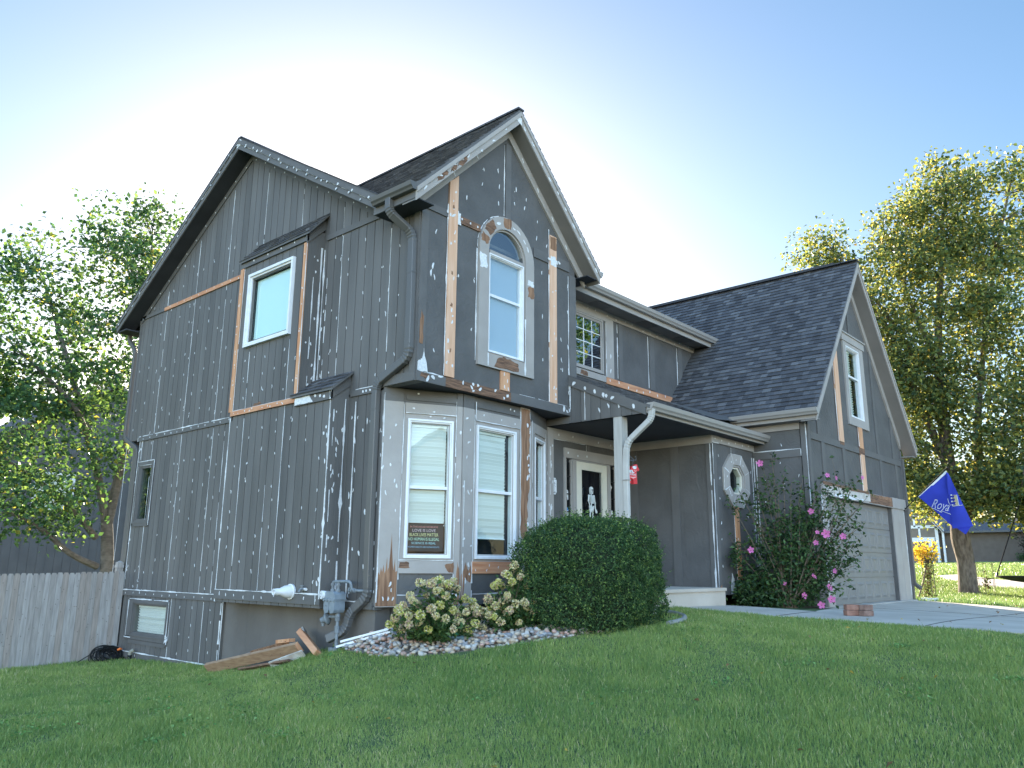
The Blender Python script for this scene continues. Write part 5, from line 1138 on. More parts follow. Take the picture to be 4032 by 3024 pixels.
mb = MB(); ed = [(2.55 + .95 * math.cos(a), -1.50 + .95 * math.sin(a)) for a in np.linspace(-1.75, .15, 14)]; mb.tube([(x, y, g1(x, y) + .025) for x, y in ed], .035, mat('edging', (.20, .21, .20), .8, (.28, .28, .27), 9), 8)
tag(mb.build('garden_edging', None, True), 'low grey curved edging on the lawn under the clipped boxwood', 'edging')
# clover, weeds and fallen leaves in the lawn
wp = []
for i in range(46):
    d = U(6.5, 13); a = YAW + U(-.60, .60); x, y = CAM[0] + d * math.sin(a), CAM[1] + d * math.cos(a)
    if in_poly(np.array([x]), np.array([y]), PAVE)[0] or in_poly(np.array([x]), np.array([y]), BED)[0] or (x > -.2 and y > -.8) or x > 4: continue
    n = random.randint(14, 60); q = rng.normal(0, U(.06, .22), (n, 2)) + (x, y); wp.append(np.column_stack([q, ground(q[:, 0], q[:, 1]) + rng.uniform(.02, .05, n)]))
leaves('clover', np.concatenate(wp), .034, [leafmat('clover_leaf', (.10, .23, .06), (.15, .3, .05), .3, .5), leafmat('clover_pale', (.20, .33, .11), (.2, .35, .08), .3, .5)], (.6, .4), None, .8, 1.2, kind='stuff')
n = 420; x = rng.uniform(-6, 24, n); y = rng.uniform(-7, 2, n); ok = ~((x > -.1) & (x < 13.7) & (y > -2.4)) & ~in_poly(x, y, BED) & ((x > 13.6) | (rng.random(n) < .35)); x, y = x[ok], y[ok]
leaves('fallen_leaves', np.column_stack([x, y, ground(x, y) + .035]), .06, [leafmat('litter_yellow', (.42, .30, .06), (.4, .3, .05), .2, .6), leafmat('litter_brown', (.20, .12, .06), (.2, .1, .05), .2, .7)], (.5, .5), None, .7, 1.5, kind='stuff')
# hydrangeas
HL = [leafmat('hydrangea_leaf', (.045, .095, .030), (.10, .19, .04), .3, .5), leafmat('hydrangea_leaf_pale', (.085, .145, .045), (.16, .26, .06), .3, .5)]
HP = [leafmat('petal_cream', (.72, .63, .33), (.5, .45, .25), .25, .6, .15), leafmat('petal_lime', (.56, .56, .15), (.45, .45, .12), .25, .6, .2), leafmat('petal_pink', (.58, .40, .29), (.4, .28, .2), .25, .6, .2), leafmat('petal_pale', (.80, .72, .48), (.5, .45, .3), .25, .6, .12)]
def hydrangea(base, spread, height, heads, label, lime):
    h = thing('hydrangea_bush', base, label, 'flowering shrub', 'hydrangeas in the gravel bed'); B = np.array(base); st = MB(); lp = []
    for i in range(heads):
        t = i / heads; a = 2.4 * i; rr = math.sqrt((i + .5) / heads); p = B + np.array([math.cos(a) * spread * rr, math.sin(a) * spread * .72 * rr, height * (1 - .80 * rr ** 2.2) * U(.82, 1.08) + .04])
        if R() < .45: p[2] = B[2] + U(.12, .55) * height; 
        mid = B + (p - B) * np.array([.45, .45, .62]); st.tube([B + np.array([U(-.06, .06), U(-.06, .06), -.03]), mid, p - np.array([0, 0, .02])], [.007, .005, .003], TWIG, 5)
        r = U(.044, .064); n = 140; d = rng.normal(size=(n, 3)); d /= np.linalg.norm(d, axis=1)[:, None]
        q = p + d * r * np.array([1, 1, .92]) * rng.uniform(.72, 1.02, n)[:, None]
        w = [(.5, .1, .15, .25), (.15, .65, .05, .15), (.3, .05, .45, .2)][random.choices((0, 1, 2), (1, lime, .55))[0]]
        leaves('flower_head', q, .027, HP, w, h, .8, .0, fold=.05)
        for j in range(30): lp.append(B + (p - B) * U(.25, 1.0) + rng.normal(0, .055, 3) * np.array([1, 1, .7]) - np.array([0, 0, .05]))
    st.build('stems', h, True)
    lp = np.array(lp); lp = lp[lp[:, 2] > B[2] + .02]; leaves('foliage', lp, .085, HL, (.65, .35), h, .5, .5, .2)
    return h
hydrangea((.26, -.31, g1(.26, -.31)), .72, .76, 84, 'wide hydrangea with cream and lime flower heads nearest the gas meter', 1.0)
hydrangea((1.15, -.80, g1(1.15, -.8)), .46, .78, 62, 'compact hydrangea with cream flower heads beside the clipped boxwood', .5)

# rose of sharon by the garage
RL = [leafmat('sharon_leaf', (.042, .085, .032), (.07, .14, .03), .3, .5), leafmat('sharon_leaf_light', (.075, .135, .045), (.11, .20, .04), .3, .5), leafmat('sharon_leaf_dark', (.018, .042, .018), (.04, .09, .02), .3, .5)]
rb = np.array([7.15, -2.12, .0]); RH = np.array([.62, -.785, 0]); k_ = .002215
rose = thing('rose_of_sharon', tuple(rb), 'leggy rose of Sharon with pink flowers beside the garage door', 'flowering shrub')
def rpos(x, y, dep=0.0):
    p = rb + RH * (x - 800) * k_ + np.array([-.785, -.62, 0]) * dep; p[2] = (1522 - y) * k_
    if p[0] < 7.85 and p[1] > -1.36: p[1] = -1.36 - abs(U(0, .08))
    if p[1] > -2.42 and p[0] > 7.70: p[0] = 7.70 - abs(U(0, .05))
    if p[0] > 7.7 and p[1] > -2.55: p[1] = -2.55
    return p
tips = [(690, 295), (655, 385), (800, 445), (860, 525), (960, 490), (620, 545), (735, 525), (480, 620), (330, 645), (405, 570), (560, 600), (905, 640), (1250, 545), (1375, 505), (1465, 620), (1400, 690), (1300, 625), (1390, 800), (1375, 860), (1400, 960), (1320, 1010), (1400, 1090), (1350, 1180), (1230, 1205), (315, 1070), (400, 985), (1130, 700), (1160, 1000), (500, 760), (1240, 820), (1060, 640), (990, 720), (1180, 560), (1120, 485), (1188, 510), (1392, 500)]
mb = MB(); cl = []
for x, y in tips:
    d0 = U(-.15, .3); e = rpos(x, y, d0); b = rb + np.array([U(-.22, .22), U(-.12, .12), 0]); m1 = b + (e - b) * .45 + np.array([U(-.12, .12), U(-.1, .1), U(.0, .22)]); m2 = b + (e - b) * .78 + np.array([U(-.06, .06), U(-.05, .05), U(.0, .1)])
    P = [Vector(b), Vector(m1), Vector(m2), Vector(e)]; path = [P[0] * (1 - t) ** 3 + P[1] * 3 * t * (1 - t) ** 2 + P[2] * 3 * t * t * (1 - t) + P[3] * t ** 3 for t in [i / 9 for i in range(10)]]
    mb.tube(path, [.013 * (1 - .8 * i / 9) for i in range(10)], TWIG, 5)
    for i in range(4, 10):
        for j in range(9 if i > 6 else 5): cl.append(np.array(path[i]) + rng.normal(0, .045, 3))
    for j in range(3):
        q = np.array(path[random.randint(4, 8)]); e2 = q + rng.normal(0, .16, 3) + np.array([0, 0, .08]); mb.tube([q, (q + e2) / 2 + rng.normal(0, .02, 3), e2], [.005, .004, .002], TWIG, 4)
        for t in np.linspace(.3, 1, 10): cl.append(q + (e2 - q) * t + rng.normal(0, .035, 3))
mb.build('stems', rose, True)
for x, y, sx, sy, n in ((760, 1080, 210, 140, 2100), (560, 1330, 160, 120, 1500), (900, 1320, 180, 140, 1900), (1080, 1150, 120, 170, 1000), (700, 1450, 240, 60, 1200), (420, 1400, 80, 80, 350), (1000, 840, 130, 110, 500), (640, 700, 90, 90, 260), (850, 900, 150, 100, 500), (340, 1130, 50, 80, 140)):
    for i in range(n): cl.append(rpos(x + rng.normal(0, sx) * .62, min(1500, y + rng.normal(0, sy) * .62), rng.normal(.05, .20)))
cl = np.array(cl); cl[:, 1] = np.where((cl[:, 0] < 7.85), np.minimum(cl[:, 1], -1.34), cl[:, 1]); cl[:, 0] = np.where(cl[:, 1] > -2.44, np.minimum(cl[:, 0], 7.72), cl[:, 0]); cl[:, 2] = np.maximum(cl[:, 2], .03)
leaves('foliage', cl[rng.random(len(cl)) < .52], .084, RL, (.5, .3, .2), rose, .62, .4, .2)
PK = leafmat('pink_petal', (.74, .20, .47), (.75, .25, .5), .35, .6, .12); PKD = mat('flower_eye', (.30, .015, .06), .7); STM = mat('stamen', (.8, .75, .5), .7)
for i, (x, y) in enumerate([(585, 378), (1115, 475), (1180, 497), (1390, 493), (965, 765), (1000, 930), (1068, 940), (1200, 960), (985, 1010), (945, 1275), (1110, 1228), (1060, 1357), (860, 1420), (990, 1490), (1072, 1447), (715, 1325), (470, 1072)]):
    c = Vector(rpos(x, y, .34)); n = Vector((-.66 + U(-.5, .5), -.62 + U(-.5, .5), .25 + U(-.3, .4))).normalized(); u = n.orthogonal().normalized(); w = n.cross(u); mb = MB(); s = U(.055, .078) if i in (0, 13, 14, 11, 9, 6) else U(.035, .058)
    for p in range(5):
        a = p * 1.2566 + U(-.1, .1); ra = u * math.cos(a) + w * math.sin(a); ta = n.cross(ra)
        mb.add([c, c + ra * s * .5 - ta * s * .38 + n * s * .18, c + ra * s * .95 - ta * s * .32 + n * s * .30, c + ra * s * 1.05 + n * s * .26, c + ra * s * .95 + ta * s * .32 + n * s * .34, c + ra * s * .5 + ta * s * .38 + n * s * .22], [(0, 1, 2, 3), (0, 3, 4, 5)], PK)
    mb.sphere(c + n * s * .1, s * .16, PKD, 8, 5); mb.tube([c, c + n * s * .55], s * .06, STM, 5); mb.build('flower', rose)

# ------------------------------------------------------------------ small things by the house
# gas meter
gm = thing('gas_meter', (-.22, 1.22, -.46), 'grey gas meter with painted pipes against the foundation', 'gas meter')
mb = MB(); B = Fr((-.12, 1.245, 0), (0, 1, 0), (-1, 0, 0))
for a0, a1 in ((-.12, -.006), (.004, .12)):
    mb.fprism(B, [(a0 + .02, .055), (a1 - .03, .045), (a1, .10), (a1, .215), (a0, .215), (a0, .09)], .02, .20, STEEL)
mb.fprism(B, [(-.128, .215), (.128, .215), (.132, .235), (-.132, .235)], .0, .215, STEEL); mb.fprism(B, [(-.124, .236), (.124, .236), (.116, .31), (.07, .335), (-.075, .335), (-.116, .30)], .015, .20, STEEL)
for a in (-.11, -.04, .035, .095): mb.fbox(B, a, a + .018, .205, .245, .2, .222, STEEL)
mb.fbox(B, .03, .09, .14, .145, .2005, .204, BLACK); mb.fbox(B, .02, .10, .165, .19, .2005, .203, STEEL)
mb.build('meter_body', gm, bevel=.008)
mb = MB(); mb.lathe((-.33, 1.40, .285), (-1, .25, 0), [(-.09, .0), (-.09, .05), (0, .058), (.012, .058), (.012, .05), (.008, .0)], WHITE, 18); mb.fbox(Fr((-.25, 1.37, .285), (0, 1, 0), (-1, 0, 0)), -.09, .03, -.04, .05, -.06, .04, STEEL)
for a, b in ((-.02, .018), (.015, .018), (-.015, -.02), (.02, -.02)): mb.lathe((-.343, 1.40 + a - .003, .285 + b), (-1, .25, 0), [(0, .010), (.001, .010), (.001, .007), (0, .007)], BLACK, 10)
mb.build('dial', gm, True)
mb = MB()
def pipe(p, r=.021): mb.tube(bend(p, 5, .04), r, PIPE, 10)
pipe([(-.22, 1.31, .33), (-.22, 1.31, .465), (-.20, 1.19, .468), (-.05, 1.19, .468)]); pipe([(-.22, 1.185, .33), (-.22, 1.185, .47), (-.20, .955, .47), (-.17, .945, .36)]); pipe([(-.17, 1.01, .355), (-.15, .90, .352), (-.03, .70, .35)], .019)
for p in ((-.22, 1.31, .35), (-.22, 1.185, .35), (-.22, 1.31, .43), (-.22, 1.185, .43)): mb.lathe(p, (0, 0, 1), [(-.018, 0), (-.018, .032), (.014, .032), (.014, 0)], PIPE, 8)
for y in (1.0, .95, .905): mb.lathe((-.165, y, .354), (0, 1, 0), [(-.016, 0), (-.016, .03), (.014, .03), (.014, 0)], PIPE, 8)
pipe([(-.21, 1.18, .06), (-.21, 1.18, -.48)], .023)
for z in (-.03, -.14, -.185, .02): mb.lathe((-.21, 1.18, z), (0, 0, 1), [(-.022, 0), (-.022, .036), (.022, .036), (.022, 0)], PIPE, 8)
pipe([(-.21, 1.18, .0), (-.21, 1.42, -.01)], .022)
mb.lathe((-.21, 1.40, -.03), (-.55, .75, -.35), [(-.03, .0), (-.03, .05), (.0, .085), (.022, .085), (.05, .05), (.10, .04), (.10, 0)], PIPE, 16); mb.lathe((-.24, 1.46, -.05), (0, 0, -1), [(0, .03), (.06, .03), (.06, .02), (.085, .02), (.085, 0)], PIPE, 10)
mb.build('pipes', gm, True)
mb = MB(); mb.box((-.27, 1.09, -.52), (-.16, 1.27, -.40), PIPE); mb.build('base_block', gm)
# scrap boards
GB = mat('grey_board', (.20, .185, .175), .85, (.32, .30, .285), 6, (6, 1, 6), .4, 18)
def board(a, b, w, t, up_, m, label, m2=None):
    a, b = V(a), V(b); d = (b - a).normalized(); u = V(up_); u = (u - d * u.dot(d)).normalized(); n = d.cross(u); mb = MB(); c = (a + b) / 2
    mb.obox(c, (d * (b - a).length / 2, u * w / 2, n * t / 2), m)
    if m2: mb.obox(c + d * ((b - a).length / 2 - .002), (d * .0035, u * (w / 2 + .001), n * (t / 2 + .001)), m2)
    for k in range(3): q = c + d * U(-.4, .4) * (b - a).length + u * U(-.3, .3) * w; mb.obox(q + n * t / 2, (d * .006, u * .006, n * .0015), BLACK)
    o = mb.build('scrap_board', None, bevel=.004); return tag(o, label, 'board', 'scrap boards in the pile by the foundation')
board((-.42, 4.15, -.90), (-.33, 1.86, -.44), .16, .06, (-.6, 0, .8), mat('old_plank', (.30, .185, .115), .85, (.42, .28, .18), 6, (6, .6, 6), .4, 14), 'longest brown plank of the scrap pile, sloping along the foundation', CEDAR)
board((-.22, 1.98, -.26), (-.36, 1.34, -.50), .17, .08, (-.7, .2, .6), CEDH, 'thick reddish cedar offcut on top at the right end of the scrap pile', CEDAR)
board((-.10, 2.12, -.22), (-.20, 1.62, -.56), .12, .03, (-.5, .3, .8), GB, 'grey board leaning on the wall behind the reddish offcut')
board((-.24, 2.52, -.41), (-.25, 2.16, -.365), .05, .10, (0, 0, 1), CEDAR, 'short cedar block sitting on the long plank')
board((-.20, 3.40, -.68), (-.16, 2.35, -.50), .09, .03, (-.3, 0, .9), GB, 'grey strip between the long plank and the wall')
board((-.52, 3.0, -.82), (-.50, 1.75, -.60), .13, .03, (-.9, 0, .35), BROWNH, 'brown board lying flat under the long plank')
board((-.55, 2.2, -.68), (-.42, 1.62, -.49), .10, .022, (-.5, 0, .7), mat('flaked_paint_board', (.62, .62, .60), .8, (.42, .38, .34), 9), 'board with flaking white paint at the foot of the scrap pile')
board((-.30, 3.1, -.62), (-.22, 2.3, -.43), .10, .045, (-.4, 0, .9), BROWN, 'rough brown board just behind the long plank', CEDAR)
# white trim offcuts, hose nozzle, bricks
def strip(a, b, label):
    a, b = V(a), V(b); d = (b - a).normalized(); mb = MB(); n = d.cross(V(0, 0, 1)).normalized(); mb.obox((a + b) / 2, (d * (b - a).length / 2, n * .012, d.cross(n) * .014), WHITE); tag(mb.build('trim_offcut'), label, 'trim strip', 'white offcuts on the stones')
strip((-.26, 1.02, -.31), (.06, .42, -.13), 'shorter white trim strip resting on the stones, upper of the two'); strip((-.34, 1.0, -.37), (.04, .36, -.16), 'white trim strip lying lowest on the stones near the foundation corner')
nz = thing('hose_nozzle', (.30, -.58, g1(.3, -.58) + .06), 'green and grey hose nozzle lying on the stones', 'hose nozzle'); NB = Vector((.30, -.58, g1(.3, -.58) + .085))
mb = MB(); ax = Vector((.66, -.70, -.1)).normalized(); mb.lathe(NB, ax, [(-.10, 0), (-.10, .018), (-.02, .022), (.06, .02), (.08, .034), (.12, .036), (.12, .02), (.11, 0)], mat('nozzle_grey', (.10, .16, .19), .5), 14); mb.build('barrel', nz, True)
mb = MB(); mb.tube([NB - ax * .08 + V(0, 0, .01), NB - ax * .02 + V(0, 0, .05), NB + ax * .05 + V(0, 0, .045)], .014, mat('nozzle_green', (.02, .20, .14), .5), 8); mb.build('handle', nz, True)
BR = [mat('brick_red', (.22, .11, .082), .9, (.30, .17, .13), 12, (1, 1, 1), .5, 50), mat('brick_brown', (.17, .10, .08), .9, (.26, .17, .14), 12, (1, 1, 1), .5, 50)]
bz0 = g1(5.55, -3.75) + .013
for i, (dx, dy, dz, a, lb) in enumerate(((0, 0, 0, .2, 'lower left brick of the little stack on the driveway'), (.20, -.06, 0, .5, 'lower right brick of the little stack on the driveway'), (.01, .0, .082, .12, 'upper left brick of the little stack on the driveway'), (.21, -.05, .082, .65, 'upper right brick of the little stack on the driveway'), (.14, .14, .0, 1.4, 'brick at the back of the little stack on the driveway'))):
    mb = MB(); c, s = math.cos(a - .9), math.sin(a - .9); mb.obox((5.50 + dx * .66 + dy * .75, -3.72 - dx * .75 + dy * .66, bz0 + dz + .04), ((c * .10, s * .10, 0), (-s * .05, c * .05, 0), (0, 0, .039)), BR[i % 2]); tag(mb.build('brick', bevel=.006), lb, 'brick', 'bricks stacked on the driveway')
# fence
fence = thing('picket_fence', (-1.8, 8.45, -1.2), 'weathered grey wooden privacy fence joining the back corner of the house', 'fence')
FF = Fr((0, 8.42, 0), (1, 0, 0), (0, -1, 0)); xx = -.03
for i in range(31):
    w = .099 + U(-.002, .003); x1, x0 = xx, xx - w; top = .525 + .02 * (xx + .1) + U(-.008, .008); bot = g1((x0 + x1) / 2, 8.4) - .02; mb = MB()
    mb.fprism(FF, [(x0, bot), (x1, bot), (x1, top - .045), (x1 - .022, top), (x0 + .022, top), (x0, top - .045)], -.018 + U(-.002, .002), U(-.001, .003), random.choice(FENCE))
    for k in range(random.randint(2, 6)): a, b = U(x0 + .01, x1 - .01), U(bot + .2, top - .1); mb.fprism(FF, [(a + .006 * math.cos(t), b + .008 * math.sin(t)) for t in np.arange(0, 6.2, 1.05)], .0, .0042, mat('knot', (.10, .08, .07), .9) if 'knot' not in MATS else MATS['knot'])
    mb.build('picket', fence); xx -= w + .0035
for z in (-.85, -.2, .3): mb = MB(); mb.box((-3.2, 8.445, z), (-.05, 8.485, z + .085), FENCE[0]); mb.build('rail', fence)
for x in (-.10, -2.6):
    mb = MB(); mb.box((x - .055, 8.49, -1.4), (x + .055, 8.60, .60), FENCE[0]); mb.box((x - .065, 8.48, .60), (x + .065, 8.61, .65), FENCE[1]); mb.slab([(x - .055, 8.49, .70), (x + .055, 8.49, .70), (x + .055, 8.60, .70), (x - .055, 8.60, .70)], (0, 0, -.055), FENCE[1])
    mb.add([(x - .055, 8.49, .70), (x + .055, 8.49, .70), (x + .055, 8.60, .70), (x - .055, 8.60, .70), (x, 8.545, .735)], [(0, 1, 4), (1, 2, 4), (2, 3, 4), (3, 0, 4)], FENCE[1]); mb.build('post', fence)
# coil of black cord and drain pipe
coil = thing('cord_coil', (-.32, 8.1, -1.2), 'coil of black cord with an orange plug at the fence corner', 'cord coil'); mb = MB(); cc = V(-.30, 8.16, -1.0)
for k in range(44):
    tl = U(-.35, .35); r = U(.05, .21); off = V(U(-.10, .10), U(-.09, .05), U(-.05, .02)); pl = []
    for i in range(25):
        a = 2 * math.pi * i / 24; pl.append(cc + off + V(math.cos(a) * r * 1.25, math.sin(a) * .05 + math.cos(a) * tl * .12, math.sin(a) * r * .8 + U(-.004, .004)))
    mb.tube(pl, .0075, BLACK, 5)
mb.tube(bend([cc + V(.02, -.04, .12), cc + V(-.2, -.05, .09), cc + V(-.42, -.08, -.02), cc + V(-.60, -.1, -.12)], 6, .15), .0085, BLACK, 6); mb.build('cord', coil, True)
mb = MB(); OR = mat('orange_plug', (.75, .17, .03), .5); mb.tube([cc + V(.13, -.12, .075), cc + V(.17, -.14, .095), cc + V(.21, -.13, .09)], [.02, .024, .012], OR, 8); mb.build('plug', coil, True)
mb = MB(); pth = [V(-.12, 7.6, -1.18 + .014 * i) for i in range(15)]; mb.tube(pth, [.042 if i % 2 else .036 for i in range(15)], BLACK, 12); mb.tube(bend([(-.12, 7.6, -.99), (-.12, 7.6, -.93), (-.07, 7.56, -.90)], 5, .04), .036, mat('grey_pvc', (.24, .23, .19), .6), 10)
tag(mb.build('drain_pipe', None, True), 'corrugated black drain pipe with a grey elbow beside the cord coil', 'drain pipe')

# ------------------------------------------------------------------ things on the porch
plq = thing('number_plaque', (3.69, .472, 2.04), 'narrow white house number plaque left of the front door', 'sign'); FQ = Fr((0, .494, 0), (1, 0, 0), (0, -1, 0))
el = lambda s: [(3.69 + s * x, 2.042 + (1 if y > 0 else -1) * (abs(y) - (1 - s) * .05)) for x, y in ((-.02, .142), (.02, .142), (.05, .10), (.05, -.10), (.02, -.142), (-.02, -.142), (-.05, -.10), (-.05, .10))]
mb = MB(); mb.fprism(FQ, el(1.12), .002, .012, BLACK); mb.fprism(FQ, el(1.0), .012, .016, WHITE); mb.build('plate', plq)
for i, ch in enumerate('6510'): text_mesh('numeral', ch, FQ, 3.69, 2.075 - i * .052, .065, .0165, BLACK, plq, extr=.001)
for s in (1, -1): mb = MB(); mb.tube([FQ.p(3.69 + .028 * math.cos(a), 2.042 + s * (.105 + .016 * math.sin(a)), .017) for a in np.arange(.2, 3.0, .3)], .003, BLACK, 5); mb.build('scroll', plq)
BONE = mat('bone_white', (.72, .76, .76), .55, (.60, .66, .67), 20)
sk = thing('skeleton_decoration', (4.68, .40, 1.5), 'white plastic skeleton hanging on the front door glass', 'decoration'); SX = lambda x: 4.68 + (x - 1285) * .00104; SZ = lambda y: 2.114 - (y - 475) * .000618
FS = Fr((0, .425, 0), (1, 0, 0), (0, -1, 0)); q = lambda x, y, c=0.0: FS.p(SX(x), SZ(y), c)
mb = MB(); mb.sphere(q(1287, 560), (.041, .04, .045), BONE, 12, 8); mb.fprism(FS, [(SX(1252), SZ(590)), (SX(1322), SZ(590)), (SX(1312), SZ(690)), (SX(1298), SZ(706)), (SX(1278), SZ(706)), (SX(1262), SZ(690))], -.02, .025, BONE)
for x in (1270, 1303): mb.lathe(q(x, 588, .03), (0, -1, 0), [(0, .0), (0, .011), (.01, .010), (.01, 0)], BLACK, 8)
mb.fprism(FS, [(SX(1282), SZ(612)), (SX(1294), SZ(612)), (SX(1292), SZ(634)), (SX(1284), SZ(634))], .02, .036, BLACK); mb.fbox(FS, SX(1266), SX(1310), SZ(664), SZ(658), .02, .027, BLACK); mb.tube([q(1288, 505), q(1292, 430), q(1290, 405)], .004, BLACK, 5); mb.build('skull', sk, True)
mb = MB(); mb.tube([q(1288, 700), q(1288, 1060)], .011, BONE, 8); mb.tube([q(1222, 748), q(1288, 765), q(1360, 750)], .012, BONE, 7)
for i in range(8):
    y = 775 + i * 26; w = 52 + 12 * math.sin(i / 7 * 3.1) - (i > 5) * 8
    mb.tube([q(1288, y - 5, .0), q(1288 - w, y + 4, .01), q(1288 - w * .75, y + 26, .035), q(1290, y + 20, .05), q(1288 + w * .75, y + 26, .035), q(1288 + w, y + 4, .01), q(1288, y - 5, 0)], .0062, BONE, 5)
mb.fbox(FS, SX(1281), SX(1296), SZ(930), SZ(770), .04, .052, BONE); mb.build('rib_cage', sk, True)
mb = MB(); mb.fprism(FS, [(SX(1232), SZ(1045)), (SX(1270), SZ(1060)), (SX(1306), SZ(1060)), (SX(1345), SZ(1042)), (SX(1340), SZ(1120)), (SX(1312), SZ(1160)), (SX(1300), SZ(1185)), (SX(1276), SZ(1185)), (SX(1262), SZ(1160)), (SX(1236), SZ(1120))], -.015, .025, BONE); mb.build('pelvis', sk)
for pts, hand in (([(1220, 755), (1192, 910), (1235, 1050), (1245, 1140)], (1250, 1180, -1)), ([(1362, 758), (1385, 960), (1376, 1080), (1380, 1150)], (1398, 1190, 1))):
    mb = MB(); mb.tube([q(*pts[0]), q(*pts[1], .01)], [.016, .011], BONE, 8); mb.sphere(q(*pts[1], .01), .017, BONE, 8, 6); mb.tube([q(*pts[1], .01), q(*pts[3], .02)], .010, BONE, 7); mb.sphere(q(*pts[0]), .020, BONE, 8, 6)
    hx, hy, s = hand; mb.sphere(q(hx, hy - 10, .02), (.024, .012, .024), BONE, 8, 6)
    for k, (fx, fy) in enumerate(((-18, 50), (0, 66), (16, 68), (30, 56), (42, 26))): mb.tube([q(hx, hy, .02), q(hx + s * fx * .6, hy + fy * .6, .025), q(hx + s * fx, hy + fy, .02)], [.007, .006, .004], BONE, 5)
    mb.build('arm', sk, True)
for x in (1250, 1328): mb = MB(); mb.sphere(q(x, 1165), .022, BONE, 8, 6); mb.tube([q(x, 1165), q(x + 2, 1480)], [.014, .011], BONE, 7); mb.sphere(q(x + 2, 1490), .018, BONE, 8, 6); mb.tube([q(x + 2, 1490), q(x + 2, 1780)], [.011, .008], BONE, 7); mb.sphere(q(x + 2, 1790, .02), (.018, .04, .014), BONE, 8, 6); mb.build('leg', sk, True)
for a, b, s, lb in ((4.11, 1.93, 1, 'white ghost decal on the left sidelight'), (5.44, 2.16, .9, 'white ghost decal high on the right sidelight'), (5.49, 1.66, .8, 'white ghost decal low on the right sidelight')):
    mb = MB(); mb.fprism(FD, [(a + s * x, b + s * y) for x, y in ((-.05, .05), (-.02, .085), (.01, .07), (.035, .02), (.055, .01), (.05, -.03), (.03, -.02), (.02, -.09), (.0, -.10), (-.01, -.05), (-.03, -.03), (-.04, -.06), (-.05, -.02))], -.033, -.030, WHITE)
    for x in (-.03, -.012): mb.fprism(FD, [(a + s * (x + .005 * math.cos(t)), b + s * (.048 + .008 * math.sin(t))) for t in np.arange(0, 6.2, 1)], -.03, -.029, BLACK)
    tag(mb.build('ghost_decal'), lb, 'decal', 'ghost decals beside the door')
mb = MB(); mb.fprism(FD, [(4.05, 1.56), (4.13, 1.56), (4.13, 1.66), (4.11, 1.70), (4.07, 1.70), (4.05, 1.66)], -.033, -.030, WHITE); mb.fprism(FD, [(4.05, 1.65), (4.13, 1.65), (4.11, 1.70), (4.07, 1.70)], -.0305, -.029, mat('sticker_blue', (.05, .25, .55), .6)); tag(mb.build('sticker'), 'small blue and white sticker low on the left sidelight', 'sticker')
# sign in the bay window
sg = thing('window_sign', tuple(F1.p(.68, .88, -.06)), 'dark yard sign with lines of coloured lettering behind the left bay window', 'sign')
mb = MB(); mb.fbox(F1, .425, .955, .885, 1.262, -.075, -.068, mat('sign_board', (.022, .024, .030), .7)); mb.build('board', sg)
for body, b, sz, sx, col in (('IN THIS HOUSE WE BELIEVE', 1.212, .036, .92, (.55, .22, .22)), ('LOVE IS LOVE', 1.155, .056, 1.0, (.60, .48, .55)), ('BLACK LIVES MATTER', 1.094, .062, .70, (.70, .68, .35)), ('NO HUMAN IS ILLEGAL', 1.034, .060, .72, (.45, .72, .58)), ('SCIENCE IS REAL', .984, .043, 1.12, (.30, .58, .68)), ("WOMEN'S RIGHTS ARE HUMAN RIGHTS", .934, .032, .80, (.20, .42, .60))):
    text_mesh('lettering', body, F1, .672, b, sz, -.0665, mat('sign_ink_%d' % int(b * 1000), col, .7), sg, sx=sx, extr=.0008)
# red horse on a bracket
br = thing('hanging_bracket', (3.66, -1.05, 2.4), 'scrolled iron bracket on the porch post', 'bracket'); FH = Fr((0, -1.0, 0), (1, 0, 0), (0, -1, 0)); mb = MB(); IRON = mat('iron', (.11, .12, .135), .5)
mb.tube([FH.p(3.66, 2.382), FH.p(3.90, 2.382)], .010, IRON, 6); mb.tube([FH.p(3.665, 2.53), FH.p(3.80, 2.44), FH.p(3.90, 2.40), FH.p(3.955, 2.395), FH.p(3.975, 2.43), FH.p(3.955, 2.46), FH.p(3.93, 2.455)], .007, IRON, 6); mb.fbox(FH, 3.661, 3.67, 2.34, 2.56, -.015, .015, IRON)
mb.tube([FH.p(3.87, 2.375), FH.p(3.875, 2.35), FH.p(3.87, 2.325), FH.p(3.865, 2.30)], .005, IRON, 5); mb.build('bracket_arm', br, True)
hs = thing('horse_ornament', (3.82, -1.0, 1.98), 'red painted wooden horse hanging from the porch bracket', 'ornament'); RED = mat('red_paint', (.72, .045, .055), .45); hA = lambda x: 3.70 + (x - 365) * .000545; hB = lambda x, y: 2.30 - ((y - 402) - .166 * (x - 365)) * .000286
FHo = Fr((0, -1.0, 0), (1, 0, 0), (0, -1, 0)); hp = [(hA(x), hB(x, y)) for x, y in ((370, 760), (390, 690), (480, 690), (500, 640), (540, 540), (600, 480), (700, 455), (708, 395), (770, 380), (848, 390), (862, 500), (910, 580), (946, 680), (944, 725), (912, 772), (815, 750), (798, 860), (806, 1050), (826, 1500), (622, 1502), (608, 1290), (560, 1215), (500, 1180), (485, 1450), (370, 1450))]
mb = MB(); mb.fprism(FHo, hp, -.028, .028, RED); mb.build('body', hs, bevel=.004)
mb = MB(); pm = lambda L, m, c=.0295: mb.fprism(FHo, [(hA(x), hB(x, y)) for x, y in L], .027, c, m)
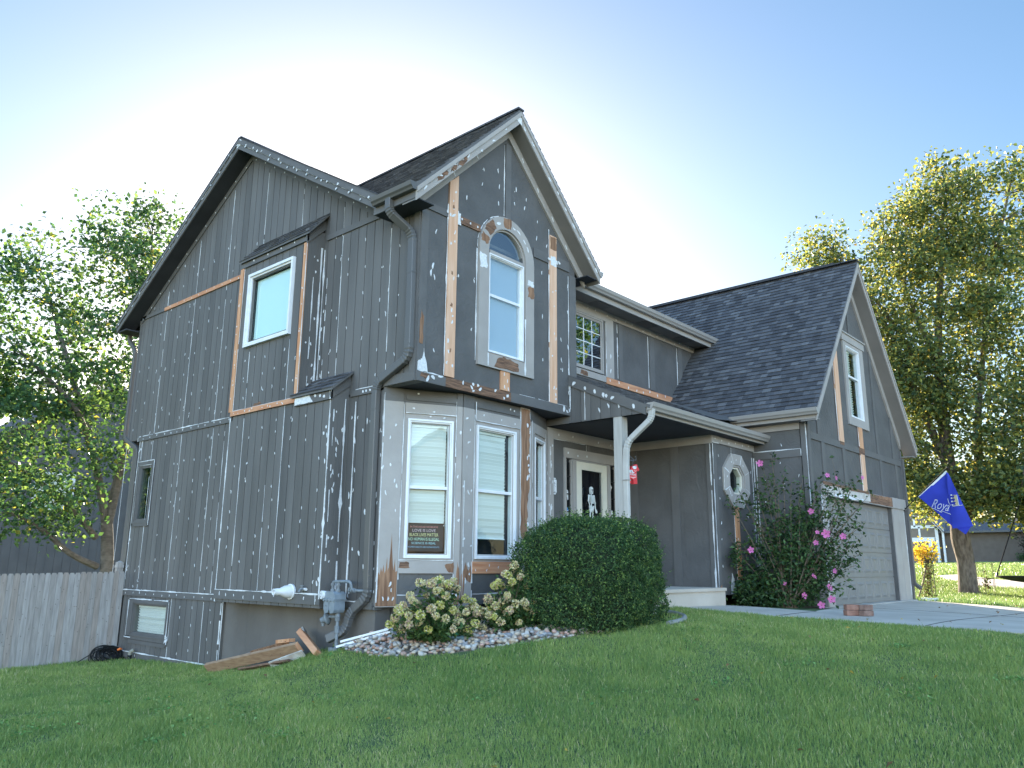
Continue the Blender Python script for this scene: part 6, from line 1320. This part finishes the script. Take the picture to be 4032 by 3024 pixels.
pm([(545, 560), (600, 490), (700, 470), (800, 470), (800, 560), (770, 640), (700, 660), (620, 640), (600, 560)], WHITE); pm([(385, 720), (400, 705), (570, 700), (590, 800), (560, 850), (420, 850)], WHITE); pm([(455, 750), (500, 725), (540, 750), (530, 830), (480, 830)], mat('grey_paint', (.3, .36, .4), .6), .031); pm([(640, 690), (720, 760), (800, 690), (790, 730), (730, 800), (650, 740)], mat('rose_paint', (.85, .45, .45), .6)); pm([(430, 1080), (600, 1100), (780, 1080), (770, 1110), (610, 1190), (440, 1110)], MATS['rose_paint'])
for x in (560, 600, 640): mb.lathe(FHo.p(hA(x), hB(x, 850), .03), (0, -1, 0), [(0, 0), (0, .012), (.001, .012), (.001, 0)], WHITE, 10)
mb.lathe(FHo.p(hA(760), hB(760, 520), .03), (0, -1, 0), [(0, 0), (0, .008), (.002, .008), (.002, 0)], BLACK, 10); mb.build('painted_trim', hs)
text_mesh('lettering', 'Stafford', FHo, hA(585), hB(585, 1010), .062, .030, WHITE, hs, shear=.1, sx=.95, extr=.001, rot=0)
mb = MB(); mb.tube([FHo.p(hA(680), hB(680, 470)), FHo.p(hA(670), hB(670, 420)), FHo.p(3.868, 2.31)], .004, BLACK, 5); mb.build('hook', hs)
# ------------------------------------------------------------------ flag
fl = thing('flag', (13.45, -2.40, 2.02), 'blue team flag with a silver script word and gold crown on a black pole', 'flag'); FLG = Fr((13.45, 0, 0), (0, -1, 0), (-1, 0, 0)); BLUE = mat('flag_blue', (.018, .035, .34), .75, (.024, .045, .42), 3); SILV = mat('flag_silver', (.55, .58, .66), .7); GOLD = mat('flag_gold', (.40, .35, .22), .7)
mb = MB(); mb.tube([FLG.p(2.376, 2.02), FLG.p(3.43, 2.985)], .013, BLACK, 8); mb.sphere(FLG.p(3.45, 3.0), .025, BLACK, 8, 6); mb.build('pole', fl, True)
mb = MB(); mb.tube([FLG.p(2.376, 2.02), FLG.p(2.46, 2.10)], .02, BLACK, 8); mb.fbox(FLG, 2.372, 2.392, 1.93, 2.06, -.03, .03, BLACK); mb.build('bracket', fl)
def cloth(rows, m, name):
    """rows of (a, b, c) points, thin double sheet"""
    mb = MB(); n = len(rows[0]); k = len(rows); t = .0035
    vs = [FLG.p(a, b, c + t) for r in rows for a, b, c in r] + [FLG.p(a, b, c - t) for r in rows for a, b, c in r]; o = n * k; fs = []
    for i in range(k - 1):
        for j in range(n - 1):
            q = (i * n + j, i * n + j + 1, (i + 1) * n + j + 1, (i + 1) * n + j); fs += [q, tuple(o + v for v in reversed(q))]
    rim = [j for j in range(n)] + [i * n + n - 1 for i in range(1, k)] + [(k - 1) * n + j for j in range(n - 2, -1, -1)] + [i * n for i in range(k - 2, 0, -1)]
    for a, b in zip(rim, rim[1:] + rim[:1]): fs.append((a, b, o + b, o + a))
    mb.add(vs, fs, m); return mb.build(name, fl, True)
lerp = lambda p, q, t: tuple(p[i] + (q[i] - p[i]) * t for i in range(len(p)))
A, B_, Cc = (2.78, 2.35), (3.43, 2.90), (3.44, 1.64)
rows = []
for i in range(15):
    t = i / 14; p, q = lerp(A, B_, 1 - t * 1.0), lerp(Cc, B_, (1 - t)); r = []
    p = lerp(B_, A, t); q = lerp(B_, Cc, t)
    for j in range(11): u = j / 10; a, b = lerp(p, q, u); r.append((a, b, .018 * math.sin(u * 7 + t * 2) * t + .02 * u * t - .012 * math.sin(t * 6) * u))
    rows.append(r)
cloth(rows, BLUE, 'cloth_front')
rows = []
for i in range(15):
    t = i / 14; p, q = lerp((3.425, 2.90), (3.43, 1.60), t), lerp((3.47, 2.86), (3.86, 1.64), t)
    rows.append([(lambda ab: (ab[0], ab[1], .055 + .03 * math.sin(u * 3.1) * t + .012 * math.sin(t * 9 + u * 4)))(lerp(p, q, u)) for u in [j / 8 for j in range(9)]])
cloth(rows, BLUE, 'cloth_fold')
rows = [[(lambda ab: (ab[0], ab[1], .03))(lerp(lerp((3.50, 1.62), (3.82, 1.66), u), (3.68, 1.46), t)) for u in [j / 4 for j in range(5)]] for t in [0, .3, .6, .95]]
cloth(rows, BLUE, 'cloth_corner')
mb = MB(); mb.fprism(FLG, [(2.765, 2.36), (2.80, 2.335), (3.44, 2.885), (3.42, 2.93)], .006, .012, WHITE); mb.build('heading', fl)
text_mesh('lettering', 'Roya', FLG, 3.02, 2.10, .30, .052, SILV, fl, align='LEFT', shear=.35, sx=.62, rot=-.28, extr=.0006); text_mesh('lettering', 'Roya', FLG, 3.024, 2.104, .29, .0535, BLUE, fl, align='LEFT', shear=.35, sx=.62, rot=-.28, extr=.0006, outline=-.009)
mb = MB(); mb.tube([FLG.p(3.04, 2.075, .05), FLG.p(3.10, 2.06, .05), FLG.p(3.20, 2.0, .055), FLG.p(3.24, 1.97, .055), FLG.p(3.27, 2.0, .055), FLG.p(3.30, 1.98, .055), FLG.p(3.43, 1.92, .06)], .006, SILV, 5); mb.tube([FLG.p(3.40, 2.28, .055), FLG.p(3.41, 2.20, .06), FLG.p(3.44, 2.12, .06)], .005, SILV, 5); mb.build('underline', fl)
mb = MB(); cx, cy = 3.51, 2.12
mb.fprism(FLG, [(3.555, 2.36), (3.60, 2.35), (3.625, 2.10), (3.57, 2.115), (3.545, 2.16), (3.57, 2.19), (3.535, 2.215), (3.56, 2.26), (3.53, 2.29), (3.55, 2.33)], .088, .0905, GOLD)
for b in (2.355, 2.285, 2.21, 2.13): mb.lathe(FLG.p(3.49, b, .088), (-1, 0, 0), [(0, 0), (0, .018), (.002, .018), (.002, 0)], SILV, 10); mb.tube([FLG.p(3.49, b, .09), FLG.p(3.57, b - .008, .09)], .006, GOLD, 5)
mb.tube([FLG.p(3.49, 2.10, .09), FLG.p(3.70, 2.12, .085)], .006, SILV, 5); mb.tube([FLG.p(3.60, 2.36, .09), FLG.p(3.625, 2.11, .09)], .006, SILV, 5); mb.build('crown_emblem', fl)

# ------------------------------------------------------------------ trees
def grow(name, base, label, trunk, limbs, envs, leafmats, weights, lsize, n_clumps, per, bark, group=None, cr=.34, droop=.3, seed=1, twig_r=.012):
    """trunk and limb paths with radii, leaf clumps scattered through crown envelopes (centre, radii), each clump tied to the nearest limb"""
    global rng
    rng = np.random.default_rng(seed); random.seed(seed)
    t = thing(name, base, label, 'tree', group); mb = MB(); nodes = []
    def smooth(p, r, k=5):
        P = [Vector(x) for x in p]; out = []; rr = []
        for i in range(len(P) - 1):
            a, b, c, d = P[max(i - 1, 0)], P[i], P[i + 1], P[min(i + 2, len(P) - 1)]
            for j in range(k):
                u = j / k; out.append(.5 * ((2 * b) + (c - a) * u + (2 * a - 5 * b + 4 * c - d) * u * u + (3 * b - a - 3 * c + d) * u ** 3)); rr.append(r[i] + (r[i + 1] - r[i]) * u)
        return out + [P[-1]], rr + [r[-1]]
    p, r = smooth(*trunk); mb.tube(p, r, bark, 14)
    nodes += [(np.array(q), k) for q, k in zip(p, r)][len(p) // 3:]
    mb.build('trunk', t, True); mb = MB()
    for l in limbs:
        p, r = smooth(*l); mb.tube(p, r, bark, 8); nodes += [(np.array(q), k) for q, k in zip(p, r)][1:]
    NP = np.array([q for q, k in nodes]); NR = np.array([k for q, k in nodes]); pts = []
    tot = sum(e[2] for e in envs)
    for c, rad, w in envs:
        m = int(n_clumps * w / tot)
        for i in range(m):
            d = rng.normal(size=3); d /= np.linalg.norm(d); q = np.array(c) + d * np.array(rad) * rng.uniform(.25, 1.0) ** .45
            j = int(np.argmin(np.linalg.norm(NP - q, axis=1) - NP[:, 2] * .0 + (NP[:, 2] > q[2] + .3) * .6)); s = NP[j]; L = np.linalg.norm(q - s)
            if L > .15:
                mid = s + (q - s) * .5 + np.array([0, 0, .10 * L]) + rng.normal(0, .05 * L, 3); r0 = min(NR[j] * .6, twig_r * (.6 + .55 * L)); mb.tube([s, mid, q], [r0, r0 * .6, r0 * .22], bark, 5, False)
                if L > 1.2 and i % 2 == 0: NP = np.vstack([NP, mid, (mid + q) / 2]); NR = np.append(NR, [r0 * .6, r0 * .45])
            n = int(per * rng.uniform(.45, 1.35)); out = d * np.array([1, 1, .5]); out /= max(1e-6, np.linalg.norm(out))
            k = rng.normal(0, cr * rng.uniform(.6, 1.25), (n, 3)) * np.array([1, 1, .62]); k += out * rng.uniform(-.6, .7, (n, 1)) * cr; k = k[np.linalg.norm(k, axis=1) < cr * 1.9]; pts.append(q + k)
    mb.build('branches', t, True)
    leaves('crown', np.concatenate(pts), lsize, leafmats, weights, t, .68, .2, droop, .12)
    return t
ML = [leafmat('maple_leaf', (.050, .118, .052), (.11, .22, .05), .36, .45), leafmat('maple_leaf_light', (.090, .170, .065), (.22, .34, .07), .40, .45), leafmat('maple_leaf_dark', (.032, .078, .040), (.06, .12, .035), .34, .5), leafmat('maple_leaf_yellow', (.24, .26, .05), (.55, .50, .08), .5, .5)]
BL = [leafmat('birch_leaf', (.135, .175, .065), (.30, .34, .075), .45, .45), leafmat('birch_leaf_yellow', (.24, .265, .075), (.62, .52, .10), .5, .45), leafmat('birch_leaf_dark', (.055, .100, .048), (.11, .17, .045), .38, .5), leafmat('birch_leaf_gold', (.38, .27, .07), (.75, .50, .10), .5, .5)]
# image-space directions turned into ground positions: distance d along the view through a point
tb = (1.55, 13.2, g1(1.55, 13.2))
grow('maple_tree', tb, 'leafy green maple with forking grey limbs behind the wooden fence', ([(1.62, 13.2, tb[2] - .3), (1.55, 13.2, .6), (1.42, 13.2, 1.7)], [.19, .155, .14]),
     [([(1.42, 13.2, 1.6), (1.0, 13.3, 3.2), (.35, 13.4, 5.0), (-.3, 13.6, 6.8), (-.8, 13.8, 8.2)], [.11, .095, .08, .05, .02]), ([(1.45, 13.2, 1.6), (1.6, 13.1, 3.4), (1.75, 13.2, 5.6), (1.9, 13.4, 7.6), (1.9, 13.6, 9.8)], [.12, .10, .08, .05, .02]),
      ([(1.2, 13.2, 1.3), (.4, 12.9, 2.0), (-.5, 12.7, 2.6), (-1.5, 12.5, 3.1)], [.085, .07, .05, .02]), ([(1.3, 13.2, .6), (.5, 12.8, .9), (-.4, 12.5, 1.5), (-1.4, 12.3, 1.9)], [.09, .07, .05, .02]), ([(1.5, 13.2, 2.2), (2.0, 13.8, 4.0), (2.9, 14.2, 6.0), (3.4, 14.5, 8.0)], [.12, .09, .06, .02]), ([(.9, 13.3, 3.4), (.1, 12.6, 4.4), (-1.2, 12.4, 5.4)], [.09, .06, .03])],
     [((-.9, 13.2, 6.0), (1.9, 1.7, 1.9), 3.6), ((1.2, 13.4, 7.6), (1.6, 1.6, 2.2), 3.2), ((-1.6, 12.8, 3.8), (1.7, 1.5, 1.3), 3.0), ((-.9, 12.5, 2.0), (1.7, 1.3, .9), 2.4), ((.6, 13.0, 4.9), (1.3, 1.4, 1.2), 1.8), ((2.2, 14.0, 9.2), (1.1, 1.2, 1.6), 1.6), ((1.7, 13.6, 10.2), (.35, .4, .9), .35), ((.4, 13.5, 9.5), (.35, .4, .8), .3), ((-1.0, 13.5, 8.4), (.4, .4, .8), .3), ((-1.9, 13.3, 7.2), (.9, 1.0, 1.1), 1.0), ((-2.8, 13.2, 5.2), (1.6, 1.5, 2.0), 2.0), ((.3, 12.6, 3.0), (1.2, 1.0, .9), .9)],
     ML, (.48, .29, .20, .03), .14, 600, 54, BARKG, seed=3, cr=.36)
rb2 = (19.3, -2.33, g1(19.3, -2.33))
grow('birch_tree', rb2, 'tall river birch with rough bark and yellowing leaves right of the garage', ([(19.32, -2.33, -.35), (19.3, -2.33, .12), (19.3, -2.34, .9), (19.28, -2.28, 1.55), (19.35, -2.25, 2.6), (19.4, -2.15, 4.6), (19.45, -2.2, 7.0), (19.5, -2.5, 9.5), (19.6, -2.9, 12.5)], [.40, .27, .235, .26, .20, .17, .13, .09, .03]),
     [([(19.3, -2.35, 1.9), (19.38, -2.75, 2.7), (19.45, -2.95, 3.8), (19.5, -3.15, 5.6), (19.8, -3.9, 9.5), (20.0, -4.9, 13.2)], [.15, .14, .12, .09, .05, .02]), ([(19.35, -2.25, 3.2), (19.2, -1.7, 5.4), (19.0, -1.0, 8.0), (18.8, -.2, 10.0), (18.5, .7, 11.6)], [.13, .11, .08, .05, .02]), ([(19.4, -2.2, 5.0), (19.2, -1.4, 7.6), (18.9, -.4, 9.6), (18.6, .8, 10.4)], [.10, .07, .04, .02]), ([(19.4, -2.3, 6.2), (19.5, -1.6, 9.0), (19.4, -1.0, 11.8)], [.09, .06, .02]), ([(19.6, -3.3, 4.4), (19.3, -4.4, 5.0), (18.9, -5.6, 5.1)], [.09, .06, .02]), ([(19.4, -2.2, 4.0), (18.8, -1.2, 4.6), (18.3, -.4, 4.5)], [.08, .05, .02]), ([(19.5, -3.0, 3.0), (18.6, -3.6, 3.0), (17.6, -4.3, 2.75)], [.07, .055, .03]), ([(19.4, -2.9, 2.6), (19.0, -3.8, 2.9), (18.6, -4.8, 2.9)], [.06, .04, .02])],
     [((19.0, -.7, 9.4), (1.2, 1.4, 1.9), 2.4), ((19.3, -1.9, 11.0), (1.3, 1.2, 1.5), 1.8), ((19.5, -2.8, 12.0), (1.2, 1.2, 1.5), 1.6), ((19.4, -3.0, 9.6), (1.3, 1.3, 1.6), 2.0), ((19.0, -1.4, 6.6), (1.1, 1.0, 1.5), 1.6), ((19.8, -4.3, 11.2), (1.4, 1.5, 2.3), 2.6), ((19.4, -2.2, 7.6), (1.5, 2.1, 1.7), 3.0), ((19.5, -4.6, 8.0), (1.4, 1.5, 1.9), 2.0), ((19.2, -1.2, 5.6), (1.3, 1.3, 1.5), 2.0), ((19.4, -3.6, 5.4), (1.4, 2.0, 1.4), 2.8), ((18.8, -1.0, 4.0), (1.0, .9, .8), 1.4), ((18.7, -4.4, 4.0), (1.2, 1.6, 1.1), 2.2), ((18.4, -4.4, 2.75), (1.0, 1.7, .75), 3.4), ((18.6, -1.9, 2.9), (.8, .9, .6), 1.5), ((18.5, .7, 11.0), (.7, .8, .8), .8), ((19.3, -5.6, 6.4), (1.2, 1.3, 2.0), 1.6), ((20.2, -3.0, 3.0), (1.0, 2.6, .9), 2.4), ((18.6, -.4, 7.2), (.9, .8, 1.3), .8)],
     BL, (.52, .17, .30, .01), .14, 1650, 60, BARK, seed=5, cr=.40, droop=.6)
# saucer swing under the birch
sw = thing('saucer_swing', (17.55, -4.35, .45), 'black saucer swing hanging on ropes under the birch', 'swing'); mb = MB(); sc = V(17.55, -4.36, .50)
mb.lathe(sc, (0, 0, 1), [(-.14, 0), (-.135, .3), (-.09, .62), (0, .96), (.035, .98), (.03, .93), (-.06, .6), (-.10, .3), (-.105, 0)], mat('swing_black', (.012, .013, .016), .6), 28); mb.build('seat', sw, True)
ROPE = mat('black_rope', (.015, .015, .016), .95, spec=0.05)
for a in (0.4, 1.97, 3.54, 5.11):
    mb = MB(); mb.tube([sc + V(.96 * math.cos(a), .96 * math.sin(a), .02), sc + V(.45 * math.cos(a), .45 * math.sin(a), 1.3), V(17.62, -4.28, 2.76)], .016, ROPE, 5); mb.tube([sc + V(.96 * math.cos(a), .96 * math.sin(a), .0), sc + V(.93 * math.cos(a), .93 * math.sin(a), .1)], .035, BLACK, 6); mb.build('rope', sw)
# trellis with a yellow vine, wire cage, splash block
YV = [leafmat('vine_yellow', (.55, .42, .035), (.85, .62, .06), .5, .5, .2), leafmat('vine_orange', (.60, .30, .06), (.8, .45, .1), .5, .5, .2), leafmat('vine_green', (.055, .075, .022), (.12, .16, .03), .4, .5), leafmat('vine_brown', (.13, .085, .05), (.2, .14, .07), .3, .6)]
vn = thing('vine_trellis', (15.0, -2.4, -.05), 'yellow-leaved vine climbing a thin wire trellis right of the garage', 'vine'); mb = MB()
for dy in (-.14, -.05, .04, .13): mb.tube([(15.0 + dy * .3, -2.4 + dy, -.1), (15.0 + dy * .3, -2.4 + dy, 1.15)], .009, BLACK, 5)
for z in (.25, .6, .95): mb.tube([(14.96, -2.55, z), (15.04, -2.26, z)], .007, BLACK, 5)
mb.tube([(14.85, -2.15, -.05), (14.92, -2.3, .4), (15.0, -2.42, .9), (15.02, -2.45, 1.2)], .02, TWIG, 6); mb.build('trellis', vn)
p = np.concatenate([rng.normal((15.02, -2.42, 1.12), (.14, .16, .12), (260, 3)), rng.normal((15.2, -2.1, 1.08), (.14, .18, .11), (200, 3)), rng.normal((15.5, -2.1, 1.0), (.1, .15, .15), (90, 3))]); leaves('yellow_foliage', p, .085, YV[:2], (.85, .15), vn, .65, .2)
p = np.concatenate([np.stack([14.98 + rng.normal(0, .06, 500), -2.36 - .1 * z + rng.normal(0, .075, 500), z], 1) for z in [rng.uniform(.0, .95, 500)]]); leaves('lower_foliage', p, .06, YV[2:], (.6, .4), vn, .6, .2)
cg = thing('wire_cage', (18.42, -3.0, .05), 'wire plant cage standing beside the birch trunk', 'plant cage'); mb = MB()
for i in range(6): a = i * math.pi / 3; mb.tube([(18.4 + .16 * math.cos(a), -2.98 + .22 * math.sin(a), 0), (18.4 + .16 * math.cos(a), -2.98 + .22 * math.sin(a), .86)], .006, BLACK, 4)
for z in (.25, .45, .65, .84): mb.tube([(18.4 + .16 * math.cos(a), -2.98 + .22 * math.sin(a), z) for a in np.linspace(0, 6.283, 15)], .005, BLACK, 4)
mb.build('cage', cg); leaves('seedling', rng.normal((18.42, -2.98, .3), (.04, .05, .11), (70, 3)), .08, YV[2:], (.5, .5), cg)
mb = MB(); mb.box((13.76, -2.78, -.07), (14.2, -2.5, -.02), WHITE); mb.box((13.76, -2.78, -.02), (14.2, -2.74, .03), WHITE); mb.box((13.76, -2.54, -.02), (14.2, -2.5, .03), WHITE); mb.box((13.74, -2.78, -.07), (13.76, -2.5, .03), WHITE); tag(mb.build('splash_block', bevel=.008), 'white splash block on the grass at the right garage corner', 'splash block')

# ------------------------------------------------------------------ neighbours
NT = mat('neighbour_taupe', (.20, .165, .13), .8, (.235, .195, .155), 2); NBR = mat('neighbour_brown', (.135, .105, .085), .8, (.16, .128, .105), 2); NW = mat('neighbour_white', (.78, .78, .76), .6)
def pbox(name, parent, *boxes):
    mb = MB()
    for p0, p1, m in boxes: mb.box(p0, p1, m)
    return mb.build(name, parent)
nh = thing('neighbour_house', (70, 11.5, 1.0), 'taupe half-timbered house with white trim beyond the birch', 'house'); NF = Fr((67.4, 9.9, 0), (0, 1, 0), (-1, 0, 0)); z0, ze = 1.05, 4.15
mb = MB(); mb.fprism(NF, [(0, z0 - .4), (9, z0 - .4), (9, ze), (4.5, ze + 5.6), (0, ze)], -8, 0, NT); mb.build('wall', nh)
mb = MB()
for a0, a1, b0, b1 in ((0, 9, ze - .12, ze + .12), (.3, 8.7, 2.9, 3.25), (-.02, .22, z0, ze), (8.8, 9.02, z0, ze), (.55, .8, z0 + .1, 2.9), (8.2, 8.45, z0 + .1, 2.9), (1.35, 1.5, 3.25, ze), (2.9, 3.05, 3.25, ze + 3), (4.4, 4.6, ze, ze + 5.3), (1.7, 1.85, ze, ze + 2), (7.2, 7.35, ze, ze + 2), (0.2, 1.4, 3.25, 3.27)): mb.fbox(NF, a0, a1, b0, b1, .001, .06, NW)
for s in (0, 1):
    x0, x1 = (0, 4.5) if s == 0 else (9, 4.5); d = -.45 if s == 0 else .45; mb.fprism(NF, [(x0 + d, ze - .55), (x1, ze + 5.55), (x1, ze + 5.95), (x0 + d * 1.2, ze - .35)], .3, .4, NW)
mb.build('white_trim', nh)
mb = MB(); mb.slab([(66.9, 9.4, ze - .35), (66.9, 14.4, ze + 5.95), (76, 14.4, ze + 5.95), (76, 9.4, ze - .35)], (0, 0, -.15), DTR, SH[2]); mb.slab([(66.9, 14.4, ze + 5.95), (66.9, 19.4, ze - .35), (76, 19.4, ze - .35), (76, 14.4, ze + 5.95)], (0, 0, -.15), DTR, SH[2]); mb.build('roof', nh)
mb = MB(); mb.fbox(NF, .9, 8.1, z0 - .1, 2.85, .001, .03, NT)
for r in range(4):
    for k in range(8): mb.fbox(NF, 1.0 + k * .88, 1.0 + k * .88 + .74, z0 + .1 + r * .44, z0 + .1 + r * .44 + .34, .03, .045, NT)
mb.build('garage_door', nh)
mb = MB(); mb.box((68.0, 2.0, .6), (76, 9.89, 3.9), NBR); mb.box((67.97, 2.0, .6), (68, 9.89, 1.35), FOUND); mb.build('side_wing', nh)
pbox('downspout', nh, ((67.3, 9.45, 1.0), (67.45, 9.6, 3.9), NW), ((67.0, 9.3, 1.0), (67.45, 9.45, 1.12), NW))
mb = MB(); mb.slab([(67.4, 1.6, 3.75), (67.4, 9.85, 3.75), (72, 9.85, 5.0), (72, 1.6, 5.0)], (0, 0, -.15), DTR, SH[1]); mb.build('roof', nh)
pbox('drive', nh, ((60, 10.6, .55), (67.3, 18.2, 1.02), CONC))
n2 = thing('far_house', (72, -3, 1.2), 'pale far house with white framed windows at the right edge', 'house')
pbox('wall', n2, ((66.5, -9, .8), (74, -1.3, 5), mat('far_siding', (.30, .33, .38), .8))); pbox('roof', n2, ((66.2, -9.3, 5), (74.4, -.9, 5.3), SH[1]))
for y in (-2.2, -4.4, -6.8): w = pbox('window', n2, ((66.40, y - .75, 1.9), (66.49, y + .75, 4.1), NW)); pbox('pane', w, ((66.37, y - .55, 2.1), (66.40, y + .55, 2.95), GLASSD), ((66.37, y - .55, 3.05), (66.40, y + .55, 3.9), GLASSD))
pbox('corner_board', n2, ((66.42, -1.5, .9), (66.5, -1.25, 4.9), NW))
DK = [leafmat('shrub_dark', (.02, .04, .018), (.04, .07, .02), .3, .5), leafmat('shrub_plum', (.045, .028, .026), (.08, .04, .03), .3, .5), leafmat('shrub_green', (.05, .10, .03), (.1, .2, .04), .3, .5)]
def shrub(c, r, m, w, n, size, label, cat='shrub', name='garden_shrub'):
    t = thing(name, (c[0], c[1], c[2] - r[2]), label, cat); d = rng.normal(size=(n, 3)); d /= np.linalg.norm(d, axis=1)[:, None]; p = np.array(c) + d * np.array(r) * (rng.uniform(.3, 1, (n, 1)) ** .5) * (1 + .18 * np.sin(d[:, :1] * 7 + d[:, 2:] * 5)); leaves('foliage', p, size, m, w, t)
    mb = MB()
    for k in range(6): mb.tube([(c[0], c[1], c[2] - r[2]), (c[0] + U(-.3, .3) * r[0], c[1] + U(-.3, .3) * r[1], c[2]), (c[0] + U(-.7, .7) * r[0], c[1] + U(-.7, .7) * r[1], c[2] + r[2] * .5)], [.05, .035, .015], TWIG, 5)
    mb.build('stems', t); return t
shrub((64.5, 1.2, 2.9), (1.6, 2.4, 1.7), DK, (.4, .6, 0), 5200, .2, 'dark plum-leaved small tree in front of the far houses', 'tree'); shrub((64, 2.6, 1.55), (.9, 1.3, .6), DK, (.3, 0, .7), 1500, .16, 'low green shrub under the plum-leaved tree')
hy = shrub((60, -1.6, 1.9), (1.1, 1.4, .95), DK, (.5, 0, .5), 2200, .2, 'far hydrangea with pale flower heads before the far house', 'flowering shrub', 'hydrangea_bush')
for i in range(14): p = np.array([59.3, -1.5, 2.1]) + rng.normal(0, (.3, .7, .4)); leaves('flower_head', p + rng.normal(0, .13, (60, 3)), .13, HP, (.4, .2, .1, .3), hy)
# grey house behind the fence
gh = thing('grey_house', (4, 27, -1.2), 'grey neighbour house seen through the maple behind the fence', 'house'); GHM = mat('grey_siding', (.095, .095, .10), .8, (.115, .115, .12), 2); GF = Fr((-4, 25, 0), (1, 0, 0), (0, -1, 0))
mb = MB(); wall(mb, GF, [(0, -1.8), (15, -1.8), (15, 4.4), (9.8, 7.6), (4.6, 4.4), (0, 4.4)], GHM, thick=.3, pitch=.3, gap=.02); mb.box((-4, 25.3, -1.8), (11, 33, 4.3), GHM); mb.build('wall', gh)
mb = MB(); mb.slab([(.2, 24.5, 4.2), (5.8, 24.5, 7.75), (5.8, 33, 7.75), (.2, 33, 4.2)], (0, 0, -.15), DTR, SH[1]); mb.slab([(5.8, 24.5, 7.75), (11.4, 24.5, 4.2), (11.4, 33, 4.2), (5.8, 33, 7.75)], (0, 0, -.15), DTR, SH[1]); mb.slab([(-4.5, 24.6, 4.3), (.6, 24.6, 4.3), (.6, 33, 4.5), (-4.5, 33, 4.5)], (0, 0, -.15), DTR, SH[1]); mb.build('roof', gh)
window(Fr((0, 25 - .11, 0), (1, 0, 0), (0, -1, 0)), (3.35, 4.75, 2.6, 4.0), .1, gh, WHITE, mid=3.3, blind=dict(pitch=.06, tilt=1.0), depth=.02, proud=.02)
# across the street: what the windows mirror, warm in the low sun
CR = mat('sunlit_tan', (.14, .115, .085), .8, (.17, .14, .10), 2)
def street_house(x, y, w, h, pk, label):
    t = thing('street_house', (x, y, -1), label, 'house', 'houses across the street'); mb = MB(); F = Fr((x, y, 0), (1, 0, 0), (0, 1, 0)); mb.fprism(F, [(0, -2), (w, -2), (w, h), (w / 2, pk), (0, h)], -9, 0, CR); mb.build('wall', t)
    mb = MB(); mb.slab([(x - .6, y + .5, h - .5), (x + w / 2, y + .5, pk + .15), (x + w / 2, y - 9, pk + .15), (x - .6, y - 9, h - .5)], (0, 0, .18), DTR, SH[2]); mb.slab([(x + w / 2, y + .5, pk + .15), (x + w + .6, y + .5, h - .5), (x + w + .6, y - 9, h - .5), (x + w / 2, y - 9, pk + .15)], (0, 0, .18), DTR, SH[2]); mb.build('roof', t)
    for a, b in ((w * .25, 3.2), (w * .65, 3.2), (w * .25, .3)): q = pbox('window', t, ((x + a - .7, y + .01, b - .8), (x + a + .7, y + .08, b + .8), NW)); pbox('pane', q, ((x + a - .58, y + .08, b - .68), (x + a + .58, y + .10, b + .68), GLASSD))
    pbox('garage_door', t, ((x + w * .5, y + .01, -1.6), (x + w * .9, y + .07, .9), NW))
street_house(-12, -36, 12, 4.6, 8.6, 'tan gabled house across the street nearest the bay window'); street_house(24, -36, 13, 4.6, 9.2, 'tan gabled house across the street, farther along')
for i, (x, y, h) in enumerate(((8, -27, 9.5), (27, -15.5, 16), (46, -14, 15), (-9, 27, 8.5))):
    z = g1(x, y); grow('street_tree', (x, y, z), ('leafy green tree between the two tan houses across the street', 'tall green tree before the farther tan house', 'tall green tree at the far end of the street', 'green tree in the side yard beyond the fence')[i], ([(x, y, z - .2), (x + .1, y, z + h * .3), (x, y + .1, z + h * .7)], [.3, .22, .08]), [([(x, y, z + h * .3), (x + 1.2, y + .5, z + h * .55), (x + 1.9, y + .6, z + h * .7)], [.14, .09, .03]), ([(x, y, z + h * .32), (x - 1.2, y - .5, z + h * .55), (x - 1.9, y - .3, z + h * .72)], [.14, .09, .03])], [((x, y, z + h * .66), (.12 * h + 1.6, .12 * h + 1.6, h * .32), 1)], ML, (.5, .3, .16, .04), .26, 150, 42, BARKG, 'trees around the street', seed=20 + i, cr=.55)
